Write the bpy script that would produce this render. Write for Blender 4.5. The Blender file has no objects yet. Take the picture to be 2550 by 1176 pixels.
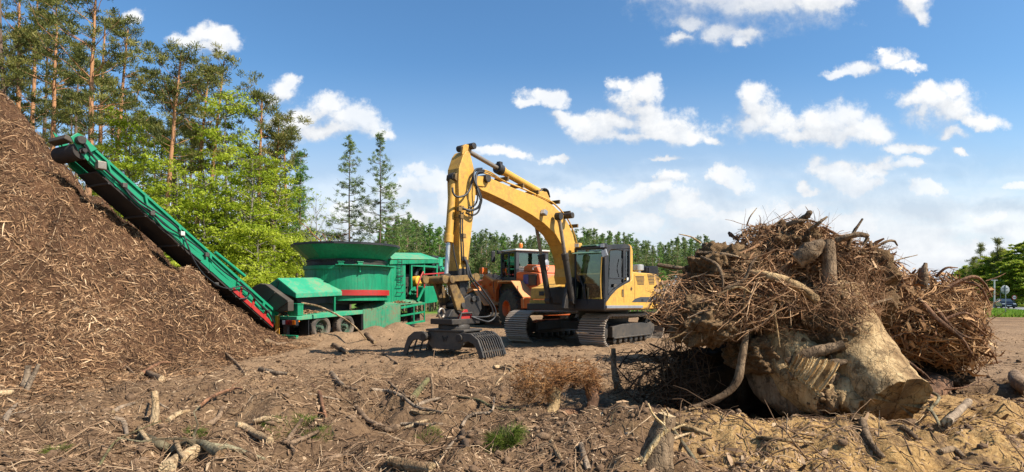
import bpy, math, random
import numpy as np
from mathutils import Vector, Matrix
random.seed(7)
SC = bpy.context.scene
COL = SC.collection
R = math.radians
# ------------------------------------------------------------------ camera
FPX, CXP, HZ, EYE = 1450.0, 1275.0, 738.0, 1.5      # focal length (px of a 2550 wide picture), centre column, horizon row, eye height
cam_d = bpy.data.cameras.new('camera'); cam = bpy.data.objects.new('camera', cam_d); COL.objects.link(cam)
cam.location = (0, 0, EYE); cam.rotation_euler = (R(90), 0, 0)
cam_d.sensor_fit = 'HORIZONTAL'; cam_d.sensor_width = 36.0; cam_d.lens = 36.0*FPX/2550.0
cam_d.shift_y = (HZ-588.0)/2550.0
cam_d.clip_start = 0.1; cam_d.clip_end = 20000
SC.camera = cam
# ------------------------------------------------------------------ exposure, sun, sky
SC.view_settings.view_transform = 'Standard'; SC.view_settings.look = 'None'
SC.view_settings.gamma = 1.0; SC.view_settings.use_curve_mapping = False
SC.view_settings.exposure = 0.92
try:
    SC.cycles.use_denoising = True
    SC.cycles.max_bounces = 6; SC.cycles.transparent_max_bounces = 8
    SC.cycles.caustics_reflective = False; SC.cycles.caustics_refractive = False
except Exception: pass
SUN_EL = 47.0
sd = Vector((0.90, -0.42, 0)).normalized()          # horizontal direction towards the sun
sdir = Vector((sd.x*math.cos(R(SUN_EL)), sd.y*math.cos(R(SUN_EL)), math.sin(R(SUN_EL))))
sl = bpy.data.lights.new('sun', 'SUN'); sun = bpy.data.objects.new('sun', sl); COL.objects.link(sun)
sl.energy = 5.0; sl.angle = R(0.55); sl.color = (1.0, 0.93, 0.82)
sun.rotation_euler = (-sdir).to_track_quat('-Z', 'Y').to_euler(); sun.location = (20, -10, 30)

class NT:
    """small helper round a node tree"""
    def __init__(s, tree): s.t = tree; s.n = tree.nodes; s.l = tree.links
    def new(s, typ, **kw):
        n = s.n.new(typ)
        for k, v in kw.items(): setattr(n, k, v)
        return n
    def put(s, sock, v):
        if isinstance(v, bpy.types.NodeSocket): s.l.new(v, sock)
        elif v is not None: sock.default_value = v
    def math(s, op, a, b=None, c=None, clamp=False):
        n = s.new('ShaderNodeMath', operation=op, use_clamp=clamp)
        for i, v in enumerate((a, b, c)): s.put(n.inputs[i], v)
        return n.outputs[0]
    def vmath(s, op, a, b=None, c=None):
        n = s.new('ShaderNodeVectorMath', operation=op)
        for i, v in enumerate((a, b, c)):
            if v is not None: s.put(n.inputs[i], v)
        return n.outputs['Value'] if op in ('LENGTH', 'DOT_PRODUCT') else n.outputs[0]
    def noise(s, vec, scale, detail=4, rough=0.55, dist=0.0, out='Fac'):
        n = s.new('ShaderNodeTexNoise')
        if vec is not None: s.put(n.inputs['Vector'], vec)
        n.inputs['Scale'].default_value = scale; n.inputs['Detail'].default_value = detail
        n.inputs['Roughness'].default_value = rough; n.inputs['Distortion'].default_value = dist
        return n.outputs[out]
    def ramp(s, fac, stops):
        n = s.new('ShaderNodeValToRGB'); e = n.color_ramp.elements
        while len(e) < len(stops): e.new(0.5)
        for i, (p, c) in enumerate(stops):
            e[i].position = p; e[i].color = (c, c, c, 1) if not hasattr(c, '__len__') else tuple(c)+((1,) if len(c) == 3 else ())
        s.put(n.inputs[0], fac); return n.outputs[0]
    def mix(s, fac, a, b, blend='MIX'):
        n = s.new('ShaderNodeMix', data_type='RGBA', blend_type=blend)
        s.put(n.inputs[0], fac)
        for i, v in ((6, a), (7, b)):
            if not isinstance(v, bpy.types.NodeSocket) and len(v) == 3: v = tuple(v)+(1,)
            s.put(n.inputs[i], v)
        return n.outputs[2]
    def mapr(s, v, a, b, c=0.0, d=1.0, smooth=False):
        n = s.new('ShaderNodeMapRange'); n.interpolation_type = 'SMOOTHSTEP' if smooth else 'LINEAR'
        for i, x in enumerate((v, a, b, c, d)): s.put(n.inputs[i], x)
        return n.outputs[0]

# clouds: one entry per puff, as seen looking along +Y: (column, row, half width, half height) in picture units, turned into sky directions
PUFFS = [
 # long cloud high up
 (1640,-40,110,45),(1760,-20,150,70),(1900,0,190,80),(2030,-8,84,58),(1720,58,70,26),(1800,80,70,28),(1850,85,60,22),(1700,95,40,18),(1840,100,30,14),
 (2272,-5,44,42),(2290,30,22,20),
 # small one upper right
 (2225,138,42,26),(2262,160,36,14),(2195,128,16,14),(2140,178,52,20),(2090,188,38,12),
 # far right
 (2320,245,80,36),(2375,235,34,32),(2300,222,34,20),(2370,280,76,40),(2440,303,54,18),(2380,335,45,16),(2290,290,46,40),
 # right centre
 (1878,240,44,34),(1866,265,30,40),(1895,290,40,40),(1860,315,48,36),(1935,318,60,34),(2030,300,62,36),(2090,300,66,40),(2150,330,60,34),(2190,345,40,18),(2060,338,110,26),(1990,345,80,20),
 # centre
 (1590,225,48,36),(1612,200,24,22),(1550,208,28,18),(1570,265,56,40),(1600,290,70,44),(1520,305,88,32),(1440,300,68,22),(1640,320,100,40),(1720,335,60,26),(1770,350,24,12),(1560,342,110,18),(1398,290,40,14),(1490,330,70,20),
 (1350,248,44,17),(1376,252,44,20),(1310,262,30,12),
 # left
 (505,92,44,30),(545,98,48,24),(470,104,42,18),(575,108,24,20),(520,122,60,18),(708,215,36,28),(690,235,30,20),(728,198,18,13),
 (820,262,50,36),(870,290,64,32),(760,295,60,36),(900,305,64,26),(800,330,120,26),(950,325,30,16),(700,290,40,30),(330,45,28,16),
 # low right
 (2275,368,62,18),(2240,374,30,14),(2390,380,20,10),(1800,420,38,22),(1830,450,40,30),(1780,440,26,20),
 (2040,400,40,22),(2090,420,80,36),(2200,420,80,26),(2260,410,36,14),(2140,455,110,44),(2300,470,60,26),(2030,470,40,22),(2010,450,30,20),
 (1235,372,52,18),(1210,362,24,12),(1290,385,40,14),(1380,396,46,12),(1405,390,20,10),(1655,400,60,9),(1500,460,50,12),
 # low banks above the treeline
 (1040,425,40,22),(1080,450,70,40),(1000,470,50,40),(860,520,50,36),(920,560,90,50),(1010,560,90,60),(1130,520,90,70),(1240,520,90,60),
 (1680,450,44,18),(1640,470,60,30),(1560,490,80,30),(1450,500,90,36),(1340,500,80,50),(1700,520,90,60),(1600,560,110,60),(1480,580,110,50),
 (1850,540,110,46),(2000,540,110,60),(2120,560,110,70),(2180,620,80,50),(1340,590,110,50),(2390,640,60,24),(2440,600,50,30),(2530,470,50,12),(2480,540,60,16),(2540,590,40,16),
]
world = bpy.data.worlds.new('World'); SC.world = world; world.use_nodes = True
W = NT(world.node_tree); W.n.clear()
sky = W.new('ShaderNodeTexSky', sky_type='NISHITA'); sky.sun_disc = False
sky.sun_elevation = R(SUN_EL); sky.sun_rotation = math.atan2(sdir.x, sdir.y)
sky.air_density = 1.0; sky.dust_density = 0.6; sky.ozone_density = 2.2; sky.altitude = 0
geo = W.new('ShaderNodeTexCoord'); sep = W.new('ShaderNodeSeparateXYZ'); W.l.new(geo.outputs['Generated'], sep.inputs[0])
yy = W.math('MAXIMUM', sep.outputs[1], 0.05)
comb = W.new('ShaderNodeCombineXYZ'); W.put(comb.inputs[0], W.math('DIVIDE', sep.outputs[0], yy)); W.put(comb.inputs[1], W.math('DIVIDE', sep.outputs[2], yy))
uv0 = comb.outputs[0]
front = W.mapr(sep.outputs[1], 0.05, 0.3, smooth=True)
def build_field_group():
    g = bpy.data.node_groups.new('cloud_field', 'ShaderNodeTree')
    g.interface.new_socket('UV', in_out='INPUT', socket_type='NodeSocketVector')
    g.interface.new_socket('F', in_out='OUTPUT', socket_type='NodeSocketFloat')
    G = NT(g); gi = G.new('NodeGroupInput'); go = G.new('NodeGroupOutput'); uv = gi.outputs[0]
    w1 = G.vmath('SUBTRACT', G.noise(uv, 11.0, 6, 0.62, out='Color'), (0.5,0.5,0.5))
    uvw = G.vmath('MULTIPLY_ADD', w1, (0.085,0.070,0), uv)
    cur = None
    for (cx, cy, rx, ry) in PUFFS:
        u, v = (cx-CXP)/FPX, (HZ-cy)/FPX; a, b = rx*1.30/FPX, ry*1.30/FPX
        L = G.vmath('LENGTH', G.vmath('MULTIPLY_ADD', uvw, (1/a, 1/b, 0), (-u/a, -v/b, 0)))
        if cur is None: cur = L
        else: cur = G.math('SMOOTH_MIN', cur, L, 0.28)
    G.put(go.inputs[0], G.math('SUBTRACT', 1.0, cur))
    return g
FG = build_field_group()
def field(uv):
    n = W.new('ShaderNodeGroup'); n.node_tree = FG; W.put(n.inputs[0], uv); return n.outputs[0]
F0 = field(uv0); F1 = field(W.vmath('ADD', uv0, (0.016, 0.036, 0)))
vv = comb.inputs[1].links[0].from_socket
fine = W.noise(uv0, 26.0, 8, 0.68); fine1 = W.noise(W.vmath('ADD', uv0, (0.005,0.009,0)), 26.0, 8, 0.68)
fdens = W.math('ADD', F0, W.math('MULTIPLY', W.math('SUBTRACT', fine, 0.5), 1.7))
soft = W.mapr(W.math('SUBTRACT', F0, F1), -0.40, 0.25, 1.35, 0.62, smooth=True)       # crisp towards the sun, soft on the shaded underside
dens = W.math('MULTIPLY', W.mapr(fdens, -0.06, soft, smooth=True), W.mapr(W.noise(uv0, 7.0, 4, .6), .30, .55, .72, .98))
low = W.mapr(vv, 0.42, 0.03, smooth=True)                                  # pale air gathering towards the horizon
veil = W.math('MULTIPLY', W.mapr(vv, 0.30, 0.06, smooth=True), W.mapr(W.noise(W.vmath('MULTIPLY', uv0, (1.0, 2.6, 1)), 5.0, 7, 0.62), 0.12, 0.50))
dens_all = W.math('MULTIPLY', W.math('MAXIMUM', dens, W.math('MULTIPLY', veil, 1.0)), front, clamp=True)
lit = W.math('ADD', W.math('MULTIPLY', W.math('SUBTRACT', F0, F1), 1.0), W.math('MULTIPLY', W.math('SUBTRACT', fine, fine1), 1.5))
lit = W.mapr(lit, -0.75, 0.80)
ccol = W.mix(lit, (0.50,0.56,0.66), (1.03,1.03,1.02))
ccol = W.mix(W.math('MULTIPLY', low, 0.55), ccol, (0.90,0.94,0.99))
hs = W.new('ShaderNodeHueSaturation'); hs.inputs['Saturation'].default_value = 1.16; hs.inputs['Value'].default_value = 1.0; W.l.new(sky.outputs[0], hs.inputs['Color'])
skyc = W.mix(1.0, hs.outputs[0], (0.86,1.0,1.03), 'MULTIPLY')
skyc = W.mix(W.math('MULTIPLY', low, 0.62), skyc, (4.3,5.0,5.7))
b1 = W.new('ShaderNodeBackground'); W.put(b1.inputs[0], skyc); b1.inputs[1].default_value = 0.090
b2 = W.new('ShaderNodeBackground'); W.put(b2.inputs[0], ccol); b2.inputs[1].default_value = 0.54
mxs = W.new('ShaderNodeMixShader'); W.put(mxs.inputs[0], dens_all); W.l.new(b1.outputs[0], mxs.inputs[1]); W.l.new(b2.outputs[0], mxs.inputs[2])
wo = W.new('ShaderNodeOutputWorld'); W.l.new(mxs.outputs[0], wo.inputs[0])
try: world.cycles.sampling_method = 'MANUAL'; world.cycles.sample_map_resolution = 512
except Exception: pass

# ------------------------------------------------------------------ naming
def tag(o, label=None, cat=None, group=None, kind=None):
    if label: o['label'] = label
    if cat: o['category'] = cat
    if group: o['group'] = group
    if kind: o['kind'] = kind
    return o
def thing(name, label, cat, loc=(0,0,0), rz=0.0, group=None, mat=None):
    o = bpy.data.objects.new(name, None); COL.objects.link(o)
    o.empty_display_size = 0.2
    o.location = loc; o.rotation_euler = (0, 0, rz)
    return tag(o, label, cat, group)
def copy_tree(o, parent=None):
    c = o.copy(); COL.objects.link(c)
    if parent is not None: c.parent = parent
    for ch in list(o.children): copy_tree(ch, c)
    return c

# ------------------------------------------------------------------ numpy noise and ground
def _h(ix, iy, s):
    n = (ix.astype(np.int64)*374761393 + iy.astype(np.int64)*668265263 + s*974634777) & 0xffffffff
    n = ((n ^ (n >> 13))*1274126177) & 0xffffffff
    return ((n ^ (n >> 16)) & 0xffff)/65535.0
def vnoise(x, y, s=0):
    x = np.asarray(x, float); y = np.asarray(y, float)
    ix = np.floor(x); iy = np.floor(y); fx = x-ix; fy = y-iy
    fx = fx*fx*fx*(fx*(fx*6-15)+10); fy = fy*fy*fy*(fy*(fy*6-15)+10)
    a = _h(ix, iy, s); b = _h(ix+1, iy, s); c = _h(ix, iy+1, s); d = _h(ix+1, iy+1, s)
    return (a*(1-fx)+b*fx)*(1-fy)+(c*(1-fx)+d*fx)*fy - 0.5
def vnoise3(P, s=0):
    P = np.asarray(P, float); I = np.floor(P); f = P-I; f = f*f*f*(f*(f*6-15)+10); ix, iy, iz = I[...,0], I[...,1], I[...,2]; out = 0
    for dx in (0,1):
        for dy in (0,1):
            for dz in (0,1): out = out+_h(ix+dx+57*(iz+dz), iy+dy+131*(iz+dz), s)*(f[...,0] if dx else 1-f[...,0])*(f[...,1] if dy else 1-f[...,1])*(f[...,2] if dz else 1-f[...,2])
    return out-.5
def fbm3(P, s=0, o=4, g=.5): return sum(g**k*vnoise3(np.asarray(P)*2**k+7.3*k, s+k) for k in range(o))
def fbm(x, y, s=0, o=4, g=0.5):
    t = 0; a = 1.0
    for k in range(o):
        t = t+a*vnoise(np.asarray(x)*2**k+17*k, np.asarray(y)*2**k+5*k, s+k); a *= g
    return t
PILE = (-15.5, 15.5)
MOUNDS = [(-5.6,19.3,.9,.5,.24),(-4.75,20.2,.6,.5,.36),(-4.1,21.2,.7,.5,.42),(-6.7,18.3,.7,.5,.12),(-3.3,22.2,.6,.5,.2),(-2.2,13.0,.8,.5,-.05),
          (-1.5,13.4,2.0,1.3,.22),(1.1,6.5,.9,.5,.18),(.55,5.9,.6,.4,.10),(2.2,5.9,1.2,.5,.16),(3.4,5.6,.8,.4,.10),(-2.2,6.6,.8,.5,.10),(-3.8,8.2,1.4,.7,.16),(1.9,7.6,1.0,.7,-.25),(3.0,7.4,1.2,.8,-.22),(4.6,5.9,.7,.4,.06)]
def ground(x, y):
    x = np.asarray(x, float); y = np.asarray(y, float)
    r = np.hypot(x, y)
    near = np.clip((45-r)/25, 0, 1)
    z = near*(0.13*fbm(x*.45, y*.45, 3, 3)+0.05*fbm(x*2.3, y*2.3, 9, 3)) + np.clip((13-r)/4,0,1)*0.24*fbm(x*1.1+7, y*1.1, 41, 4, .60) + np.clip((30-r)/15, 0, 1)*0.085*(np.abs(fbm(x*1.4+3, y*1.4, 21, 4))**1.0)*2*np.clip((14-y)/4,0.35,1)
    z = z + np.clip((20-r)/8, 0, 1)*0.045*fbm(x*7, y*7, 31, 3, .6)
    for (mx, my, sx, sy, h) in MOUNDS: z = z + h*np.exp(-((x-mx)/sx)**2-((y-my)/sy)**2)
    t = np.clip((y-16.5)/7, 0, 1); z = z+0.2*t*t*(3-2*t)*np.clip((70-r)/30, 0, 1)
    z = z - 0.4*np.clip((r-45)/45, 0, 1)
    return z
def pile_h(x, y):
    """the heap of shredded wood as a height over the ground"""
    x = np.asarray(x, float); y = np.asarray(y, float)
    dx = x-PILE[0]; dy = y-PILE[1]
    d = np.hypot(dx, dy*1.0)
    z = 8.3-1.0*d
    z = z+1.05*fbm(x*.40, y*.40, 51, 3)+0.55*fbm(x*1.25, y*1.25, 52, 4)+.12*fbm(x*4, y*4, 53, 3)
    k = 0.62
    return np.log1p(np.exp(np.clip(z/k, -40, 40)))*k-0.16
def surf(x, y): return np.maximum(ground(x, y), pile_h(x, y))
def ray(px, py): return np.array([(px-CXP)/FPX, 1.0, (HZ-py)/FPX])
def at(px, py, Y): d = ray(px, py); return np.array([d[0]*Y, Y, EYE+d[2]*Y])
def gp(px, py, fn=None):
    """the point of the ground seen in that direction"""
    fn = fn or surf
    d = ray(px, py)
    ys = np.concatenate([np.arange(2.5, 40, .04), np.arange(40, 200, .5)])
    hz = EYE+d[2]*ys-fn(d[0]*ys, ys)
    k = np.argmax(hz < 0)
    if hz[k] >= 0: k = len(ys)-1
    Y = ys[k]; return np.array([d[0]*Y, Y, float(fn(d[0]*Y, Y))])

# ------------------------------------------------------------------ mesh building
def mesh_np(name, V, faces, mats, parent=None, tint=None, smooth=False, midx=None, sharp=None):
    """faces: list of int arrays (M,k)"""
    me = bpy.data.meshes.new(name)
    V = np.asarray(V, np.float32); faces = [np.asarray(f, np.int32) for f in faces if len(f)]
    nl = sum(f.size for f in faces); nf = sum(len(f) for f in faces)
    me.vertices.add(len(V)); me.vertices.foreach_set('co', V.ravel())
    me.loops.add(nl); me.loops.foreach_set('vertex_index', np.concatenate([f.ravel() for f in faces]))
    st = []; k = 0
    for f in faces: st.append(k+np.arange(len(f))*f.shape[1]); k += f.size
    me.polygons.add(nf); me.polygons.foreach_set('loop_start', np.concatenate(st).astype(np.int32))
    if midx is not None: me.polygons.foreach_set('material_index', np.asarray(midx, np.int32))
    me.polygons.foreach_set('use_smooth', np.full(nf, bool(smooth)))
    me.update(calc_edges=True); me.validate()
    if sharp is not None: me.set_sharp_from_angle(angle=R(sharp))
    if tint is not None:
        a = me.attributes.new('tint', 'FLOAT', 'POINT'); a.data.foreach_set('value', np.asarray(tint, np.float32))
    for m in (mats if isinstance(mats, (list, tuple)) else [mats]): me.materials.append(m)
    o = bpy.data.objects.new(name, me); COL.objects.link(o)
    if parent is not None: o.parent = parent
    return o
def nrm(a): return a/np.maximum(np.linalg.norm(a, axis=-1, keepdims=True), 1e-9)
def tubes_np(P, Rr, sides=5, rng=None, base=0, cap=False):
    """P (M,n,3), Rr (M,n) -> V, quads, tris (end caps)"""
    M, n, _ = P.shape
    T = np.empty_like(P); T[:,1:-1] = P[:,2:]-P[:,:-2]; T[:,0] = P[:,1]-P[:,0]; T[:,-1] = P[:,-1]-P[:,-2]; T = nrm(T)
    ref = np.where(np.abs(T[:,:,2:3].mean(1, keepdims=True)) > .8, np.array([1.,0,0]), np.array([0,0,1.]))
    U = nrm(np.cross(T, np.broadcast_to(ref, T.shape))); Vv = np.cross(T, U)
    a = np.arange(sides)*2*math.pi/sides
    ring = (U[:,:,None,:]*np.cos(a)[None,None,:,None]+Vv[:,:,None,:]*np.sin(a)[None,None,:,None])*Rr[:,:,None,None]+P[:,:,None,:]
    V = ring.reshape(-1, 3)
    m = np.arange(M)[:,None,None]; j = np.arange(n-1)[None,:,None]; k = np.arange(sides)[None,None,:]
    i0 = (m*n+j)*sides+k; i1 = (m*n+j)*sides+(k+1)%sides
    Q = np.stack([i0, i1, i1+sides, i0+sides], -1).reshape(-1, 4)
    tr = np.zeros((0,3), int)
    if cap:
        c0 = len(V)+np.arange(M); c1 = len(V)+M+np.arange(M)
        V = np.concatenate([V, P[:,0], P[:,-1]])
        mm = np.arange(M)[:,None]; kk = np.arange(sides)[None,:]
        s0 = (mm*n)*sides; s1 = (mm*n+n-1)*sides
        t0 = np.stack(np.broadcast_arrays(c0[:,None], s0+(kk+1)%sides, s0+kk), -1).reshape(-1,3)
        t1 = np.stack(np.broadcast_arrays(c1[:,None], s1+kk, s1+(kk+1)%sides), -1).reshape(-1,3)
        tr = np.concatenate([t0, t1])
    return V, Q+base, tr+base
def cards_np(p, d, u, L, Wd, base=0):
    """strips centred on p along d, across u"""
    a = d*(L/2)[:,None]; b = u*(Wd/2)[:,None]
    V = np.stack([p-a-b*.6, p-a+b*.6, p+a+b, p+a-b], 1).reshape(-1,3)
    return V, np.arange(len(p)*4).reshape(-1,4)+base
def rdir(rng, n): return nrm(rng.normal(size=(n,3)))

class MB:
    """collects shapes, then links them as ONE mesh object"""
    def __init__(s): s.v = []; s.f = []; s.m = []
    def add(s, vs, fs, mi=0):
        b = len(s.v); s.v += [tuple(float(c) for c in v) for v in vs]; s.f += [tuple(i+b for i in f) for f in fs]; s.m += [mi]*len(fs); return s
    def box(s, x0, x1, y0, y1, z0, z1, mi=0, top=1.0, rot=None, c=None):
        vs = [(x,y,z) for z in (z0,z1) for y in (y0,y1) for x in (x0,x1)]
        if rot is not None:
            c = c or ((x0+x1)/2,(y0+y1)/2,(z0+z1)/2); vs = [tuple(Vector(c)+rot@(Vector(v)-Vector(c))) for v in vs]
        return s.add(vs, [(0,2,3,1),(4,5,7,6),(0,1,5,4),(1,3,7,5),(3,2,6,7),(2,0,4,6)], mi)
    def prism(s, pts, off, mi=0):
        """closed outline (3-D points) swept along the vector off"""
        n = len(pts); vs = [tuple(p) for p in pts]+[tuple(Vector(p)+Vector(off)) for p in pts]
        # orient so that normals face outwards
        nn = Vector((0,0,0))
        for i in range(n): nn += Vector(pts[i]).cross(Vector(pts[(i+1)%n]))
        fl = nn.dot(Vector(off)) > 0
        f = [tuple(range(n))[::-1] if fl else tuple(range(n)), tuple(range(n,2*n)) if fl else tuple(range(2*n-1,n-1,-1))]
        for i in range(n):
            j = (i+1)%n; f.append((i,j,n+j,n+i) if fl else (j,i,n+i,n+j))
        return s.add(vs, f, mi)
    def bar(s, p0, p1, w, h, mi=0, up=(0,0,1)):
        p0 = Vector(p0); p1 = Vector(p1); t = (p1-p0).normalized(); u = t.cross(Vector(up))
        if u.length < 1e-3: u = t.cross(Vector((1,0,0)))
        u.normalize(); v = u.cross(t)
        vs = []
        for p in (p0,p1):
            for a, b in ((-1,-1),(1,-1),(1,1),(-1,1)): vs.append(tuple(p+u*a*w/2+v*b*h/2))
        return s.add(vs, [(0,1,2,3),(7,6,5,4),(0,4,5,1),(1,5,6,2),(2,6,7,3),(3,7,4,0)], mi)
    def tube(s, pts, r, n=8, mi=0, cap=True):
        P = np.array([[tuple(p) for p in pts]], float); rr = np.full((1,len(pts)), r, float) if not hasattr(r,'__len__') else np.array([r], float)
        V, Q, T = tubes_np(P, rr, n, cap=cap)
        return s.add(V, [tuple(q) for q in Q]+[tuple(t) for t in T], mi)
    def cyl(s, p0, p1, r, n=16, mi=0, r1=None):
        return s.tube([p0, p1], [r, r if r1 is None else r1], n, mi)
    def hose(s, pts, r, mi=0, n=6, k=6): return s.tube(smooth(pts, k), r, n, mi)
    def lathe(s, c, ax, prof, n=32, mi=0, a0=0.0, a1=2*math.pi):
        """prof: (radius, along axis)"""
        ax = Vector(ax).normalized(); u = ax.orthogonal().normalized()
        if abs(ax.z) > .99: u = Vector((1,0,0))
        v = ax.cross(u); c = Vector(c); full = abs(a1-a0-2*math.pi) < 1e-6; m = n if full else n+1; vs = []
        for (r, h) in prof:
            for k in range(m):
                a = a0+(a1-a0)*k/n; vs.append(tuple(c+ax*h+(u*math.cos(a)+v*math.sin(a))*r))
        f = []
        for i in range(len(prof)-1):
            for k in range(n):
                k2 = (k+1)%m; f.append((i*m+k, i*m+k2, (i+1)*m+k2, (i+1)*m+k))
        return s.add(vs, f, mi)
    def build(s, name, mat, parent=None, bevel=0.0, smooth=None, seg=2):
        me = bpy.data.meshes.new(name); me.from_pydata(s.v, [], s.f); me.validate()
        me.polygons.foreach_set('material_index', s.m[:len(me.polygons)] if len(s.m) >= len(me.polygons) else [0]*len(me.polygons))
        for m in (mat if isinstance(mat, (list,tuple)) else [mat]): me.materials.append(m)
        if smooth is not None:
            me.polygons.foreach_set('use_smooth', [True]*len(me.polygons)); me.update(); me.set_sharp_from_angle(angle=R(smooth))
        me.update()
        o = bpy.data.objects.new(name, me); COL.objects.link(o)
        if parent is not None: o.parent = parent
        if bevel:
            b = o.modifiers.new('bevel', 'BEVEL'); b.width = bevel; b.segments = seg; b.limit_method = 'ANGLE'; b.angle_limit = R(35)
        return o
def smooth(pts, k=6):
    P = [np.array(p, float) for p in pts]; P = [2*P[0]-P[1]]+P+[2*P[-1]-P[-2]]; out = []
    for i in range(1, len(P)-2):
        for j in range(k):
            t = j/k; a, b, c, d = P[i-1], P[i], P[i+1], P[i+2]
            out.append(.5*((2*b)+(-a+c)*t+(2*a-5*b+4*c-d)*t*t+(-a+3*b-3*c+d)*t**3))
    out.append(P[-2]); return out
class Frame:
    """a machine's own axes: origin on the ground, X along its heading"""
    def __init__(s, o, ang, z=0.0):
        s.o = np.array([o[0], o[1], z]); s.ang = ang; c, n = math.cos(ang), math.sin(ang)
        s.M = np.array([[c,n,0],[-n,c,0],[0,0,1]])
    def loc(s, p): return s.M@(np.asarray(p)-s.o)
    def on(s, px, py, axis, val):
        e = s.loc([0,0,EYE]); d = s.M@ray(px, py); t = (val-e[axis])/d[axis]; return e+d*t
    def y(s, px, py, v): return s.on(px, py, 1, v)
    def x(s, px, py, v): return s.on(px, py, 0, v)
    def z(s, px, py, v): return s.on(px, py, 2, v)

# ------------------------------------------------------------------ materials
def new_mat(name):
    m = bpy.data.materials.new(name); m.use_nodes = True; n = NT(m.node_tree)
    return m, n, n.n['Principled BSDF']
def paint(name, col, dirt=(0.12,0.085,0.055), amt=0.35, rough=0.42, streak=False, metal=0.0, fade=0.15, bump=0.12, dirt_low=None, spec=0.5, rust=None, scale=1.0):
    m, n, b = new_mat(name); tc = n.new('ShaderNodeTexCoord').outputs['Object']
    f1 = n.noise(tc, 1.3*scale, 6, 0.65); f2 = n.noise(tc, 9.0*scale, 6, 0.7); f3 = n.noise(tc, 60.0*scale, 3, 0.6)
    c = n.mix(n.mapr(f1, .35, .7), [x*(1-fade) for x in col], [min(1, x*(1+fade)) for x in col])
    if streak:
        st = n.noise(n.vmath('MULTIPLY', tc, (14,14,1.1)), 1.0, 5, .65)
        c = n.mix(n.math('MULTIPLY', n.mapr(st, .47, .66), .65), c, [x*.42 for x in col])
        st2 = n.noise(n.vmath('MULTIPLY', tc, (11,11,.9)), 1.7, 4, .6)
        c = n.mix(n.math('MULTIPLY', n.mapr(st2, .56, .72), .4), c, (min(1,col[0]*1.2+.05), min(1,col[1]*1.15+.02), min(1,col[2]*1.1+.03)))
    d = n.math('ADD', n.math('MULTIPLY', f1, .55), n.math('MULTIPLY', f2, .45))
    mask = n.math('MULTIPLY', n.mapr(d, .56-.22*amt, .70-.10*amt), min(1, .35+amt))
    c = n.mix(mask, c, dirt)
    spots = n.math('MULTIPLY', n.mapr(f3, .66, .74), .5)
    c = n.mix(spots, c, dirt)
    if dirt_low is not None:
        sp = n.new('ShaderNodeSeparateXYZ'); n.put(sp.inputs[0], tc)
        k = n.math('MULTIPLY', n.mapr(n.math('ADD', sp.outputs[2], n.math('MULTIPLY', n.math('SUBTRACT', f2, .5), .7)), dirt_low[0], dirt_low[1], 1, 0, smooth=True), dirt_low[2])
        c = n.mix(k, c, dirt)
    if rust: c = n.mix(n.math('MULTIPLY', n.mapr(f2, .60, .66), n.mapr(f1, .45, .55)), c, rust)
    n.put(b.inputs['Base Color'], c); b.inputs['Metallic'].default_value = metal
    n.put(b.inputs['Roughness'], n.mapr(n.math('ADD', mask, n.math('MULTIPLY', f2, .3)), 0, 1.2, rough, min(1, rough+.4)))
    b.inputs['Specular IOR Level'].default_value = spec
    bp = n.new('ShaderNodeBump'); bp.inputs['Strength'].default_value = bump; bp.inputs['Distance'].default_value = .02
    n.put(bp.inputs['Height'], n.math('ADD', f2, n.math('MULTIPLY', f3, .4))); n.put(b.inputs['Normal'], bp.outputs[0])
    return m
def soil_mat(name, cols, scale=1.0, bump=.6, dist=.05, rough=.95):
    m, n, b = new_mat(name); tc = n.new('ShaderNodeTexCoord').outputs['Object']
    f1 = n.noise(tc, .35*scale, 5, .6); f2 = n.noise(tc, 2.6*scale, 7, .68); f3 = n.noise(tc, 22*scale, 6, .7)
    f = n.math('ADD', n.math('MULTIPLY', f1, .4), n.math('ADD', n.math('MULTIPLY', f2, .38), n.math('MULTIPLY', f3, .22)))
    c = n.ramp(f, [(.36, cols[0]), (.47, cols[1]), (.56, cols[2]), (.68, cols[3])])
    c = n.mix(n.mapr(f3, .30, .44, 1, 0), c, cols[0])
    n.put(b.inputs['Base Color'], c); b.inputs['Roughness'].default_value = rough; b.inputs['Specular IOR Level'].default_value = .15
    bp = n.new('ShaderNodeBump'); bp.inputs['Strength'].default_value = bump; bp.inputs['Distance'].default_value = dist
    n.put(bp.inputs['Height'], n.math('ADD', f2, n.math('MULTIPLY', f3, .6))); n.put(b.inputs['Normal'], bp.outputs[0])
    return m, n, b, c, tc, (f1, f2, f3)
def tint_mat(name, stops, rough=.85, grain=None, bump=0.3):
    """colour from each piece's own tint, with grain"""
    m, n, b = new_mat(name); a = n.new('ShaderNodeAttribute', attribute_name='tint').outputs['Fac']
    tc = n.new('ShaderNodeTexCoord').outputs['Object']; f = n.noise(tc, grain or 30, 5, .7)
    v = n.math('ADD', a, n.math('MULTIPLY', n.math('SUBTRACT', f, .5), .55))
    n.put(b.inputs['Base Color'], n.ramp(v, stops)); b.inputs['Roughness'].default_value = rough; b.inputs['Specular IOR Level'].default_value = .2
    bp = n.new('ShaderNodeBump'); bp.inputs['Strength'].default_value = bump; bp.inputs['Distance'].default_value = .01
    n.put(bp.inputs['Height'], f); n.put(b.inputs['Normal'], bp.outputs[0])
    return m
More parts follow.
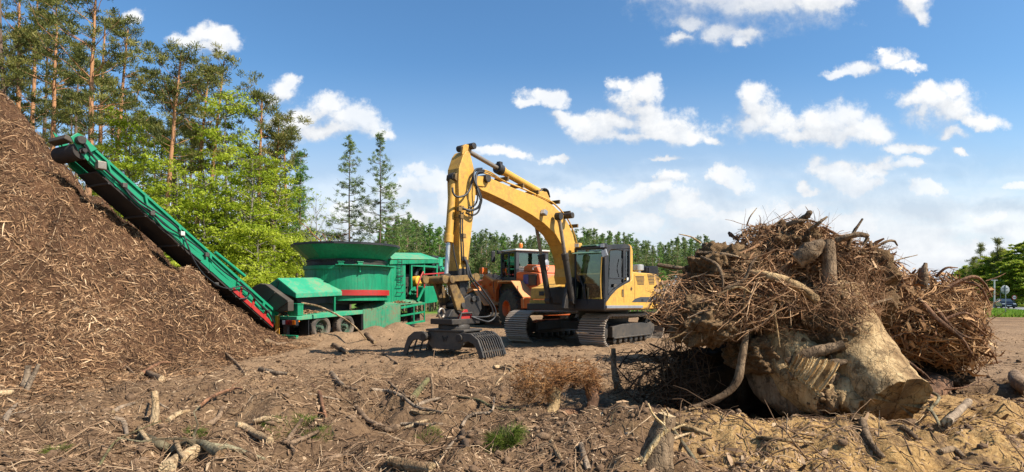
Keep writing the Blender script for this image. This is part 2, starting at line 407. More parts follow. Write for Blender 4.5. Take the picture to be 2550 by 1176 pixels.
def leaf_mat(name, stops, trans=.45, rough=.55):
    m, n, b = new_mat(name); a = n.new('ShaderNodeAttribute', attribute_name='tint').outputs['Fac']
    oi = n.new('ShaderNodeObjectInfo').outputs['Random']
    v = n.math('ADD', a, n.math('MULTIPLY', n.math('SUBTRACT', oi, .5), .22))
    c = n.ramp(v, stops)
    n.put(b.inputs['Base Color'], c); b.inputs['Roughness'].default_value = rough; b.inputs['Specular IOR Level'].default_value = .25
    t = n.new('ShaderNodeBsdfTranslucent'); n.put(t.inputs[0], c)
    mx = n.new('ShaderNodeMixShader'); mx.inputs[0].default_value = trans
    n.l.new(b.outputs[0], mx.inputs[1]); n.l.new(t.outputs[0], mx.inputs[2]); n.l.new(mx.outputs[0], n.n['Material Output'].inputs[0])
    return m
def plain(name, col, rough=.5, metal=0.0, emit=None, spec=.5):
    m, n, b = new_mat(name); tc = n.new('ShaderNodeTexCoord').outputs['Object']; f = n.noise(tc, 14, 4, .6)
    n.put(b.inputs['Base Color'], n.mix(f, [x*.8 for x in col], [min(1, x*1.15) for x in col])); b.inputs['Roughness'].default_value = rough; b.inputs['Metallic'].default_value = metal
    b.inputs['Specular IOR Level'].default_value = spec
    return m
M = {}
M['yellow'] = paint('yellow_paint', (.57,.31,.045), dirt=(.19,.105,.04), amt=.45, rough=.45, fade=.14, bump=.05)
M['yellow_worn'] = paint('worn_yellow_paint', (.34,.19,.04), dirt=(.030,.022,.016), amt=1.1, rough=.55, rust=(.12,.05,.02))
M['green'] = paint('green_paint', (.004,.215,.098), dirt=(.10,.085,.045), amt=.10, rough=.45, streak=True, fade=.12, bump=.06)
M['green_hub'] = paint('dull_green_hub', (.010,.10,.055), dirt=(.09,.07,.05), amt=.8, rough=.7)
M['green_clean'] = paint('conveyor_green', (.006,.22,.105), dirt=(.02,.05,.03), amt=.12, rough=.40, fade=.1, bump=.05)
M['green_top'] = paint('dusty_green_paint', (.014,.28,.145), dirt=(.22,.18,.10), amt=.5, rough=.65, fade=.15, bump=.08)
M['green_dirty'] = paint('mud_splashed_green_paint', (.012,.22,.11), dirt=(.16,.115,.065), amt=.62, rough=.6, streak=True)
M['orange'] = paint('orange_paint', (.54,.105,.018), dirt=(.20,.09,.04), amt=.26, rough=.5, fade=.12)
M['orange_pale'] = paint('pale_orange_paint', (.62,.25,.085), dirt=(.34,.20,.10), amt=.4, rough=.6)  # paler orange, used on near fenders, bracket and lift arms
M['red'] = paint('red_paint', (.36,.018,.014), dirt=(.10,.04,.03), amt=.3, rough=.45)
M['white'] = paint('white_paint', (.50,.49,.45), dirt=(.25,.21,.16), amt=.35, rough=.5)
M['black'] = paint('black_paint', (.012,.012,.014), dirt=(.06,.05,.04), amt=.3, rough=.45)
M['grease'] = paint('greasy_black_steel', (.018,.015,.013), dirt=(.07,.05,.03), amt=.4, rough=.5, bump=.4)
M['steel'] = paint('dark_steel', (.05,.046,.042), dirt=(.13,.10,.07), amt=.5, rough=.45, metal=.3, bump=.2)
M['track'] = paint('dusty_track_steel', (.13,.105,.082), dirt=(.27,.195,.13), amt=.4, rough=.6, metal=.0, bump=.3)
M['grey_blue'] = plain('charcoal_trim', (.035,.037,.042), .5)
M['chrome'] = plain('polished_rod', (.55,.52,.48), .38, .8)
M['rod_dull'] = paint('dull_rod', (.30,.25,.2), dirt=(.06,.04,.03), amt=.4, rough=.35, metal=.6)
M['grouser'] = paint('worn_grouser_steel', (.40,.335,.27), dirt=(.30,.215,.145), amt=.4, rough=.45)  # worn tips, with a lit look against the plates put into the colour
M['rubber'] = paint('dusty_rubber', (.028,.025,.023), dirt=(.12,.09,.062), amt=.45, rough=.85, bump=.3)
M['rubber_dusty'] = paint('mud_dusted_rubber', (.055,.047,.040), dirt=(.20,.15,.105), amt=.6, rough=.9, bump=.3)
M['hose'] = plain('hose_rubber', (.018,.018,.019), .5)
M['belt'] = paint('conveyor_belt_rubber', (.020,.017,.015), dirt=(.05,.035,.025), amt=.5, rough=.8)
M['plate_brown'] = paint('brown_rubber_sheet', (.055,.042,.030), dirt=(.10,.075,.05), amt=.4, rough=.6)
M['reflector'] = plain('mirror_glass', (.82,.84,.86), .08, 1.0)
M['amber'] = plain('amber_lens', (.72,.17,.01), .25)
M['lamp_red'] = plain('red_lens', (.16,.012,.012), .22)
M['lamp_white'] = plain('clear_lens', (.6,.6,.58), .2)
M['marker_yellow'] = paint('yellow_marker_plate', (.70,.34,.02), dirt=(.3,.16,.05), amt=.3, rough=.6)
M['seat'] = plain('seat_cloth', (.16,.17,.13), .8)
M['vest'] = plain('hi_vis_cloth', (.55,.68,.05), .8)
M['blue'] = plain('blue_paint', (.03,.05,.22), .45)
M['grey_paint'] = paint('grey_paint', (.20,.21,.23), amt=.3)
def glass_mat(name, tintc, alpha=.35, rough=.03):
    m, n, b = new_mat(name)
    g = n.new('ShaderNodeBsdfGlossy'); g.inputs['Roughness'].default_value = rough; g.inputs[0].default_value = (1,1,1,1)
    t = n.new('ShaderNodeBsdfTransparent'); t.inputs[0].default_value = tuple(tintc)+(1,)
    fr = n.new('ShaderNodeFresnel'); fr.inputs[0].default_value = 1.5
    mx = n.new('ShaderNodeMixShader'); n.put(mx.inputs[0], n.math('ADD', fr.outputs[0], .05)); n.l.new(t.outputs[0], mx.inputs[1]); n.l.new(g.outputs[0], mx.inputs[2])
    n.l.new(mx.outputs[0], n.n['Material Output'].inputs[0]); return m
M['glass'] = glass_mat('cab_glass', (.50,.60,.55)); M['glass_dark'] = glass_mat('tinted_glass', (.42,.50,.45)); M['visor'] = paint('green_tinted_panel', (.10,.20,.15), amt=.15, rough=.25)
# ------------------------------------------------------------------ ground
def axis(segs):
    out = []
    for a, b, s in segs: out.append(np.arange(a, b, s))
    return np.concatenate(out+[[segs[-1][1]]])
gx = axis([(-3000,-300,300),(-300,-60,30),(-60,-22,3),(-22,-9,.4),(-9,-6,.08),(-6,6,.035),(6,9,.06),(9,22,.4),(22,60,3),(60,300,30),(300,3000,300)])
gy = axis([(-300,-40,60),(-40,0,5),(0,4,.5),(4,9,.035),(9,14,.06),(14,24,.12),(24,50,1.2),(50,120,6),(120,600,60),(600,4200,600)])
X, Y = np.meshgrid(gx, gy); Z = ground(X, Y)
nx, ny = len(gx), len(gy); ii = np.arange((nx-1)*(ny-1)); r_, c_ = ii//(nx-1), ii%(nx-1); b_ = r_*nx+c_
m, n, b, c, tc, (f1, f2, f3) = soil_mat('churned_soil', [(.058,.034,.019), (.160,.096,.051), (.25,.157,.084), (.36,.242,.14)], 1.0, 1.0, .06)
sp = n.new('ShaderNodeSeparateXYZ'); n.put(sp.inputs[0], tc)
wob = n.math('MULTIPLY', n.math('SUBTRACT', n.noise(tc, .6, 5, .65), .5), 6.0)
sandx = n.mapr(n.math('ADD', sp.outputs[0], wob), .6, 3.2, smooth=True); sandy = n.mapr(n.math('ADD', sp.outputs[1], wob), 11, 7.0, smooth=True)
sand = n.math('MULTIPLY', n.math('MULTIPLY', sandx, sandy), n.mapr(f2, .36, .52))
c2 = n.mix(n.math('MULTIPLY', sand, .85), c, n.ramp(f3, [(.3,(.20,.115,.042)),(.5,(.41,.245,.090)),(.7,(.52,.345,.15))]))
grass = n.math('MULTIPLY', n.mapr(n.math('ADD', sp.outputs[1], n.math('MULTIPLY', wob, 1.0)), 38, 52, smooth=True), n.mapr(n.noise(tc, .5, 4, .6), .30, .42))
c2 = n.mix(grass, c2, n.ramp(f2, [(.35,(.05,.10,.012)),(.6,(.12,.22,.025))]))
# paler, packed ground where the machines turn
pack = n.math('MULTIPLY', n.mapr(n.math('ADD', sp.outputs[1], n.math('MULTIPLY', wob, .5)), 9.5, 12.5, smooth=True), n.mapr(sp.outputs[1], 30, 22))
c2 = n.mix(n.math('MULTIPLY', pack, .55), c2, n.ramp(f3, [(.3,(.17,.106,.060)),(.6,(.30,.198,.116))]))
moist = n.math('MULTIPLY', n.math('MULTIPLY', n.mapr(n.math('ADD', sp.outputs[1], n.math('MULTIPLY', wob, .8)), 11.5, 8.5, smooth=True), n.mapr(sand, .5, 0)), n.mapr(n.noise(tc, 1.1, 6, .65), .34, .60))
c2 = n.mix(n.math('MULTIPLY', moist, .62), c2, n.ramp(f3, [(.3,(.035,.021,.013)),(.7,(.12,.075,.045))]))
n.put(b.inputs['Base Color'], c2)
g_ob = mesh_np('ground', np.stack([X, Y, Z], -1).reshape(-1,3), [np.stack([b_, b_+1, b_+nx+1, b_+nx], -1)], m, smooth=True)
tag(g_ob, kind='structure')
# ------------------------------------------------------------------ heap of shredded wood
hx = np.arange(PILE[0]-10, PILE[0]+10, .09); hy = np.arange(PILE[1]-9.5, PILE[1]+10, .09); X, Y = np.meshgrid(hx, hy)
Z = np.maximum(pile_h(X, Y), -0.3)+.07*fbm(X*5.5, Y*5.5, 77, 3, .7); nx, ny = len(hx), len(hy); ii = np.arange((nx-1)*(ny-1)); r_, c_ = ii//(nx-1), ii%(nx-1); b_ = r_*nx+c_
M['mulch'] = soil_mat('mulch', [(.028,.015,.009), (.07,.036,.019), (.13,.066,.034), (.22,.12,.06)], 2.2, 1.0, .08)[0]
Q = np.stack([b_, b_+1, b_+nx+1, b_+nx], -1)
Zf = Z.ravel(); Q = Q[(Zf[Q] > -.25).any(1)]
Gd = ground(X, Y).ravel(); Q = Q[((Zf-Gd)[Q] > -.12).any(1)]
heap = thing('wood_chip_heap', 'tall brown heap of shredded bark and wood chips below the green conveyor', 'wood heap', (PILE[0], PILE[1], 0))
o = mesh_np('packed_mulch', np.stack([X-PILE[0], Y-PILE[1], Z], -1).reshape(-1,3), [Q], M['mulch'], heap, smooth=True)
M['chip'] = tint_mat('shredded_wood', [(0,(.040,.021,.011)),(.25,(.125,.066,.032)),(.5,(.245,.137,.067)),(.75,(.385,.235,.122)),(1,(.60,.43,.26))], .8, 40)
def scatter_chips(rng, P, N, L, Wd, lift, bend=.25, flat=.75):
    """bent splinters lying on points P with normals N"""
    k = len(P); d = rdir(rng, k); d = nrm(d-N*(np.sum(d*N, 1, keepdims=True))*flat)
    u = nrm(np.cross(d, N+rng.normal(size=(k,3))*.5)); up = np.cross(u, d)
    up = up*np.sign(np.sum(up*N, 1, keepdims=True))
    p = P+N*lift[:,None]; a = d*(L/2)[:,None]; w = u*(Wd/2)[:,None]; bb = up*(L*bend*rng.uniform(0,1,k))[:,None]
    
    V = np.stack([p-a-w*.5-bb*.3, p-a+w*.5-bb*.3, p-w+bb*.5, p+w+bb*.5, p+a-w*.3-bb*.3, p+a+w*.3-bb*.3], 1).reshape(-1,3)
    b0 = np.arange(k)[:,None]*6
    Q = np.concatenate([b0+np.array([[0,1,3,2]]), b0+np.array([[2,3,5,4]])]); T = np.zeros((0,3), int)
    return V, Q, T
def normals(fn, x, y, e=.06):
    gxn = (fn(x+e,y)-fn(x-e,y))/(2*e); gyn = (fn(x,y+e)-fn(x,y-e))/(2*e); return nrm(np.stack([-gxn, -gyn, np.ones_like(gxn)], 1))
rng = np.random.default_rng(5)
k = 340000
x = rng.uniform(PILE[0]-4, PILE[0]+9.5, k); y = rng.uniform(PILE[1]-9, PILE[1]+6, k); z = pile_h(x, y); gz = ground(x, y)
okm = ((z > gz-.10) | ((z > gz-.75) & (rng.uniform(size=k) < .5*np.exp((z-gz)*3.6)))) & (x > -.90*y-1.2) & (y < PILE[1]+6)
okm &= rng.uniform(size=k) < np.clip(1.25-(np.hypot(x,y)-8)/16, .35, 1)
x, y, z = x[okm], y[okm], np.maximum(z, gz)[okm]; z = z+.07*fbm(x*5.5, y*5.5, 77, 3, .7); k = len(x)
Nn = normals(pile_h, x, y)
L = rng.lognormal(math.log(.072), .62, k).clip(.02,.42); Wd = (L*rng.uniform(.04,.17,k)).clip(.004,.026)
V, Q, T = scatter_chips(rng, np.stack([x,y,z],1)-np.array([PILE[0],PILE[1],0]), Nn, L, Wd, rng.uniform(-.01,.05,k))
tn = np.repeat(np.clip(rng.beta(2.0,2.9,k)+.42*fbm(x*.55,y*.55,61,4)-.02,0,1), 6)
o = mesh_np('loose_chips', V, [Q, T], M['chip'], heap, tint=tn); o['kind'] = 'stuff'
# ------------------------------------------------------------------ road, verge
M['asphalt'] = soil_mat('asphalt', [(.10,.10,.10),(.15,.15,.15),(.19,.19,.185),(.24,.24,.23)], 2.0, .2, .01, .8)[0]
M['line'] = plain('road_line_paint', (.75,.75,.72), .6)
CAR = np.array([74.5, 88.0]); hd = np.array([-.451,-.8925]); pr = np.array([.8925,-.451]); zr = -.36
def strip(name, o0, o1, z, mat):
    mb = MB(); a = CAR-hd*260; bq = CAR+hd*95
    mb.add([tuple(a+pr*o0)+(z,), tuple(bq+pr*o0)+(z,), tuple(bq+pr*o1)+(z,), tuple(a+pr*o1)+(z,)], [(0,1,2,3)]); return tag(mb.build(name, mat), kind='structure')
strip('road', -2.2, 6.0, zr+.05, M['asphalt']); strip('road_marking', -1.95, -1.8, zr+.056, M['line']); strip('road_centre_marking', 1.85, 2.0, zr+.056, M['line'])
# ------------------------------------------------------------------ excavator
EA = math.atan2(-.786, -.618)                        # heading: left and towards the camera
ORG = np.array([2.54, 16.0, 0.0])                    # front outer corner of the cab = local (0,0)
E = Frame(ORG, EA)
exc = thing('excavator', 'yellow tracked excavator with raised arm and open grapple standing on the bare soil', 'excavator', (2.54,16.0,0), EA)
def q1(X, Y): return 1000+X/2.1, 340+Y/2.1           # reading points off an enlarged view
def EY(pts, y): return [E.y(*q1(a, b), y) for a, b in pts]
ZT = 2.93; ZB = 1.12; HW = 2.8                       # roof, house bottom, house width (local y from 0 to -HW)
# tracks
T0 = E.loc([2.62, 16.5, 0]); tx, ty = float(T0[0]), float(T0[1])
def track(yc, w, dz):
    L_, h = 4.05, .94; r = h/2; xc0, xc1 = tx-.42-(r), tx-.42-L_+r
    xc0 = tx-r; xc1 = tx-L_+r
    per = 2*(xc0-xc1)+2*math.pi*r; ns = 46; pit = per/ns; mb = MB()
    for k in range(ns):
        s = k*pit; a = xc0-xc1
        if s < a: p = (xc1+s, 2*r-.03*math.sin(math.pi*s/a)); th = 0
        elif s < a+math.pi*r: t = (s-a)/r; p = (xc0+r*math.sin(t), r+r*math.cos(t)); th = -t
        elif s < 2*a+math.pi*r: p = (xc0-(s-a-math.pi*r), 0); th = math.pi
        else: t = (s-2*a-math.pi*r)/r; p = (xc1-r*math.sin(t), r-r*math.cos(t)); th = math.pi-t
        rot = Matrix.Rotation(-th, 3, 'Y')
        def b(x0,x1,z0,z1,y0=yc-w/2,y1=yc+w/2,mi=0):
            c = Vector((p[0],0,p[1]+dz))
            vs = [tuple(c+rot@Vector((x,y,z))) for z in (z0,z1) for y in (y0,y1) for x in (x0,x1)]
            mb.add(vs, [(0,2,3,1),(4,5,7,6),(0,1,5,4),(1,3,7,5),(3,2,6,7),(2,0,4,6)], mi)
        b(-pit*.455, pit*.455, -.022, 0)
        for q in (-.38,-.02,.34): b(pit*q-.010, pit*q+.014, 0, .05 if q < .3 else .035, mi=1)
        b(-pit*.42, pit*.42, -.10, -.022, yc-.10, yc+.10)
        for q in (-.13,.13): b(-.03,.03,0,.02,yc+q-.02,yc+q+.02)
    tr = mb.build('track', [M['track'], M['grouser']], exc)
    f = MB(); y0, y1 = yc-.20, yc+.30
    f.prism([(xc0-.25,y1,.28+dz),(xc1+.2,y1,.28+dz),(xc1+.2,y1,.58+dz),(xc1+.9,y1,.66+dz),(xc0-.9,y1,.66+dz),(xc0-.25,y1,.60+dz)], (0,-.5,0))
    f.box(xc1+.3,xc0-.3,y1-.03,y1+.035,.24+dz,.29+dz); f.build('track_frame', M['steel'], tr, .015)
    for k in range(7):
        rx = xc1+.5+k*(xc0-xc1-1.0)/6; m2 = MB(); m2.lathe((rx,yc-.18,.17+dz),(0,1,0),[(0,0),(.07,0),(.10,.02),(.10,.12),(.07,.14),(.07,.30),(.10,.32),(.10,.42),(.04,.45),(0,.46)],14)
        m2.build('track_roller', M['steel'], tr, smooth=40)
    m2 = MB(); m2.lathe((xc0,yc-.12,r+dz),(0,1,0),[(0,-.02),(.30,-.02),(.36,.0),(.36,.22),(.30,.25),(.28,.27),(.12,.27),(.10,.33),(0,.33)],24); m2.build('idler_wheel', M['steel'], tr, smooth=40)
    m2 = MB(); m2.lathe((xc1,yc-.12,r+dz),(0,1,0),[(0,-.02),(.36,-.02),(.36,.24),(.24,.24),(.20,.34),(0,.34)],24)
    for k in range(14):
        a = k*2*math.pi/14; m2.box(xc1+.34*math.cos(a)-.03,xc1+.34*math.cos(a)+.03,yc-.03,yc+.06,r+.34*math.sin(a)-.03+dz,r+.34*math.sin(a)+.03+dz)
    m2.build('sprocket', M['steel'], tr, smooth=40)
W_ = .86
y_near = ty-W_/2; y_far = ty-3.62+W_/2
track(y_near, W_, 0); track(y_far, W_, .05)
cf = MB(); xm = tx-2.0
cf.prism([(xm-.75,y_far+.2,.45),(xm+.75,y_far+.2,.45),(xm+.75,y_far+.2,.70),(xm-.75,y_far+.2,.70)], (0,y_near-y_far-.4,0))
cf.prism([(xm+1.25,y_near-.25,.38),(xm+1.25,y_near-.25,.66),(xm+.55,y_near-1.15,.80),(xm+.55,y_near-1.15,.50)], (-.45,0,0))
cf.prism([(xm+1.25,y_far+.25,.38),(xm+1.25,y_far+.25,.66),(xm+.55,y_far+1.15,.80),(xm+.55,y_far+1.15,.50)], (-.45,0,0))
cf.build('track_crossmember', M['grease'], exc, .02)
sw = MB(); sw.lathe((xm,-HW/2,.70),(0,0,1),[(0,0),(.78,0),(.80,.05),(.80,.36),(.72,.42),(0,.42)],36); sw.build('slew_ring', M['grease'], exc, smooth=40)
# revolving platform
pl = MB(); pl.box(-3.55,-.12,-HW+.05,-.06,ZB-.04,ZB+.16); pl.box(-2.2,-.10,-1.95,-1.02,ZB+.16,ZB+.62); pl.build('platform', M['grease'], exc, .02)
# house side with engine cover (left) - outline read off the photograph's side panel
side = [(1070,905),(1074,850),(1100,812),(1140,782),(1178,766),(1205,748),(1210,706),(1245,712),(1300,716),(1335,722),(1356,742),(1363,790),(1363,880),(1358,900),(1250,905)]
ps = EY(side, 0.0)
body = MB(); body.prism(ps, (0,-.62,0)); ob = body.build('side_panel', M['yellow'], exc, .03, smooth=30)
xr = float(E.y(*q1(1363,850),0)[0]); zc = float(E.y(*q1(1300,716),0)[2]); xe = float(E.y(*q1(1212,706),0)[0]); zc2 = float(E.y(*q1(1215,706),0)[2])
hd_ = MB(); hd_.prism([(xe-.1,-.63,ZB+.1),(xe-.1,-.63,zc2-.02),(xr+.4,-.63,zc-.03),(xr+.12,-.63,zc-.16),(xr+.02,-.63,zc-.45),(xr+.02,-.63,ZB+.05)], (0,-HW+.66,0)); hd_.build('engine_cover', M['yellow'], exc, .04)
# counterweight, rounded back
cw = MB(); cw.prism([(xr+.42,-.04,ZB+.02),(xr-.12,-.10,ZB+.02),(xr-.30,-.5,ZB+.02),(xr-.36,-HW/2,ZB+.02),(xr-.30,-HW+.5,ZB+.02),(xr-.12,-HW+.1,ZB+.02),(xr+.42,-HW+.04,ZB+.02)], (0,0,.98)); cw.build('counterweight', M['yellow'], exc, .06)
# dark stripe, louvres, latch, step
st = MB(); st.prism(EY([(1205,866),(1222,849),(1250,840),(1362,839),(1362,866)], .008), (0,-.03,0)); so = st.build('side_stripe', M['grey_blue'], exc)
for a, b_, c_, d_ in ((1224,1268,730,778),(1285,1322,722,777),(1325,1346,725,778)):
    lv = MB(); n_ = 7
    for k in range(n_):
        u0 = k/n_; lv.prism(EY([(a+2*u0*6,c_+(d_-c_)*u0),(b_,c_+(d_-c_)*u0),(b_,c_+(d_-c_)*(u0+.55/n_)),(a+2*u0*6,c_+(d_-c_)*(u0+.55/n_))], .006), (0,-.02,0))
    lv.build('air_louvre', M['grease'], exc)
for X_, Y_ in ((1262,856),(1338,856)):
    lt = MB(); lt.prism(EY([(X_-4,Y_-6),(X_+4,Y_-6),(X_+4,Y_+7),(X_-4,Y_+7)], .02), (0,-.03,0)); lt.build('latch', M['black'], exc)
gr = MB()
for k in range(3): gr.prism(EY([(1290,848+k*6),(1318,848+k*6),(1318,851+k*6),(1290,851+k*6)], .014), (0,-.02,0))
gr.build('stripe_grille', M['black'], exc)
sp_ = MB(); sp_.prism(EY([(1075,884),(1265,884),(1262,898),(1075,900)], .05), (0,-.08,0)); sp_.build('side_step', M['grey_paint'], exc, .01)
lk = MB(); c_ = E.y(*q1(1201,797), .0); lk.cyl(c_+[0,.012,0], c_-[0,.03,0], .05, 14); lk.build('lock', M['yellow_worn'], exc, smooth=40)
hn = MB(); hn.prism(EY([(1154,800),(1164,800),(1164,836),(1154,836)], .02), (0,-.03,0)); hn.build('door_handle', M['yellow_worn'], exc)
sm = MB()
for X_ in (1220,1163): sm.prism(EY([(X_-.8,722 if X_==1220 else 770),(X_+.8,722 if X_==1220 else 770),(X_+.8,868),(X_-.8,868)], .003), (0,-.02,0))
sm.build('panel_seam', M['grease'], exc)
# exhaust and rear hump
ex = MB(); c_ = E.y(*q1(1236,690), -.75); ex.lathe((c_[0],c_[1],c_[2]-.2),(0,0,1),[(0,0),(.10,0),(.10,.12),(.19,.14),(.19,.30),(.17,.32),(0,.32)],24); ex.build('precleaner', M['chrome'], exc, smooth=40)
ex = MB(); c2_ = E.y(*q1(1282,690), -1.2)
for k in range(9): ex.box(c2_[0]-.42+k*.09,c2_[0]-.37+k*.09,-1.9,-.95,zc-.1,c2_[2]+.10-.01*k)
ex.box(c2_[0]-.42,c2_[0]+.42,-1.85,-1.0,zc-.1,c2_[2]+.02); ex.build('engine_hood_grille', M['black'], exc, .01)
# cab
CW = .98; XB = -1.62
cab = MB()
def pil(x0,x1,y0,y1,z0,z1): cab.box(x0,x1,y0,y1,z0,z1)
fl = MB(); fl.box(XB,-.02,-CW+.02,-.02,ZB-.02,ZB+.10); fl.build('cab_floor', M['black'], exc, .02)
FB = ZB+.30                                              # sill of the windscreen
cab.box(-.08,0,-CW,0,ZB,FB)                              # front skirt
cab.box(-.09,0,-.07,0,FB,ZT-.02); cab.box(-.09,0,-CW,-CW+.06,FB,ZT-.05)
cab.box(XB,XB+.09,-CW,-CW+.08,ZB,ZT-.04)
cab.prism([(0,-CW,ZT-.12),(0,-CW,ZT-.06),(-.14,-CW,ZT),(XB,-CW,ZT-.02),(XB,-CW,ZT-.12)], (0,CW,0))
cab.box(XB+.02,-.02,-CW,-CW+.05,ZB,ZB+.75)
cab.build('cab_frame', M['black'], exc, .025)
# door side: black outline with two windows
dz = MB()
for poly in ([(1062,590),(1085,566),(1168,562),(1196,570),(1196,585),(1098,590),(1086,600),(1078,860),(1066,870)],
             [(1160,588),(1172,588),(1172,735),(1160,765)], [(1083,738),(1160,738),(1160,746),(1083,746)],
             [(1078,860),(1074,842),(1120,792),(1160,766),(1192,748),(1196,758),(1168,772),(1128,798),(1094,835)],
             [(1190,588),(1197,588),(1197,752),(1190,752)]):
    dz.prism(EY(poly, .015), (0,-.06,0))
dr = dz.build('cab_door', M['black'], exc, .008)
g = MB(); g.prism(EY([(1090,598),(1160,590),(1160,738),(1086,738)], -.02), (0,-.012,0)); g.prism(EY([(1083,746),(1160,746),(1160,764),(1122,790),(1080,838)], -.02), (0,-.012,0)); g.build('door_glass', M['glass'], dr)
g = MB(); g.prism(EY([(1173,588),(1190,588),(1190,752),(1173,762)], -.02), (0,-.012,0)); g.build('rear_side_window', M['glass'], exc)
h = MB(); h.hose([E.y(*q1(1152,640),.03), E.y(*q1(1150,690),.05), E.y(*q1(1153,735),.03)], .012); h.build('grab_rail', M['black'], dr)
h = MB(); h.prism(EY([(1112,772),(1126,772),(1124,786),(1110,790)], .03), (0,-.03,0)); h.build('handle', M['steel'], dr)
stk = MB(); stk.prism(EY([(1178,738),(1192,738),(1192,754),(1178,756)], .0), (0,-.004,0)); stk.build('notice_sticker', M['white'], exc)
# yellow rear pillar and front edge strip
yp = MB(); yp.prism(EY([(1192,564),(1203,572),(1210,600),(1210,706),(1205,748),(1197,756),(1197,585),(1190,572)], .012), (0,-.10,0)); yp.build('rear_pillar', M['yellow'], exc, .02)
yp = MB(); P0 = E.x(*q1(1072,628),.012); P1 = E.x(*q1(1056,760),.012); P2 = E.x(*q1(1053,850),.012)
yp.tube(smooth([(.014,-.075,P0[2]),(.014,-.10,(P0[2]*.5+P1[2]*.5)),(.014,-.115,P1[2]),(.014,-.10,P2[2])],5), .022, 6); yp.build('front_grab_rail', M['yellow'], exc, smooth=60)
# windscreen with side slope, roof light, visor
ws = MB(); ws.box(-.035,-.02,-CW+.055,-.065,FB-.06,ZT-.13); ws.build('windscreen', M['glass_dark'], exc)
vs = MB(); vs.prism([(.0,-CW+.03,ZT-.20),(.16,-CW+.03,ZT-.24),(.16,-CW+.03,ZT-.225),(0,-CW+.03,ZT-.18)], (0,CW-.09,0)); vs.build('sun_visor', M['visor'], exc)
rf = MB(); rf.prism([(-.02,-CW+.04,ZT+.005),(-.5,-CW+.04,ZT+.03),(XB+.1,-CW+.04,ZT+.01),(XB+.1,-CW+.04,ZT-.03),(-.02,-CW+.04,ZT-.03)], (0,CW-.30,0)); rf.build('roof_hatch', M['visor'], exc, .015)
def lamp(px, yl, w=.16, rim='yellow', tilt=0):
    c_ = px; l = MB(); l.box(c_[0]-.16,c_[0],c_[1]-w/2,c_[1]+w/2,c_[2]-.06,c_[2]+.07); b0 = l.build('work_lamp', M[rim], exc, .02)
    l = MB(); l.box(c_[0]+.001,c_[0]+.012,c_[1]-w*.38,c_[1]+w*.38,c_[2]-.045,c_[2]+.05); l.build('lens', M['lamp_white'], b0)
lamp(E.x(*q1(916,570),.05), 0, .17); lamp(E.x(*q1(1050,571),.05), 0, .15, 'black')
mr = MB(); c_ = E.x(*q1(1062,611),.22); mr.box(c_[0]-.02,c_[0]+.03,c_[1]-.085,c_[1]+.085,c_[2]-.10,c_[2]+.10, rot=Matrix.Rotation(R(18),3,'X')); mo = mr.build('wing_mirror', M['grey_paint'], exc, .03)
mr = MB(); mr.box(c_[0]+.031,c_[0]+.036,c_[1]-.07,c_[1]+.07,c_[2]-.085,c_[2]+.085, rot=Matrix.Rotation(R(18),3,'X'), c=(c_[0],c_[1],c_[2])); mr.build('mirror_glass', M['lamp_white'], mo)
mr = MB(); mr.hose([(c_[0],c_[1]+.03,c_[2]),(.10,-.05,c_[2]+.03),(0,-.04,c_[2]+.05)], .014); mr.build('mirror_arm', M['black'], mo)
wp = MB(); w0 = E.x(*q1(968,878),.03); w1 = E.x(*q1(952,790),.05); w2 = E.x(*q1(918,722),.03); wp.tube([w0,w1,w2], .013, 6); w3 = E.x(*q1(925,715),.03); w4 = E.x(*q1(955,800),.03); wp.tube([w3,w4,w0], .011, 6); wp.tube([E.x(*q1(955,770),.03),E.x(*q1(955,850),.03)], .016,6); wp.build('wiper', M['black'], exc)
# inside the cab
se = MB(); se.box(-1.25,-.75,-.72,-.25,ZB+.35,ZB+.52); se.box(-1.32,-1.16,-.70,-.27,ZB+.5,ZB+1.25); se.box(-1.30,-1.18,-.60,-.37,ZB+1.27,ZB+1.45); se.build('operator_seat', M['seat'], exc, .05)
cn = MB(); cn.box(-.9,-.5,-.22,-.10,ZB+.1,ZB+.72); cn.box(-.9,-.5,-.88,-.76,ZB+.1,ZB+.72); cn.box(-.30,-.16,-.85,-.62,ZB+.1,ZB+.62); cn.hose([(-.55,-.16,ZB+.7),(-.52,-.17,ZB+.85),(-.5,-.16,ZB+.9)],.022); cn.build('control_console', M['grey_paint'], exc, .03)
vv = MB(); vv.box(XB+.10,XB+.13,-.30,-.12,ZB+.95,ZB+1.55); vv.build('hi_vis_vest', M['vest'], exc, .01)
# right hand front box and tank
bx = MB(); fb = E.x(*q1(795,860),-.25); bz0 = ZB-.02; yr0 = -HW+.02
bx.box(-1.5,-.28,yr0,-1.98,bz0,bz0+.30); bx.prism([(-.30,yr0+.02,bz0+.31),(-.34,yr0+.02,bz0+.66),(-.62,yr0+.02,bz0+.70),(-1.5,yr0+.02,bz0+1.08),(-1.5,yr0+.02,bz0+.31)], (0,.78,0)); bx.build('tool_box', M['yellow'], exc, .03)
bx = MB(); bx.box(-3.2,-1.5,yr0,-1.98,bz0,bz0+1.05); bx.build('fuel_tank', M['yellow'], exc, .04)
bx = MB(); bx.box(-.285,-.27,yr0+.38,yr0+.56,bz0+.42,bz0+.55); bx.build('box_step_recess', M['grease'], exc)
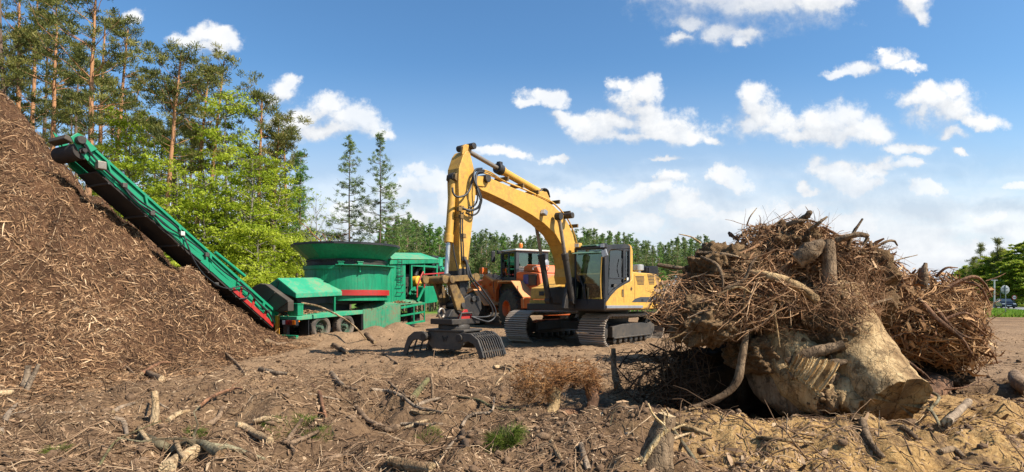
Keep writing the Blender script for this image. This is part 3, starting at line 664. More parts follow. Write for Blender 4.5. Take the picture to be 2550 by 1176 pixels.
# ---------------------------------------------------------------- boom, in its own upright plane
BY = -1.33; BW = .44                                    # left face of the boom at BY+BW/2
yb = BY+BW/2
boom_pts = [(384,222),(400,207),(455,212),(480,224),(600,275),(700,312),(752,335),(795,362),(838,405),(872,455),(896,512),(912,572),(914,640),(908,700),(900,760),(872,775),(864,735),(868,690),(860,630),(840,570),(806,512),(746,455),(680,410),(600,366),(520,326),(456,296),(420,282),(398,262)]
bm = MB(); bm.prism(EY(boom_pts, yb), (0,-BW,0)); boom = bm.build('boom', M['yellow'], exc, .012)
pt = MB(); pt.prism(EY([(384,222),(400,207),(455,212),(452,250),(430,262),(398,258)], yb+.03), (0,-BW-.06,0)); pt.build('boom_tip_plate', M['yellow'], boom, .01)
# doubler plates and welds
dp = MB(); c_ = E.y(*q1(828,425), yb); dp.lathe((c_[0],yb-.01,c_[2]),(0,1,0),[(0,0),(.17,0),(.16,.035),(0,.035)],24); dp.build('boss_plate', M['yellow'], boom, smooth=40)
def pin(X_, Y_, yc, half, r, mat='grease', par=None, name='pin'):
    c_ = E.y(*q1(X_, Y_), yc); m_ = MB(); m_.cyl((c_[0],yc-half,c_[2]),(c_[0],yc+half,c_[2]), r, 18); return m_.build(name, M[mat], par or exc, .006, smooth=40)
pin(818,420,BY,.50,.085,par=boom); pin(400,228,BY,.33,.095,par=boom); pin(885,750,BY,.42,.12,par=boom)
def ram(p0, p1, frac, rb, rr, name, bmat, rmat, eyes=True, par=None):
    """barrel from p0 over a share of the way to p1, rod beyond"""
    p0 = Vector(p0); p1 = Vector(p1); mid = p0.lerp(p1, frac); m_ = MB(); m_.cyl(p0, mid, rb, 20); d_ = (p1-p0).normalized(); m_.cyl(mid-d_*.16, mid+d_*.02, rb*1.22, 20)
    o_ = m_.build(name, M[bmat], par or exc, .006, smooth=40); m_ = MB(); m_.cyl(mid, p1, rr, 16); m_.build('piston_rod', M[rmat], o_, smooth=40)
    if eyes:
        for p in (p0,p1): m_ = MB(); m_.cyl(p+Vector((0,-.08,0)), p+Vector((0,.08,0)), rb*1.25, 16); m_.build('cylinder_eye', M['grease'], o_, smooth=40)
    return o_
yl, yr = BY+.40, BY-.40
ram(E.y(*q1(892,858),yl), E.y(*q1(822,418),yl), .56, .085, .05, 'boom_cylinder', 'grease', 'rod_dull')
pr1 = E.y(*q1(822,418),yl); pr0 = E.y(*q1(892,858),yl)
ram((pr0[0],yr,pr0[2]), (pr1[0],yr,pr1[2]), .56, .085, .05, 'boom_cylinder', 'grease', 'rod_dull')
ft = MB(); ft.prism(EY([(850,900),(870,770),(900,735),(925,770),(940,905)], yb+.13), (0,-.10,0)); ft.prism(EY([(850,900),(870,770),(900,735),(925,770),(940,905)], yb-BW-.03), (0,-.10,0)); ft.build('boom_foot_bracket', M['grease'], exc, .02)
# stick cylinder on top of the boom
s0 = E.y(*q1(735,300),BY); s1 = E.y(*q1(335,70),BY)
ram(s0, s1, .60, .095, .055, 'stick_cylinder', 'yellow', 'rod_dull')
sc_ = MB(); mid_ = Vector(s0).lerp(Vector(s1), .58); dd = (Vector(s1)-Vector(s0)).normalized(); sc_.cyl(mid_-dd*.02, mid_+dd*.16, .135, 18); sc_.box(mid_.x-.02,mid_.x+.10,BY-.06,BY+.05,mid_.z+.06,mid_.z+.20); sc_.build('cylinder_head', M['grease'], exc, .01, smooth=40)
br = MB(); br.prism(EY([(690,315),(715,285),(760,290),(785,345)], yb-.05), (0,-.06,0)); br.prism(EY([(690,315),(715,285),(760,290),(785,345)], yb-BW+.11), (0,-.06,0)); br.build('cylinder_bracket', M['yellow'], boom, .01)
# pipes along the top of the boom
for k, (dy, r_) in enumerate(((.16,.022),(.10,.022),(-.05,.020),(-.14,.022),(.20,.012))):
    hp = MB(); hp.tube(smooth([E.y(*q1(a, b), yb-BW/2+dy) for a, b in ((430,190-4*k),(470,205-4*k),(540,236),(640,276),(700,303),(755,326),(798,352),(842,396),(877,447),(902,508),(918,570),(917,640))], 3), r_, 6); hp.build('hydraulic_pipe', M['yellow'] if k % 2 == 0 else M['hose'], boom, smooth=60)
for X_, Y_ in ((520,226),(600,262),(680,296),(790,346),(846,402),(886,470)):
    c_ = E.y(*q1(X_,Y_),BY); cl = MB(); cl.box(c_[0]-.03,c_[0]+.03,BY-.20,BY+.24,c_[2]-.05,c_[2]+.05); cl.build('pipe_clamp', M['yellow_worn'], boom, .008)
for k in range(3):
    a_ = BY-.12+.12*k; hh = MB(); hh.hose([E.y(*q1(700+8*k,300),a_), E.y(*q1(722+8*k,278-2*k),a_), E.y(*q1(752+6*k,282),a_), E.y(*q1(775,318),a_)], .022, k=8); hh.build('hose', M['hose'], boom, smooth=60)
# lamp on the boom side
c_ = E.y(*q1(752,400), yb+.08); lb = MB(); lb.box(c_[0]-.02,c_[0]+.12,c_[1]-.08,c_[1]+.07,c_[2]-.07,c_[2]+.07, rot=Matrix.Rotation(R(-20),3,'Y')); lbo = lb.build('boom_lamp', M['grey_paint'], boom, .02)
lb = MB(); lb.box(c_[0]+.121,c_[0]+.13,c_[1]-.06,c_[1]+.05,c_[2]-.05,c_[2]+.05, rot=Matrix.Rotation(R(-20),3,'Y'), c=(c_[0]+.05,c_[1],c_[2])); lb.build('lens', M['lamp_white'], lbo)
# ---------------------------------------------------------------- stick
SW = .36; ys = BY+SW/2
stick_pts = [(336,80),(350,74),(360,92),(379,168),(386,250),(388,300),(380,372),(368,480),(357,580),(350,640),(352,700),(346,800),(334,832),(308,828),(302,700),(303,600),(303,450),(301,340),(298,235),(301,165),(322,100)]
stk_ = MB(); stk_.prism(EY(stick_pts, ys), (0,-SW,0)); stick = stk_.build('stick', M['yellow'], exc, .012)
lowd = MB(); lowd.prism(EY([(351,690),(347,800),(335,833),(307,829),(302,740),(303,690)], ys+.004), (0,-SW-.008,0)); lowd.build('stick_end', M['grease'], stick, .01)
er = MB()
for yo in (ys-.03, ys-SW+.0): er.prism(EY([(318,95),(322,52),(335,40),(352,44),(360,70),(358,95)], yo), (0,-.07,0))
er.build('stick_ear', M['yellow'], stick, .01)
pin(338,58,BY,.26,.075,par=stick)
# bucket cylinder in front of the stick
b0 = E.y(*q1(270,215),BY); b1 = E.y(*q1(232,742),BY)
ears = MB()
for dy in (-.11,.11): ears.prism([(b0[0]-.32,BY+dy-.03,b0[2]+.22),(b0[0]+.07,BY+dy-.03,b0[2]+.06),(b0[0]+.09,BY+dy-.03,b0[2]-.06),(b0[0]-.32,BY+dy-.03,b0[2]-.30)], (0,.06,0))
ears.build('cylinder_ear', M['yellow_worn'], stick, .01)
ram(b0, b1, .64, .088, .052, 'bucket_cylinder', 'yellow', 'chrome')
# hoses around the joint
def hs_(pts, r=.024, par=None, yy=0):
    m_ = MB(); m_.hose([E.y(*q1(a, b), ys+.05+c) for a, b, c in pts], r, k=7, n=7); return m_.build('hose', M['hose'], par or exc, smooth=60)
hs_([(420,168,0),(390,172,.05),(378,195,.1),(384,240,.16),(405,285,.2),(418,330,.2),(405,368,.16),(370,385,.1),(320,380,.02)])
hs_([(425,185,0),(398,188,.06),(388,215,.12),(395,270,.18),(412,330,.24),(400,370,.2),(360,388,.1),(318,374,.02)])
hs_([(432,178,0),(385,180,.03),(372,215,.06),(358,275,.08),(330,308,.10),(290,316,.06),(270,296,.02),(266,268,0)])
hs_([(430,190,-.05),(396,200,0),(390,260,.05),(398,320,.08),(382,360,.06),(352,372,.02)], .02)
hs_([(410,300,.1),(414,350,.14),(400,395,.12),(370,412,.06),(335,400,.0)], .02)
hs_([(330,640,.0),(345,680,.06),(358,740,.10),(400,800,.16),(440,850,.2),(470,890,.25),(475,925,.25),(450,942,.2),(390,945,.15),(365,943,.1)], .019)
hs_([(335,640,.0),(352,690,.08),(370,740,.14),(415,790,.2),(462,855,.26),(490,905,.3),(488,945,.3),(455,968,.26),(410,958,.2),(372,945,.12)], .019)
hs_([(322,395,.0),(318,470,.01),(322,560,.01),(326,640,.02)], .015); hs_([(312,398,.0),(308,470,.01),(312,560,.01),(318,650,.02)], .015)
hs_([(326,640,.02),(340,665,.05),(345,720,.08),(352,742,.08)], .03)
hs_([(268,560,-.05),(276,620,-.03),(292,690,0),(300,745,.0)], .014)
vb = MB()
for X_, Y_ in ((300,380),(312,374),(310,420),(326,640),(336,655),(322,520)):
    c_ = E.y(*q1(X_,Y_), ys+.03); vb.box(c_[0]-.05,c_[0]+.05,c_[1]-.03,c_[1]+.05,c_[2]-.05,c_[2]+.05)
vb.build('hose_coupling', M['yellow_worn'], stick, .01)
# linkage
lkm = MB()
for dy in (-.30,.30):
    a = E.y(*q1(172,748),BY); b = E.y(*q1(338,738),BY); lkm.bar((a[0],BY+dy,a[2]),(b[0],BY+dy,b[2]),.06,.13)
    for p in (a,b): lkm.cyl((p[0],BY+dy-.045,p[2]),(p[0],BY+dy+.045,p[2]),.095,18)
lkm.build('guide_link', M['yellow_worn'], exc, .01)
a = E.y(*q1(200,750),BY); lm = MB(); lm.cyl((a[0],BY-.40,a[2]),(a[0],BY+.40,a[2]),.085,20); lm.build('linkage_pin', M['yellow_worn'], exc, .01, smooth=40)
pl2 = MB()
for dy in (-.22,.22):
    t = E.y(*q1(212,750),BY); e_ = E.y(*q1(268,885),BY)
    pl2.prism([(t[0]+.10,BY+dy-.04,t[2]+.03),(t[0]-.09,BY+dy-.04,t[2]+.05),(e_[0]-.13,BY+dy-.04,e_[2]+.12),(e_[0]-.10,BY+dy-.04,e_[2]-.12),(e_[0]+.12,BY+dy-.04,e_[2]-.10)], (0,.08,0))
pl2.build('bucket_link', M['yellow_worn'], exc, .015)
# quick coupler and rotator
qc = MB()
for dy in (-.24,.18):
    qc.prism([tuple(np.array(p)*[1,0,1]+[0,BY+dy,0]) for p in EY([(258,870),(300,835),(330,820),(345,835),(375,850),(380,900),(362,940),(285,945),(252,915)], BY)], (0,.06,0))
qc.prism([tuple(np.array(p)*[1,0,1]+[0,BY-.2,0]) for p in EY([(230,905),(330,895),(350,945),(210,945)], BY)], (0,.4,0)); qc.build('quick_coupler', M['grease'], exc, .015)
for X_, Y_ in ((275,883),(350,848),(330,850)): pin(X_,Y_,BY,.30,.062,'steel')
rp = MB(); rp.prism(EY([(294,980),(302,945),(330,905),(345,905),(352,928),(370,930),(372,972),(320,985)], BY+.27), (0,-.05,0)); rp.build('coupler_guard', M['red'], exc, .01)
rg = MB(); 
for seq in ([(296,975),(312,925),(368,922)],[(296,988),(374,975)],[(368,918),(374,978)],[(312,925),(300,985)]):
    rg.tube([E.y(a,b,BY+.31) for a,b in [q1(*s) for s in seq]], .022, 6)
rg.build('guard_frame', M['grease'], exc)
hk = MB(); c_ = E.y(*q1(208,925),BY+.28); hk.tube([c_+np.array([.085*math.cos(t),0,.10*math.sin(t)]) for t in np.linspace(R(-60),R(250),14)], .03, 8); hk.build('lifting_hook', M['rod_dull'], exc, smooth=60)
GC = E.y(*q1(275,975),BY); gx_, gz_ = float(GC[0]), float(GC[2])
ro = MB(); ro.box(gx_-.50,gx_+.42,BY-.34,BY+.34,gz_-.02,gz_+.10); ro.lathe((gx_,BY,gz_-.02),(0,0,-1),[(0,0),(.34,0),(.36,.03),(.36,.11),(.30,.14),(0,.14)],30); ro.build('rotator', M['grease'], exc, .012, smooth=40)
# ---------------------------------------------------------------- grapple, turned a little on its rotator
Gw = exc
GX = Frame((float((E.M.T@np.array([gx_,BY,0]))[0]+ORG[0]), float((E.M.T@np.array([gx_,BY,0]))[1]+ORG[1])), R(-30))
grp = bpy.data.objects.new('grapple', None)
def g2e(p):   # grapple axes (x: picture right, y: away) -> excavator axes
    w = GX.M.T@(np.array(p)*[.80,.92,1])+GX.o; return tuple(E.loc(w))
zt = gz_-.16
gb = MB()
def gprism(mb, pts, y0, y1): mb.prism([g2e((a, y0, b)) for a, b in pts], tuple(np.array(g2e((0,y1,0)))-np.array(g2e((0,y0,0)))))
gprism(gb, [(-.62,zt-.02),(.62,zt-.02),(.60,zt-.30),(.45,zt-.42),(-.45,zt-.42),(-.60,zt-.30)], -.36, -.30); gprism(gb, [(-.62,zt-.02),(.62,zt-.02),(.60,zt-.30),(.45,zt-.42),(-.45,zt-.42),(-.60,zt-.30)], .30, .36)
gprism(gb, [(-.66,zt+.03),(.66,zt+.03),(.66,zt-.02),(-.66,zt-.02)], -.40, .40); gprism(gb, [(-.40,zt-.05),(.40,zt-.05),(.40,zt-.30),(-.40,zt-.30)], -.30, .30)
grapple = gb.build('grapple', M['steel'], exc, .015)
wm = MB()
def gtxt(pts):
    for a, b in zip(pts[:-1], pts[1:]): wm.bar(g2e((a[0],-.365,a[1])), g2e((b[0],-.365,b[1])), .02, .02)
gtxt([(-.10,zt-.12),(-.06,zt-.24),(-.02,zt-.15),(.02,zt-.24),(.06,zt-.12)]); wm.build('cast_mark', M['grease'], grapple)
zg = float(ground(*(GX.o[:2])))
def claw(sg):
    prof_o = [(.52,zt-.06),(.70,zt-.02),(.98,zt-.04),(1.20,zt-.16),(1.31,zt-.36),(1.38,zg+.02)]
    prof_i = [(1.24,zg-.02),(1.17,zt-.40),(1.05,zt-.26),(.88,zt-.20),(.66,zt-.26),(.54,zt-.22)]
    c0 = MB(); pts = [(sg*a, b) for a, b in prof_o+prof_i]
    gprism(c0, pts, -.52, -.46)
    ob = c0.build('grapple_claw', M['steel'], exc, .01); c1 = MB(); gprism(c1, pts, .46, .52); c1.build('claw_plate', M['steel'], ob, .01)
    nt_ = 9 if sg > 0 else 4
    for k in range(nt_):
        y_ = -.40+k*.80/(nt_-1); tn = MB(); po = prof_o[2:]; pi = [(a*.985, b-.05) for a, b in prof_o[2:]][::-1]
        gprism(tn, [(sg*a, b) for a, b in po+pi], y_-.016, y_+.016); tn.build('tine', M['steel'], ob)
    bt = MB()
    for (a, b) in ((1.05,zt-.10),(1.30,zt-.42),(.72,zt-.06)): bt.bar(g2e((sg*a,-.5,b)), g2e((sg*a,.5,b)), .05, .035)
    bt.build('cross_bar', M['steel'], ob)
    pn = MB(); pn.cyl(g2e((sg*.60,-.56,zt-.14)), g2e((sg*.60,.56,zt-.14)), .085, 18); pn.build('claw_pin', M['grease'], ob, .01, smooth=40)
claw(1); claw(-1)
# ------------------------------------------------------------------ tub grinder on its trailer
GA = math.atan2(.883, .469); GO = np.array([-7.02, 19.0]); G = Frame(GO, GA)
grd = thing('tub_grinder', 'green trailer mounted tub grinder with wide round hopper and a long raised conveyor', 'wood grinder', (GO[0],GO[1],0), GA)
def q2(X, Y): return 560+X/3.459, 560+Y/3.459
def q3(X, Y): return 100+X/2.1, 300+Y/2.1
def GY(pts, y): return [G.y(*q2(a, b), y) for a, b in pts]
WID = 2.6
# deck, skirts, side box
dk = MB(); dk.prism([(0,0,.71),(0,0,.84),(1.6,0,.93),(3.11,0,.985),(3.11,0,.84)], (0,WID,0)); dk.build('deck', M['green_top'], grd, .012)
fr = MB()
for y_ in (.75,WID-.85): fr.box(.2,7.6,y_,y_+.12,.42,.80)
fr.box(.3,.5,.5,WID-.5,.45,.7); fr.build('chassis_frame', M['black'], grd, .01)
sb = MB(); sb.prism(GY([(1192,738),(1240,728),(1320,712),(1390,692),(1514,694),(1512,862),(1400,885),(1230,908),(1195,906)], -.004), (0,.05,0)); sb.build('side_box', M['green_dirty'], grd, .01)
wb_ = MB(); wb_.box(3.05,3.10,.02,.7,.25,.90); wb_.box(3.1,5.2,.68,.72,.25,.95); wb_.build('wheel_bay_plate', M['black'], grd)
sl_ = MB(); sl_.prism([(3.15,.04,.98),(4.45,.04,1.13),(5.3,.04,1.14),(6.9,.04,1.22),(6.9,.8,1.36),(5.3,1.0,1.50),(4.4,1.0,1.46),(3.6,.9,1.12)], (0,0,.02)); sl_.build('sloped_deck', M['green_dirty'], grd)
# chips lying on the deck
def deck_litter(x0,x1,y0,y1,zf,k,seed):
    rg = np.random.default_rng(seed); x = rg.normal((x0+x1)/2,(x1-x0)/4,k); y = rg.normal((y0+y1)/2,(y1-y0)/4,k); h = np.exp(-((x-(x0+x1)/2)/((x1-x0)/3))**2-((y-(y0+y1)/2)/((y1-y0)/3))**2)
    P = np.stack([x,y,zf(x,y)+h*rg.uniform(0,.16,k)],1); N = np.tile([0,0,1.],(k,1))+rg.normal(size=(k,3))*.3
    L = rg.uniform(.05,.22,k); V, Q, T = scatter_chips(rg, P, nrm(N), L, L*rg.uniform(.1,.3,k), np.zeros(k)); return V, Q, T, np.repeat(rg.beta(2.4,2.2,k),6)
for args in ((3.2,4.9,.15,.7,lambda x,y: 1.0+.10*(x-3.2)*.5,2600,3),(.2,1.6,.5,1.1,lambda x,y:.86+.05*x,1300,4),(5.2,6.5,.3,1.0,lambda x,y:1.24+.0*x,1500,5)):
    V, Q, T, tn = deck_litter(*args); o = mesh_np('deck_litter', V, [Q,T], M['chip'], grd, tint=tn); o['kind'] = 'stuff'
# open side rails
rl = MB(); zt0, zt1 = 1.13, 1.21
def railbar(a, b, h=.07): p, q = G.y(*q2(*a),.0), G.y(*q2(*b),.0); rl.bar(p, q, .05, h)
railbar((1512,716),(1722,676),.09); railbar((1512,785),(1720,750)); railbar((1512,862),(1722,828),.09)
for X_, y0_, y1_ in ((1626,700,842),(1718,678,828)): railbar((X_,y0_),(X_,y1_),.05)
rl.build('side_rail', M['green'], grd, .006)
lg = MB(); p = G.y(*q2(1605,700),.35); lg.box(p[0]-.11,p[0]+.11,.25,.47,.05,1.2); lg.box(p[0]-.2,p[0]+.2,.16,.56,0.02,.08); lg.build('support_leg', M['black'], grd, .01)
lg = MB()
for a, b in (((1520,720),(1600,840)),((1640,715),(1720,800)),((1600,700),(1530,850))): lg.bar(G.y(*q2(*a),.5),G.y(*q2(*b),.5),.03,.03)
lg.build('cross_brace', M['steel'], grd)
# wheels
def wheel(xc, yc, zc, r, w, par, hubm='green_hub', tyrem='rubber_dusty', name='wheel'):
    m_ = MB(); m_.lathe((xc,yc,zc),(0,1,0),[(r*.60,.03),(r*.66,0),(r*.86,-.02),(r*.97,.02),(r,.06),(r,w-.06),(r*.97,w-.02),(r*.86,w),(r*.6,w)],40)
    for k in range(40):
        a = k*2*math.pi/40
        m_.box(xc+r*math.cos(a)-.012,xc+r*math.cos(a)+.012,yc+.05,yc+w-.05,zc+r*math.sin(a)-.012,zc+r*math.sin(a)+.012)
    t_ = m_.build(name, M[tyrem], par, smooth=40)
    m_ = MB(); m_.lathe((xc,yc,zc),(0,1,0),[(0,-.03),(r*.14,-.03),(r*.17,.0),(r*.18,.16),(r*.40,.18),(r*.46,.17),(r*.54,.15),(r*.57,.04),(r*.62,.03),(r*.63,.0),(r*.65,.02),(r*.62,.07)],32); h_ = m_.build('rim', M[hubm], t_, smooth=40)
    for k in range(8):
        a = k*math.pi/4; m_ = MB(); m_.cyl((xc+r*.30*math.cos(a),yc+.12,zc+r*.30*math.sin(a)),(xc+r*.30*math.cos(a),yc+.07,zc+r*.30*math.sin(a)),.016,8); m_.build('wheel_nut', M['steel'], t_)
    return t_
for xc in (1.13,2.30):
    wheel(xc, .05, .42, .43, .30, grd); 
for xc in (1.13,2.30):
    m_ = MB(); m_.lathe((xc,WID-.35,.42),(0,1,0),[(0,.1),(.28,.05),(.40,0),(.43,.04),(.43,.28),(.40,.30),(.2,.28),(0,.28)],32); m_.build('wheel', M['rubber_dusty'], grd, smooth=40)
ax = MB()
for xc in (1.13,2.30): ax.cyl((xc,.2,.42),(xc,WID-.2,.42),.07,12)
ax.build('axle', M['black'], grd)
mf = MB(); mf.box(.52,.55,.04,.48,.16,.72); mf.build('mud_flap', M['black'], grd)
mf = MB(); mf.box(.52,.55,WID-.48,WID-.04,.16,.72); mf.build('mud_flap', M['black'], grd)
# rear lights, bumpers, marker plates
for y_ in (.30, WID-.30):
    s_ = 1 if y_ < 1 else -1
    bb = MB(); bb.box(-.06,.06,y_-.32,y_+.32,.54,.74); b0 = bb.build('lamp_housing', M['black'], grd, .01)
    for k, (mt, a, b_) in enumerate((('lamp_white',.17,.30),('lamp_red',.02,.15),('lamp_red',-.14,0),('amber',-.30,-.16))):
        l_ = MB(); l_.box(-.075,-.061,y_+s_*b_ if s_<0 else y_+a,y_+s_*a if s_<0 else y_+b_,.57,.71); l_.build('tail_lamp', M[mt], b0, .006)
    bb = MB(); bb.box(-.14,-.04,y_-.42,y_+.46,.12,.23); bb.build('bumper_beam', M['green'], grd, .008)
    bb = MB(); bb.box(-.06,.05,y_+s_*.18-.08,y_+s_*.18+.08,.20,.56); bb.build('bumper_bracket', M['black'], grd)
    bb = MB(); yy_ = y_+s_*.46; bb.box(-.15,-.13,yy_-.10,yy_+.10,.24,.86); mk = bb.build('marker_plate', M['marker_yellow'], grd, .004)
    bb = MB()
    for a in ((yy_-.105,yy_-.085,.24,.86),(yy_+.085,yy_+.105,.24,.86)): bb.box(-.156,-.151,*a)
    bb.build('plate_border', M['lamp_red'], mk)
ml = MB(); p = G.x(*q2(650,825),-.0); ml.box(.06,.14,.02,.14,.66,.70); ml.build('side_marker_lamp', M['amber'], grd)
# motor box on the deck
mb_ = MB(); p = G.x(*q2(615,690),.2); mb_.box(.1,.34,p[1]-.18,p[1]+.30,.86,1.22); mb_.box(.08,.36,p[1]-.20,p[1]+.32,1.22,1.26); mb_.box(.34,.40,p[1]-.1,p[1]+.1,.9,1.1); mo_ = mb_.build('hydraulic_motor_box', M['green'], grd, .012)
mb_ = MB(); mb_.cyl((.1,p[1]+.40,1.08),(.1,p[1]+.32,1.08),.09,16); mb_.build('beacon', M['amber'], grd, smooth=40)
# hood with pitched roof, over the mill
hz = [(0.24,.30,1.44),(0.24,.30,1.60),(0.24,1.19,2.12),(.24,1.75,1.86),(.24,1.75,1.62),(.24,1.2,1.70)]
hb = MB(); hb.prism(hz, (2.5,.0,.10)); hd2 = hb.build('mill_hood', M['green_top'], grd, .012)
hb = MB(); hb.prism([(.238,.32,1.46),(.238,.32,1.585),(.238,1.19,2.09),(.238,1.72,1.84),(.238,1.72,1.64),(.238,1.2,1.69)], (-.006,0,0)); hb.build('hood_end_plate', M['green'], hd2)
zl = MB()
for a, b in (((437,492),(467,492)),((467,492),(440,566)),((440,566),(468,566))): zl.bar(G.x(*q2(*a),.228), G.x(*q2(*b),.228), .035, .02)
zl.build('letter_z', M['black'], hd2)
sk = MB(); sk.prism(GY([(615,632),(940,618),(1040,662),(1400,640),(1400,655),(1040,690),(900,672),(640,690)], .55), (0,.06,0)); sk.build('mill_skirt', M['black'], grd)
mk2 = MB(); mk2.box(.55,3.2,.75,2.3,.9,1.62); mk2.build('mill_body', M['black'], grd, .02)
pp = MB(); pp.box(2.0,2.06,.34,.40,.95,1.55); pp.build('hood_post', M['green'], grd)
# tub
tc_ = G.loc([-8.168+.469*3.62, 19.61+.883*3.62, 0]); tcx, tcy = float(tc_[0]), float(tc_[1])
def zat(px, py): p = G.M.T@np.array([tcx,tcy,0])+G.o; d = math.hypot(p[0],p[1])-1.58; return EYE+(HZ-py)/FPX*(p[1]-1.5)
zr_, zri, zfl, zbb, zb0, zb1 = zat(0,606), zat(0,641), zat(0,661), zat(0,749), zat(0,722), zat(0,736)
tb = MB(); tb.lathe((tcx,tcy,0),(0,0,1),[(0,zbb),(1.55,zbb),(1.57,zfl-.13),(1.62,zfl-.125),(1.63,zfl),(1.45,zfl)],72); tub = tb.build('tub', M['green'], grd, smooth=30)
tb = MB(); tb.lathe((tcx,tcy,0),(0,0,1),[(1.56,zfl),(1.85,zfl-.0),(1.85,zfl+.03),(1.45,zfl+.03)],8,a0=R(200)+.2,a1=R(340)+.2); tb.build('tub_flange', M['green'], tub)
tb = MB(); tb.lathe((tcx,tcy,0),(0,0,1),[(1.44,zfl),(1.48,zfl+.02),(1.48,zfl+.20),(1.50,zfl+.21),(1.50,zri-.05),(1.46,zri-.04)],72); rg_ = tb.build('turning_ring', M['grease'], grd, smooth=30)
tb = MB()
for k in range(150):
    a = k*2*math.pi/150; tb.box(tcx+1.50*math.cos(a)-.013,tcx+1.50*math.cos(a)+.013,tcy+1.50*math.sin(a)-.013,tcy+1.50*math.sin(a)+.013,zri-.12,zri-.06)
tb.build('ring_chain', M['steel'], rg_)
tb = MB(); tb.lathe((tcx,tcy,0),(0,0,1),[(1.42,zri-.05),(1.50,zri-.02),(2.02,zr_-.05),(2.02,zr_+.02),(1.99,zr_+.02),(1.46,zri)],14,a0=.1,a1=.1+2*math.pi); hop = tb.build('hopper', M['green'], grd, smooth=12)
tb = MB(); tb.lathe((tcx,tcy,0),(0,0,1),[(2.021,zr_-.05),(2.07,zr_-.05),(2.07,zr_+.03),(2.0,zr_+.03)],14,a0=.1,a1=.1+2*math.pi); tb.build('hopper_rim', M['black'], hop)
tb = MB()
ca = math.atan2(*(np.array(G.loc([0,0,0]))[[1,0]]-np.array([tcy,tcx])))
tb.lathe((tcx,tcy,0),(0,0,1),[(1.56,zb0),(1.63,zb0),(1.63,zb1),(1.56,zb1)],40,a0=ca-.12,a1=ca+1.5); tb.build('tub_bumper_band', M['red'], tub, smooth=30)
for a in (ca-.12,ca+.28):
    br_ = MB(); c_ = (tcx+1.66*math.cos(a), tcy+1.66*math.sin(a)); br_.box(c_[0]-.08,c_[0]+.08,c_[1]-.09,c_[1]+.09,zfl+.03,zfl+.12,rot=Matrix.Rotation(a,3,'Z')); br_.box(c_[0]-.10,c_[0]+.10,c_[1]-.12,c_[1]+.12,zfl+.12,zfl+.145,rot=Matrix.Rotation(a,3,'Z')); br_.box(c_[0]-.03,c_[0]+.03,c_[1]-.03,c_[1]+.03,zfl-.25,zfl+.03); br_.build('roller_bracket', M['green'], tub, .006)
# loose wood in the hopper
rg = np.random.default_rng(8)
M['redwood'] = paint('reddish_bark', (.26,.10,.05), dirt=(.12,.06,.03), amt=.5, rough=.9)
for i, (a, rr_, l_, up) in enumerate([(ca-.62,1.3,1.5,.7),(ca-.55,1.2,.9,.55),(ca-.5,1.3,.6,.35),(ca-.1,.9,.5,.35),(ca+.05,1.0,.55,.3),(ca+.2,1.1,.5,.4)]):
    dw = MB(); p0 = np.array([tcx+rr_*math.cos(a),tcy+rr_*math.sin(a),zr_-.15]); d_ = np.array([rg.normal()*.5,rg.normal()*.3+.5,up]); pts = [p0+d_*l_*t+rg.normal(size=3)*.05 for t in np.linspace(0,1,6)]; dw.tube(pts, list(np.linspace(.03,.006,6)), 5)
    for q in range(3):
        t = rg.uniform(.3,.9); s0_ = np.array(pts[int(t*5)]); e_ = s0_+rg.normal(size=3)*.18+[0,0,.12]; dw.tube([s0_,(s0_+e_)/2+rg.normal(size=3)*.03,e_],[.012,.008,.003],4)
    o = dw.build('branch', M['redwood']); o.location = (GO[0],GO[1],0); o.rotation_euler = (0,0,GA)
    tag(o, 'longest reddish branch slanting up out of the green hopper' if i == 0 else 'short reddish broken branch poking up over the rim of the green hopper', 'branch', 'branches in the hopper')
# engine house
eh = MB(); yE = .45
x0_, x1_, x2_ = 5.03, 6.20, 8.55
eh.prism([(x0_-.45,yE,1.25),(x1_,yE,1.20),(x1_,yE,2.92),(x0_,yE,2.98),(x0_-.45,yE,2.72)], (0,.06,0)); eh.prism([(x0_-.45,yE,1.25),(x0_-.45,yE,2.72),(x0_,yE,2.98),(x0_,yE,1.25)],(0,1.7,0)); eh.build('engine_house', M['green'], grd, .012)
rf_ = MB(); rf_.prism([(x0_-.5,yE-.06,2.98),(x2_,yE-.06,3.18),(x2_,yE+1.0,3.50),(x0_-.3,yE+1.0,3.27)], (0,0,.03)); rf_.prism([(x0_-.3,yE+1.0,3.27),(x2_,yE+1.0,3.50),(x2_,yE+1.9,3.15),(x0_-.3,yE+1.9,2.95)], (0,0,.03)); rf_.build('house_roof', M['green_top'], grd, .01)
fs = MB(); fs.prism([(x1_-1.1,yE-.065,2.80),(x2_,yE-.065,3.02),(x2_,yE-.065,3.175),(x1_-1.1,yE-.065,2.975)], (0,.05,0)); fs.prism([(x2_,yE-.06,3.02),(x2_,yE-.06,3.2),(x2_,yE+1.0,3.53),(x2_,yE+1.9,3.18),(x2_,yE+1.9,2.95)], (.03,0,0)); fs.build('roof_fascia', M['green'], grd, .008)
for x_ in (6.62,7.52,x2_-.05):
    ps_ = MB(); ps_.box(x_-.05,x_+.05,yE,yE+.1,1.6,2.98); ps_.build('bay_post', M['green'], grd, .008)
bb = MB(); bb.box(6.6,x2_,yE+.01,yE+.08,2.80,2.88); bb.box(6.6,x2_,yE+.01,yE+.08,1.72,1.80); bb.build('bay_rail', M['green'], grd)
lo = MB(); lo.prism(GY([(1722,535),(1832,528),(1832,665),(1722,680)], .10), (0,.9,0)); lo.build('lower_cabinet', M['green'], grd, .012)
en = MB(); en.box(6.3,8.4,yE+.5,yE+1.4,1.3,2.1); en.box(6.5,8.2,yE+.6,yE+1.3,2.1,2.5)
for k in range(4): en.box(6.7+k*.4,6.95+k*.4,yE+.42,yE+.52,1.9,2.35)
en.build('engine', M['grease'], grd, .03)
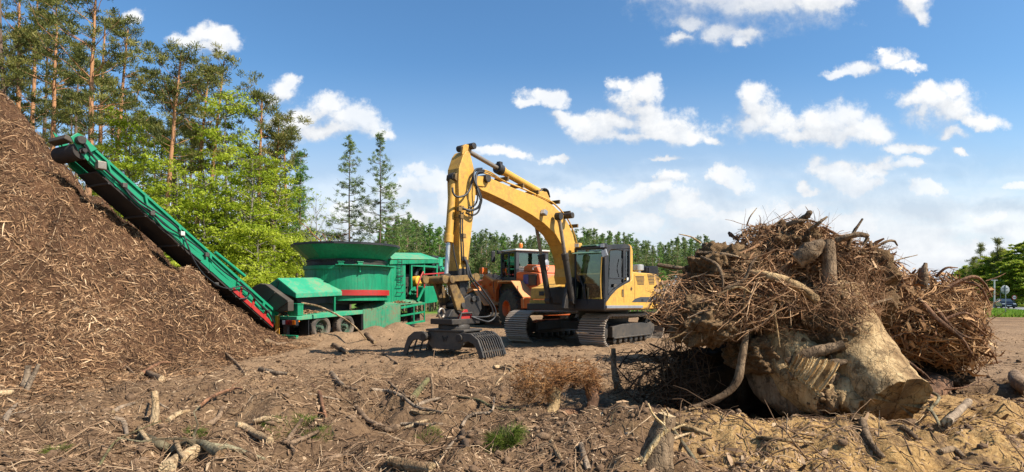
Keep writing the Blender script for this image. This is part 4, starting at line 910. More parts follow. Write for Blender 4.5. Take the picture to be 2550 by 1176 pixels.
dr_ = MB(); p = G.y(*q2(1668,487),yE+.12); dr_.lathe((p[0],p[1],p[2]),(0,1,0),[(0,-.06),(.20,-.06),(.24,-.02),(.24,.25),(0,.25)],24); dr_.build('clutch_housing', M['marker_yellow'], grd, .01, smooth=40)
pi_ = MB(); pi_.hose([G.y(*q2(1640,440),yE+.3),G.y(*q2(1660,380),yE+.3),G.y(*q2(1720,360),yE+.3),G.y(*q2(1840,375),yE+.3)], .11, n=12); pi_.build('air_duct', M['black'], grd, smooth=60)
pi_ = MB(); pi_.cyl(G.y(*q2(1835,388),yE+.4), G.y(*q2(1935,385),yE+.4), .13, 16); pi_.cyl(G.y(*q2(1850,300),yE+.8), G.y(*q2(1850,380),yE+.5), .16, 16); pi_.bar(G.y(*q2(1835,290),yE),G.y(*q2(1935,285),yE),.06,.06); pi_.bar(G.y(*q2(1895,290),yE),G.y(*q2(1935,370),yE),.05,.05); pi_.build('exhaust_pipe', M['green'], grd, smooth=40)
pi_ = MB(); pi_.box(8.7,9.2,yE+.4,yE+1.6,2.4,3.4); pi_.build('radiator_housing', M['black'], grd, .03)
bk = MB(); bk.box(6.25,8.5,yE+1.6,yE+1.66,1.2,3.0); bk.build('bay_back_wall', M['black'], grd)
# ladder on the side panel
ld = MB()
for X_ in (1490,1525): ld.tube([G.y(*q2(X_,300),yE-.07),G.y(*q2(X_,500),yE-.07)], .016, 6)
for Y_ in (320,360,400,440,480): ld.tube([G.y(*q2(1490,Y_),yE-.07),G.y(*q2(1525,Y_),yE-.07)], .014, 6)
for Y_ in (445,520,585):
    ld.tube([G.y(*q2(1485,Y_-8),yE-.01),G.y(*q2(1485,Y_),yE-.14),G.y(*q2(1535,Y_),yE-.14),G.y(*q2(1535,Y_-8),yE-.01)], .016, 6)
ld.build('ladder', M['black'], grd)
# red handrails, steps
rd = MB()
for seq in ([(1655,625),(1657,530),(1690,440),(1708,404)],[(1708,404),(1716,470),(1718,545)],[(1715,428),(1830,420),(1938,412)],[(1838,420),(1838,500)]):
    rd.tube([G.y(*q2(*s),.10) for s in seq], .032, 8)
rd.build('hand_rail', M['red'], grd, smooth=60)
sp3 = MB()
for Y_ in (575,605): sp3.bar(G.y(*q2(1600,Y_-10),.45),G.y(*q2(1650,Y_-8),.3),.3,.03)
sp3.bar(G.y(*q2(1660,660),.12),G.y(*q2(1715,545),.12),.06,.10); sp3.bar(G.y(*q2(1590,600),.40),G.y(*q2(1615,545),.40),.05,.10); sp3.prism(GY([(1600,535),(1720,530),(1720,560),(1600,580)],.5),(0,.05,0)); sp3.build('step_frame', M['green'], grd, .006)
# brown rubber chute
ch = MB(); ch.prism([G.x(*q2(*p),-.25) for p in ((300,505),(350,512),(545,655),(545,745),(430,745),(235,590),(230,540))], (.25,.02,0)); ch.build('rubber_chute', M['plate_brown'], grd, .02)
cs = MB(); cs.bar(G.x(*q2(430,585),-.27),G.x(*q2(360,660),-.27),.025,.02); cs.bar(G.x(*q2(545,660),-.27),G.x(*q2(430,745),-.27),.03,.03); cs.build('chute_strap', M['steel'], grd)
# ------------------------------------------------------------------ conveyor, straight behind the trailer
CWI = 1.0; yC = WID/2-CWI/2                              # near side plane
A0 = np.array(G.y(*q3(200,66), yC)); A1 = np.array(G.y(*q3(1250,1008), yC)); B0 = np.array(G.y(*q3(262,222), yC)); B1 = np.array(G.y(*q3(1222,1082), yC))
def cp(f, g, y=0.0):
    p = (A0+(A1-A0)*f)*(1-g)+(B0+(B1-B0)*f)*g; return np.array([p[0], yC+y, p[2]])
cv = MB(); cv.prism([cp(0,0),cp(1,0),cp(1,.16),cp(0,.16)], (0,.10,0)); cv.prism([cp(0,.62),cp(1,.62),cp(1,1),cp(0,1)], (0,.10,0)); cv.prism([cp(0,.161,.06),cp(1,.161,.06),cp(1,.619,.06),cp(0,.619,.06)], (0,.03,0))
for yy_ in (CWI-.10,): cv.prism([cp(0,0,yy_),cp(1,0,yy_),cp(1,1,yy_),cp(0,1,yy_)], (0,.10,0))
conv = cv.build('conveyor', M['green_clean'], grd, .008)
for f in np.linspace(.10,.90,6): cr = MB(); cr.prism([cp(f,.16,-.012),cp(f+.012,.16,-.012),cp(f+.012,1.03,-.012),cp(f,1.03,-.012)], (0,.06,0)); cr.build('conveyor_rib', M['green_clean'], conv, .004)
rdp = MB(); rdp.prism([cp(.72,.80,-.02),cp(.995,.80,-.02),cp(.995,1.06,-.02),cp(.72,1.06,-.02)], (0,.02,0))
for f in (.76,.84,.92): rdp.prism([cp(f,.45,-.04),cp(f+.012,.45,-.04),cp(f+.012,1.06,-.04),cp(f,1.06,-.04)], (0,.04,0))
rdp.build('red_side_beam', M['red'], conv, .006)
ud = (B0-A0)/np.linalg.norm(B0-A0); sdv = (A1-A0)/np.linalg.norm(A1-A0)
def off(p, a, b=0): return np.array(p)+ud*a+sdv*b
bt = MB(); bt.prism([off(cp(.02,1),.10),off(cp(.98,1),.10),off(cp(.98,1),.13),off(cp(.02,1),.13)], (0,CWI-.10,0))
bt.prism([cp(.0,.5,.10),cp(1,.5,.10),cp(1,.55,.10),cp(0,.55,.10)], (0,CWI-.22,0)); belt = bt.build('belt', M['belt'], conv)
hdp = cp(.0,.72,.06)+ud*.04-sdv*.16; hr = MB(); hr.cyl((hdp[0],yC-.02,hdp[2]),(hdp[0],yC+CWI+.02,hdp[2]),.205,28); hr.build('head_drum', M['belt'], conv, .01, smooth=40)
hr = MB(); hr.cyl((hdp[0],yC-.06,hdp[2]),(hdp[0],yC-.0,hdp[2]),.08,16); hr.cyl((hdp[0],yC-.16,hdp[2]),(hdp[0],yC-.04,hdp[2]),.05,12); hr.build('drum_bearing', M['grease'], conv, smooth=40)
sc2 = MB(); q_ = hdp-sdv*.26-ud*.1; sc2.box(q_[0]-.03,q_[0]+.16,yC+.2,yC+CWI,q_[2]-.02,q_[2]+.10, rot=Matrix.Rotation(R(20),3,'Y')); sc2.build('belt_scraper', M['plate_brown'], conv, .02)
hp_ = MB(); hp_.prism([G.y(*q3(a,b),yC-.03) for a, b in ((160,86),(196,64),(222,78),(300,150),(262,168),(252,215),(200,160))], (0,.03,0)); hp_.prism([cp(-.015,-.1,CWI-.06),cp(.09,-.1,CWI-.06),cp(.09,.6,CWI-.06),cp(-.015,.6,CWI-.06)],(0,.03,0)); hp_.build('head_plate', M['green_clean'], conv, .006)
for f in np.linspace(.07,.90,6):
    p0_ = off(cp(f,1),.14); un = MB(); un.box(p0_[0]-.025,p0_[0]+.025,yC,yC+CWI,p0_[2]-.02,p0_[2]+.03); un.build('return_roller_bar', M['steel'], conv)
sdk = MB(); sdk.prism([off(cp(.06,1,.02),.0),off(cp(.99,1,.02),.0),off(cp(.99,1,.02),.10),off(cp(.06,1,.02),.10)], (0,.02,0)); sdk.prism([off(cp(.06,1,CWI-.04),.0),off(cp(.99,1,CWI-.04),.0),off(cp(.99,1,CWI-.04),.12),off(cp(.06,1,CWI-.04),.12)], (0,.02,0)); sdk.build('belt_guard', M['belt'], conv)
# hoses and small motors along the conveyor
def ch_(pts, r=.024): m_ = MB(); m_.hose([G.y(*q3(a,b),yC-.05-c) for a,b,c in pts], r, k=7); m_.build('hose', M['hose'], conv, smooth=60)
ch_([(210,100,.0),(240,130,.03),(270,180,.03),(320,235,.02),(400,310,.02),(440,345,.0),(520,420,.04),(600,475,.02),(680,530,.06),(742,590,.0),(770,650,.06),(800,725,.1),(850,800,.1),(920,858,.06),(985,880,.06),(1050,868,.06),(1090,890,.05),(1080,925,.03),(1040,935,0)])
ch_([(215,108,.02),(250,160,.03),(300,215,.03),(330,250,.02),(435,350,.0),(500,425,.05),(585,480,.0),(650,545,.05),(735,600,0),(820,660,.02),(870,705,.0),(960,790,.02),(1080,875,.04),(1130,940,.02),(1190,1000,.02),(1222,1060,.0)], .02)
ch_([(440,350,0),(520,440,.05),(590,500,.02),(640,560,.02),(720,625,.0),(765,672,.03),(840,735,.0)], .016)
ch_([(1060,880,.06),(1100,905,.08),(1125,935,.04),(1170,985,.06),(1200,1010,.03),(1220,1055,.02)], .022)
mt = MB(); c_ = G.y(*q3(318,236),yC-.10); mt.box(c_[0]-.10,c_[0]+.10,c_[1]-.08,c_[1]+.08,c_[2]-.10,c_[2]+.10); mt.build('valve_block', M['rod_dull'], conv, .02)
mt = MB(); c_ = G.y(*q3(208,104),yC-.08); mt.cyl((c_[0],c_[1]-.10,c_[2]),(c_[0],c_[1]+.08,c_[2]),.10,16); mt.build('belt_motor', M['grease'], conv, .01, smooth=40)
for X_, Y_ in ((440,340),(585,485),(742,592),(870,702),(920,858),(1190,1000)):
    mt = MB(); c_ = G.y(*q3(X_,Y_),yC-.04); mt.box(c_[0]-.06,c_[0]+.06,c_[1]-.05,c_[1]+.05,c_[2]-.06,c_[2]+.06); mt.build('hose_clamp', M['steel'] if X_ != 742 else M['white'], conv, .01)
fo = MB(); p0_ = G.y(*q3(915,690),yC+CWI-.02); p1_ = G.y(*q3(1070,815),yC+CWI-.02); fo.cyl(p0_,p1_,.055,12); fo.build('folding_cylinder', M['green_clean'], conv, smooth=40)
# ------------------------------------------------------------------ wheel loader
LA = math.atan2(.866, -.5); LO = np.array([-.35, 24.0]); LZ = .20
L = Frame(LO, LA, LZ)
ldr = thing('wheel_loader', 'orange wheel loader with white cab roof parked behind the yellow excavator', 'wheel loader', (LO[0],LO[1],LZ), LA)
def q5(X, Y): return 1160+X/4.9, 580+Y/4.9
def LY(pts, y): return [L.y(*q5(a, b), y) for a, b in pts]
LW = 2.75
def big_wheel(xc, yc, r, w, out):
    m_ = MB(); s = out; z = r
    m_.lathe((xc,yc,z),(0,s,0),[(r*.40,.04),(r*.46,.01),(r*.80,.0),(r*.93,-.03),(r*.97,-.08),(r*.97,-w+.08),(r*.92,-w+.03),(r*.5,-w+.05)],44)
    for k in range(22):
        a = k*2*math.pi/22
        for hf in (0,1):
            aa = a+hf*math.pi/22
            c = Vector((xc+r*.975*math.cos(aa), 0, z+r*.975*math.sin(aa))); rot = Matrix.Rotation(-aa, 3, 'Y')@Matrix.Rotation(R(28 if hf else -28),3,'X')
            y0 = yc-s*(w*.28 if hf == 0 else w*.72)
            vs = [tuple(Vector((c.x,y0,c.z))+rot@Vector((x,y,zz))) for zz in (-.05,.05) for y in (-w*.27,w*.27) for x in (-.05,.035)]
            m_.add(vs, [(0,2,3,1),(4,5,7,6),(0,1,5,4),(1,3,7,5),(3,2,6,7),(2,0,4,6)])
    t_ = m_.build('wheel', M['rubber'], ldr, smooth=40)
    m_ = MB(); m_.lathe((xc,yc,z),(0,s,0),[(0,-.12),(r*.14,-.12),(r*.18,-.16),(r*.28,-.22),(r*.33,-.20),(r*.36,-.12),(r*.38,.0),(r*.40,.03),(r*.43,.03),(r*.43,-.02)],32); m_.build('rim', M['orange'], t_, smooth=40)
RW = .80
for xc in (-.28, 3.05):
    big_wheel(xc, 0, RW, .62, 1); big_wheel(xc, -LW+.0, RW, .62, -1)
ch = MB(); ch.box(-2.2,1.2,-2.05,-.72,.55,1.25); ch.box(1.35,3.9,-1.85,-.92,.55,1.3); ch.cyl((1.28,-LW/2,.5),(1.28,-LW/2,1.4),.16,16); ch.cyl((-.28,-2.5,RW),(-.28,-.3,RW),.2,14); ch.cyl((3.05,-2.5,RW),(3.05,-.3,RW),.2,14); ch.build('chassis', M['orange'], ldr, .03)
# fenders
def fender(pts, y, w, name, mat='orange'):
    m_ = MB(); n_ = len(pts)
    for a, b in zip(pts[:-1], pts[1:]):
        a = np.array(a); b = np.array(b); d = b-a; nn = np.array([-d[1], d[0]]); nn = nn/np.linalg.norm(nn)*.05
        m_.add([(a[0],y,a[1]),(b[0],y,b[1]),(b[0],y-w,b[1]),(a[0],y-w,a[1]),(a[0]-nn[0],y,a[1]-nn[1]),(b[0]-nn[0],y,b[1]-nn[1]),(b[0]-nn[0],y-w,b[1]-nn[1]),(a[0]-nn[0],y-w,a[1]-nn[1])],
               [(0,1,2,3),(7,6,5,4),(0,4,5,1),(3,2,6,7),(1,5,6,2),(0,3,7,4)])
    return m_.build(name, M[mat], ldr, .01)
f0 = LY([(384,620),(395,600),(552,600),(692,795),(700,915)], .03)
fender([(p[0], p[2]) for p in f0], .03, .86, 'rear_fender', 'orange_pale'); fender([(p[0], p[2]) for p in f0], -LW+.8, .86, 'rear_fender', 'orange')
skl = MB(); skl.prism([L.y(*q5(a,b),-.82) for a,b in ((384,610),(552,604),(690,795),(700,920),(380,920))], (0,-.05,0)); skl.build('inner_guard', M['grease'], ldr)
f1 = LY([(20,735),(90,700),(225,890)], .03)
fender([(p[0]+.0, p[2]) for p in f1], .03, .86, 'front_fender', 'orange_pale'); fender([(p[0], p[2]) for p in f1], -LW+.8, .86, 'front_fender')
bxr = MB(); bxr.prism(LY([(668,798),(752,792),(822,800),(822,915),(672,922)], .0), (0,-.5,0)); bxr.build('rear_step_box', M['orange'], ldr, .02)
# cab
cx0 = -.88; cx1 = .62; yc0 = -.55; yc1 = yc0-1.62; zc0 = L.y(*q5(590,560),yc0)[2]; zc1 = L.y(*q5(590,205),yc0)[2]
cx0 = float(L.y(*q5(612,400),yc0)[0]); cx1 = cx0+1.35
cb = MB()
for x_, y_, w in ((cx0,yc0,.16),(cx0,yc1+.16,.16),(cx1-.09,yc0,.09),(cx1-.09,yc1+.09,.09)): cb.box(x_,x_+w,y_-w,y_,zc0,zc1-.05)
cb.box(cx0,cx0+.08,yc1,yc0,zc0,zc0+.42); cb.box(cx0+.6,cx0+.68,yc0-.05,yc0,zc0,zc1-.1); cb.box(cx0,cx1,yc1,yc0,zc0-.1,zc0+.08); cb.box(cx0,cx1,yc1,yc0,zc1-.14,zc1-.06); cb.build('cab_frame', M['grey_blue'], ldr, .02)
cg = MB(); cg.box(cx0+.03,cx0+.045,yc1+.16,yc0-.16,zc0+.42,zc1-.14); cg.box(cx0+.16,cx1-.09,yc0-.04,yc0-.03,zc0+.08,zc1-.14); cg.box(cx0+.16,cx1-.09,yc1+.03,yc1+.04,zc0+.08,zc1-.14); cg.box(cx1-.05,cx1-.035,yc1+.09,yc0-.09,zc0+.1,zc1-.14); cg.build('cab_glass', M['glass'], ldr)
rf = MB(); rf.prism([(cx0-.06,yc1-.06,zc1-.06),(cx0-.06,yc0+.06,zc1-.06),(cx1+.10,yc0+.06,zc1-.06),(cx1+.10,yc1-.06,zc1-.06)], (0,0,.09)); rf.build('cab_roof', M['white'], ldr, .04)
bn = MB(); p = L.y(*q5(622,180),yc0-.25); bn.lathe((cx0+.12,yc0-.30,zc1+.08),(0,0,1),[(0,.0),(.07,0),(.07,.03),(.085,.04),(.09,.14),(.06,.20),(0,.21)],16); bn.build('beacon', M['amber'], ldr, smooth=50)
se = MB(); se.box(cx0+.35,cx0+.50,yc0-1.05,yc0-.45,zc0+.2,zc0+.85); se.box(cx0+.4,cx0+.9,yc0-1.05,yc0-.45,zc0+.2,zc0+.35); se.build('driver_seat', M['seat'], ldr, .05)
vs = MB(); vs.box(cx0+.3,cx0+.33,yc0-.38,yc0-.28,zc0+.7,zc0+1.05); vs.build('hi_vis_vest', M['marker_yellow'], ldr, .01)
mi = MB(); mi.tube(smooth([L.y(*q5(*p),yc0+.2) for p in ((460,225),(400,218),(335,218),(324,240),(322,345),(350,345))],4), .014, 6); mi.tube(smooth([L.y(*q5(*p),yc0+.2) for p in ((322,345),(322,380),(380,395),(460,393))],4), .012, 6); mi.build('mirror_bracket', M['black'], ldr)
mi = MB(); p = L.y(*q5(334,290),yc0+.2); mi.box(p[0]-.03,p[0]+.03,p[1]-.09,p[1]+.09,p[2]-.24,p[2]+.24); mi.build('wing_mirror', M['black'], ldr, .02)
mi = MB(); p = L.y(*q5(405,240),yc0+.2); mi.box(p[0]-.08,p[0]+.08,p[1]-.08,p[1]+.08,p[2]-.07,p[2]+.07); mi.build('work_lamp', M['black'], ldr, .02)
# hood
hx0 = float(L.y(*q5(625,500),-.55)[0]); zh0 = 1.25; zh1 = float(L.y(*q5(770,455),-.55)[2])-.05
zhm = float(L.y(*q5(640,480),-.55)[2])
hd3 = MB(); hd3.prism([(cx0-.0,-.55,zh0),(cx0-.0,-.55,zhm),(cx0-.55,-.55,zhm+.02),(cx0-1.75,-.55,zhm-.10),(cx0-1.95,-.55,zh0+.25),(cx0-1.9,-.55,.75),(cx0-.6,-.55,.75)], (0,-1.65,0)); hd3.build('engine_hood', M['orange'], ldr, .05)
ht = MB(); ht.prism([(cx0-.30,-.70,zhm+.02),(cx0-.38,-.70,zhm+.22),(cx0-.60,-.70,zhm+.30),(cx0-1.30,-.70,zhm+.26),(cx0-1.55,-.70,zhm-.06)], (0,-1.35,0)); ht.build('hood_top', M['orange'], ldr, .05)
xb = cx0-1.86
bl = MB(); bl.box(cx0-1.0,cx0-.62,-.555,-.53,zhm-.50,zhm-.12); bl.build('blue_panel', M['blue'], ldr)
bl = MB(); bl.box(cx0-1.62,cx0-1.05,-.56,-.50,zhm-.58,zhm-.14); bl.build('side_grille', M['black'], ldr, .02)
for k in range(5):
    bl = MB(); bl.box(cx0-1.97,cx0-1.94,-2.0,-.75,zh0-.2+.14*k,zh0-.13+.14*k); bl.build('rear_slat', M['black'], ldr)
pp = MB(); pp.lathe((cx0-1.0,-1.9,zhm+.2),(0,0,1),[(0,0),(.09,0),(.09,.9),(.07,.92),(0,.9)],16); pp.build('exhaust_stack', M['grease'], ldr, smooth=40)
pp = MB(); pp.lathe((cx0-1.1,-1.2,zhm+.25),(0,0,1),[(0,0),(.22,0),(.22,.16),(.16,.24),(0,.25)],20); pp.build('air_cleaner', M['grey_paint'], ldr, smooth=50)
rl = MB(); rl.tube(smooth([L.y(*q5(*p),-.45) for p in ((820,450),(830,420),(990,410),(1005,440),(960,520),(940,600))],4), .018, 6); rl.build('hood_rail', M['white'], ldr, smooth=60)
# front frame, lift arm, lamp
fa = MB(); fa.prism(LY([(180,690),(215,500),(300,545),(395,580),(395,640),(365,700),(360,890),(330,890),(290,800)], -.62), (0,-.18,0)); fa.build('lift_arm_tower', M['orange'], ldr, .02)
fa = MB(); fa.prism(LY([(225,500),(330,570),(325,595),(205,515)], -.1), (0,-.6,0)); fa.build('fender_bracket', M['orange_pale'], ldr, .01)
hl = MB(); p = L.y(*q5(215,465),-.1); hl.box(p[0]-.15,p[0]+.15,p[1]-.14,p[1]+.14,p[2]-.14,p[2]+.14); ho = hl.build('headlight_box', M['orange'], ldr, .02)
hl = MB(); hl.box(p[0]-.155,p[0]-.14,p[1]-.10,p[1]+.08,p[2]-.08,p[2]+.10); hl.build('lens', M['amber'], ho)
ra = MB(); ra.cyl(L.y(*q5(85,640),-1.0),L.y(*q5(250,590),-1.0),.13,16); ra.build('tilt_cylinder', M['orange'], ldr, .01, smooth=40)
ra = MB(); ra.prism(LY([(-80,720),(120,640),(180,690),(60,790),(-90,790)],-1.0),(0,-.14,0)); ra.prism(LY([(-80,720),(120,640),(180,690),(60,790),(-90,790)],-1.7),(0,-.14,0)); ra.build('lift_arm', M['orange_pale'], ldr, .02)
pn = MB()
for X_, Y_ in ((318,800),(290,630),(220,650)):
    c_ = L.y(*q5(X_,Y_),-.58); pn.cyl(c_-[0,.08,0],c_+[0,.05,0],.07,14)
pn.build('pivot_pin', M['orange'], ldr, smooth=40)
lad = MB()
for X_ in (335,415): lad.tube(smooth([L.y(*q5(X_,500),-.3),L.y(*q5(X_+2,640),-.2),L.y(*q5(X_+10,740),-.1)],3), .014, 6)
lad.tube(smooth([L.y(*q5(*p),-.3) for p in ((330,560),(335,500),(410,500),(420,520),(360,570))],4), .014, 6); lad.tube(smooth([L.y(*q5(*p),-.3) for p in ((450,520),(455,482),(480,482),(483,570))],4), .014, 6); lad.build('access_rail', M['black'], ldr)
# bucket
bc = MB(); bx_ = 4.5
bc.prism([(bx_,-3.1+.15,.02),(bx_+1.25,-3.1+.15,.02),(bx_+1.25,-2.95,.06),(bx_+.5,-2.95,.12),(bx_+.05,-2.95,.5),(bx_+.05,-2.95,.95),(bx_+.45,-2.95,1.30),(bx_+.38,-2.95,1.34),(bx_-.05,-2.95,.98),(bx_-.06,-2.95,.4)], (0,3.2,0)); bc.build('bucket', M['plate_brown'], ldr, .01)
for y_ in (.24,-2.98):
    bs = MB(); bs.prism([(bx_,y_,.04),(bx_+1.2,y_,.05),(bx_+.45,y_,1.28),(bx_,y_,.95)], (0,.03,0)); bs.build('bucket_side', M['plate_brown'], ldr)
# ------------------------------------------------------------------ uprooted stumps: roots as many tapering tubes round lumps of earth
M['root'] = tint_mat('root_bark', [(0,(.022,.011,.006)),(.25,(.090,.043,.021)),(.5,(.215,.112,.053)),(.75,(.39,.225,.115)),(1,(.60,.41,.24))], .85, 45)
M['root_red'] = tint_mat('reddish_root_bark', [(0,(.025,.011,.006)),(.25,(.10,.046,.022)),(.5,(.24,.122,.052)),(.75,(.40,.23,.105)),(1,(.58,.39,.21))], .85, 45)
M['root_orange'] = tint_mat('orange_root_fibres', [(0,(.035,.014,.007)),(.3,(.125,.052,.019)),(.6,(.29,.130,.045)),(1,(.48,.27,.11))], .85, 45)
M['brush'] = tint_mat('dark_brush', [(0,(.014,.008,.005)),(.4,(.05,.028,.016)),(.7,(.11,.066,.036)),(1,(.22,.14,.08))], .9, 45)
M['earth'] = soil_mat('clinging_earth', [(.055,.031,.015), (.165,.100,.050), (.275,.175,.090), (.40,.275,.150)], 3.4, 1.0, .06)[0]
M['earth_shade'] = soil_mat('shade_dark_earth', [(.012,.008,.005), (.028,.017,.010), (.05,.032,.018), (.09,.058,.032)], 3.0, 1.0, .06)[0]  # earth with shade put into the colour, for hollows and heap cores
def wood_mat(name, a, b, c, ring=14, bump=.7):
    m, n, bs = new_mat(name); tc = n.new('ShaderNodeTexCoord').outputs['Object']
    f1 = n.noise(tc, 2.2, 6, .65); f2 = n.noise(n.vmath('MULTIPLY', tc, (ring, ring, 2.2)), 1.6, 5, .65); f3 = n.noise(tc, 30, 5, .7)
    col = n.mix(n.mapr(f2, .38, .62), a, b); col = n.mix(n.mapr(f1, .46, .62), col, c); col = n.mix(n.mapr(f3, .58, .70), col, [x*.4 for x in a])
    vo = n.new('ShaderNodeTexVoronoi', feature='DISTANCE_TO_EDGE'); n.put(vo.inputs['Vector'], n.vmath('ADD', n.vmath('MULTIPLY', tc, (7,7,3)), n.vmath('MULTIPLY', n.noise(tc, 5, 4, .6, out='Color'), (1.6,1.6,1.6)))); vo.inputs['Scale'].default_value = 1.0
    ck = n.mapr(vo.outputs['Distance'], .0, .05); f4 = n.noise(tc, 6.5, 6, .7)
    col = n.mix(n.math('MULTIPLY', n.math('SUBTRACT', 1.0, ck), n.mapr(f1, .40, .55)), col, [x*.28 for x in a]); col = n.mix(n.math('MULTIPLY', n.mapr(f4, .54, .64), .75), col, [x*.45 for x in c])
    n.put(bs.inputs['Base Color'], col); bs.inputs['Roughness'].default_value = .85; bs.inputs['Specular IOR Level'].default_value = .2
    bp = n.new('ShaderNodeBump'); bp.inputs['Strength'].default_value = bump; bp.inputs['Distance'].default_value = .03
    n.put(bp.inputs['Height'], n.math('ADD', n.math('ADD', f2, n.math('MULTIPLY', f3, .5)), n.math('ADD', n.math('MULTIPLY', f4, 1.2), n.math('MULTIPLY', ck, .35)))); n.put(bs.inputs['Normal'], bp.outputs[0]); return m
M['trunk_sandy'] = wood_mat('sandy_trunk', (.36,.235,.110), (.50,.35,.18), (.19,.115,.052))
M['trunk_bark'] = wood_mat('weathered_trunk', (.16,.105,.06), (.27,.185,.11), (.09,.055,.03))
M['pale_wood'] = wood_mat('splintered_wood', (.50,.33,.14), (.66,.50,.28), (.30,.17,.065), 40)
M['cut_wood'] = wood_mat('sawn_wood', (.46,.33,.18), (.56,.42,.25), (.30,.19,.09), 30)
M['pine_bark'] = wood_mat('red_pine_bark', (.15,.075,.04), (.27,.145,.08), (.07,.038,.022))
def smin_poly(): pass
def walk(rng, P, D, L, n, wob, pull=None):
    """random walks from P along D; pull(P)->steer"""
    k = len(P); out = np.empty((k, n, 3)); out[:,0] = P; d = nrm(D); st = (L/(n-1))[:,None]
    c = rng.normal(size=(k,3))*wob*.12
    for i in range(1, n):
        d = d+np.clip(rng.standard_t(2,size=(k,3))*.5,-3.5,3.5)*wob+c
        if pull is not None: d = d+pull(out[:,i-1], d)
        d = nrm(d); out[:,i] = out[:,i-1]+d*st
    return out
def shell_pull(ell, lo=.86, hi=1.04, k=1.2):
    C = np.array([e[0] for e in ell]); A = np.array([e[1] for e in ell])
    def f(P, d):
        q = (P[:,None,:]-C[None])/A[None]; r = np.linalg.norm(q, axis=2); j = r.argmin(1); i = np.arange(len(P))
        rr = r[i,j]; g = nrm(q[i,j]/A[j])
        s = np.where(rr > hi, -(rr-hi)*4, np.where(rr < lo, (lo-rr)*4, 0)).clip(-1.2,1.2)
        return g*(s*k)[:,None]
    return f
def on_shell(rng, ell, k, lo=.8, hi=1.02, wts=None):
    w = np.array([e[1][0]*e[1][2] for e in ell]) if wts is None else np.array(wts); j = rng.choice(len(ell), k, p=w/w.sum())
    C = np.array([e[0] for e in ell])[j]; A = np.array([e[1] for e in ell])[j]; u = rdir(rng, k); u[:,1] = np.where(rng.uniform(size=k) < .8, -np.abs(u[:,1]), u[:,1])
    return C+A*u*rng.uniform(lo, hi, k)[:,None], nrm(u/A)
def rho(ell, P):
    C = np.array([e[0] for e in ell]); A = np.array([e[1] for e in ell]); sh = P.shape[:-1]; q = (P.reshape(-1,1,3)-C[None])/A[None]
    return np.linalg.norm(q, axis=2).min(1).reshape(sh)
def tangle(rng, ell, k, L, r, name, mat, par, o, n=8, wob=.14, out=.4, sides=5, bias=(0,0,0), reach=1.10, stray=.05, tb=(2.4,1.9), fork=1.0, tmul=1.0):
    """broken roots: nearly straight runs with kinks, tapering, forking; kept within the heap except for a few strays"""
    kk = int(k*2.6); P, N = on_shell(rng, ell, kk, .55, 1.0)
    D = rdir(rng, kk); D = D-N*np.sum(D*N,1,keepdims=True)*.55+N*rng.uniform(-.3, out, kk)[:,None]+np.array(bias)
    LL = rng.uniform(L[0], L[1], kk)*rng.uniform(.5,1,kk); X = walk(rng, P, D, LL, n, wob)
    bad = rho(ell, X).max(1) > reach; mx_ = rho(ell, X).max(1); okk = ~bad | ((rng.uniform(size=kk) < stray) & (mx_ < reach+.28)); X = X[okk][:k]; LL = LL[okk][:k]; m = len(X)
    rr = np.exp(rng.uniform(math.log(r[0]), math.log(r[1]), m))[:,None]*np.linspace(1,.28,n)[None]*(1+rng.normal(size=(m,n))*.13)
    tint = np.clip(rng.beta(tb[0],tb[1],m)*tmul,0,1)
    V, Q, T = tubes_np(X-np.array(o), rr, sides); tn = np.repeat(tint, n*sides)
    Vs, Qs, Ts = [V], [Q], [tn]; b0 = len(V)
    nf = int(m*fork)
    if nf:                                              # forks leave their root part-way and continue thinner
        j = rng.integers(0, m, nf); i0 = rng.integers(1, n-2, nf); p0 = X[j,i0]; d0 = nrm(nrm(X[j,i0+1]-X[j,i0])+rdir(rng,nf)*.75); Y_ = walk(rng, p0, d0, LL[j]*rng.uniform(.25,.6,nf), 6, wob)
        g = (rho(ell, Y_).max(1) < reach+.12) | (rng.uniform(size=nf) < stray*2); Y_ = Y_[g]; j = j[g]; r2 = (rr[j,i0[g]]*.62)[:,None]*np.linspace(1,.3,6)[None]
        V, Q, T = tubes_np(Y_-np.array(o), r2, max(4,sides-1), base=b0); Vs.append(V); Qs.append(Q); Ts.append(np.repeat(np.clip(tint[j]+rng.normal(size=len(j))*.06,0,1), 6*max(4,sides-1)))
    return tag(mesh_np(name, np.concatenate(Vs), [np.concatenate(Qs)], mat, par, tint=np.concatenate(Ts), smooth=True), kind='stuff' if m > 100 else None)
def slabs(rng, ell, k, L, name, mat, par, o, wr=(.10,.3)):
    """torn slivers of wood and bark"""
    P, N = on_shell(rng, ell, k, .8, 1.03); L_ = rng.uniform(L[0], L[1], k); W_ = L_*rng.uniform(wr[0],wr[1],k); V, Q, T = scatter_chips(rng, P-np.array(o), N, L_, W_, np.zeros(k), .35, .5)
    return tag(mesh_np(name, V, [Q], mat, par, tint=np.repeat(rng.beta(2.4,1.8,k),6)), kind='stuff')
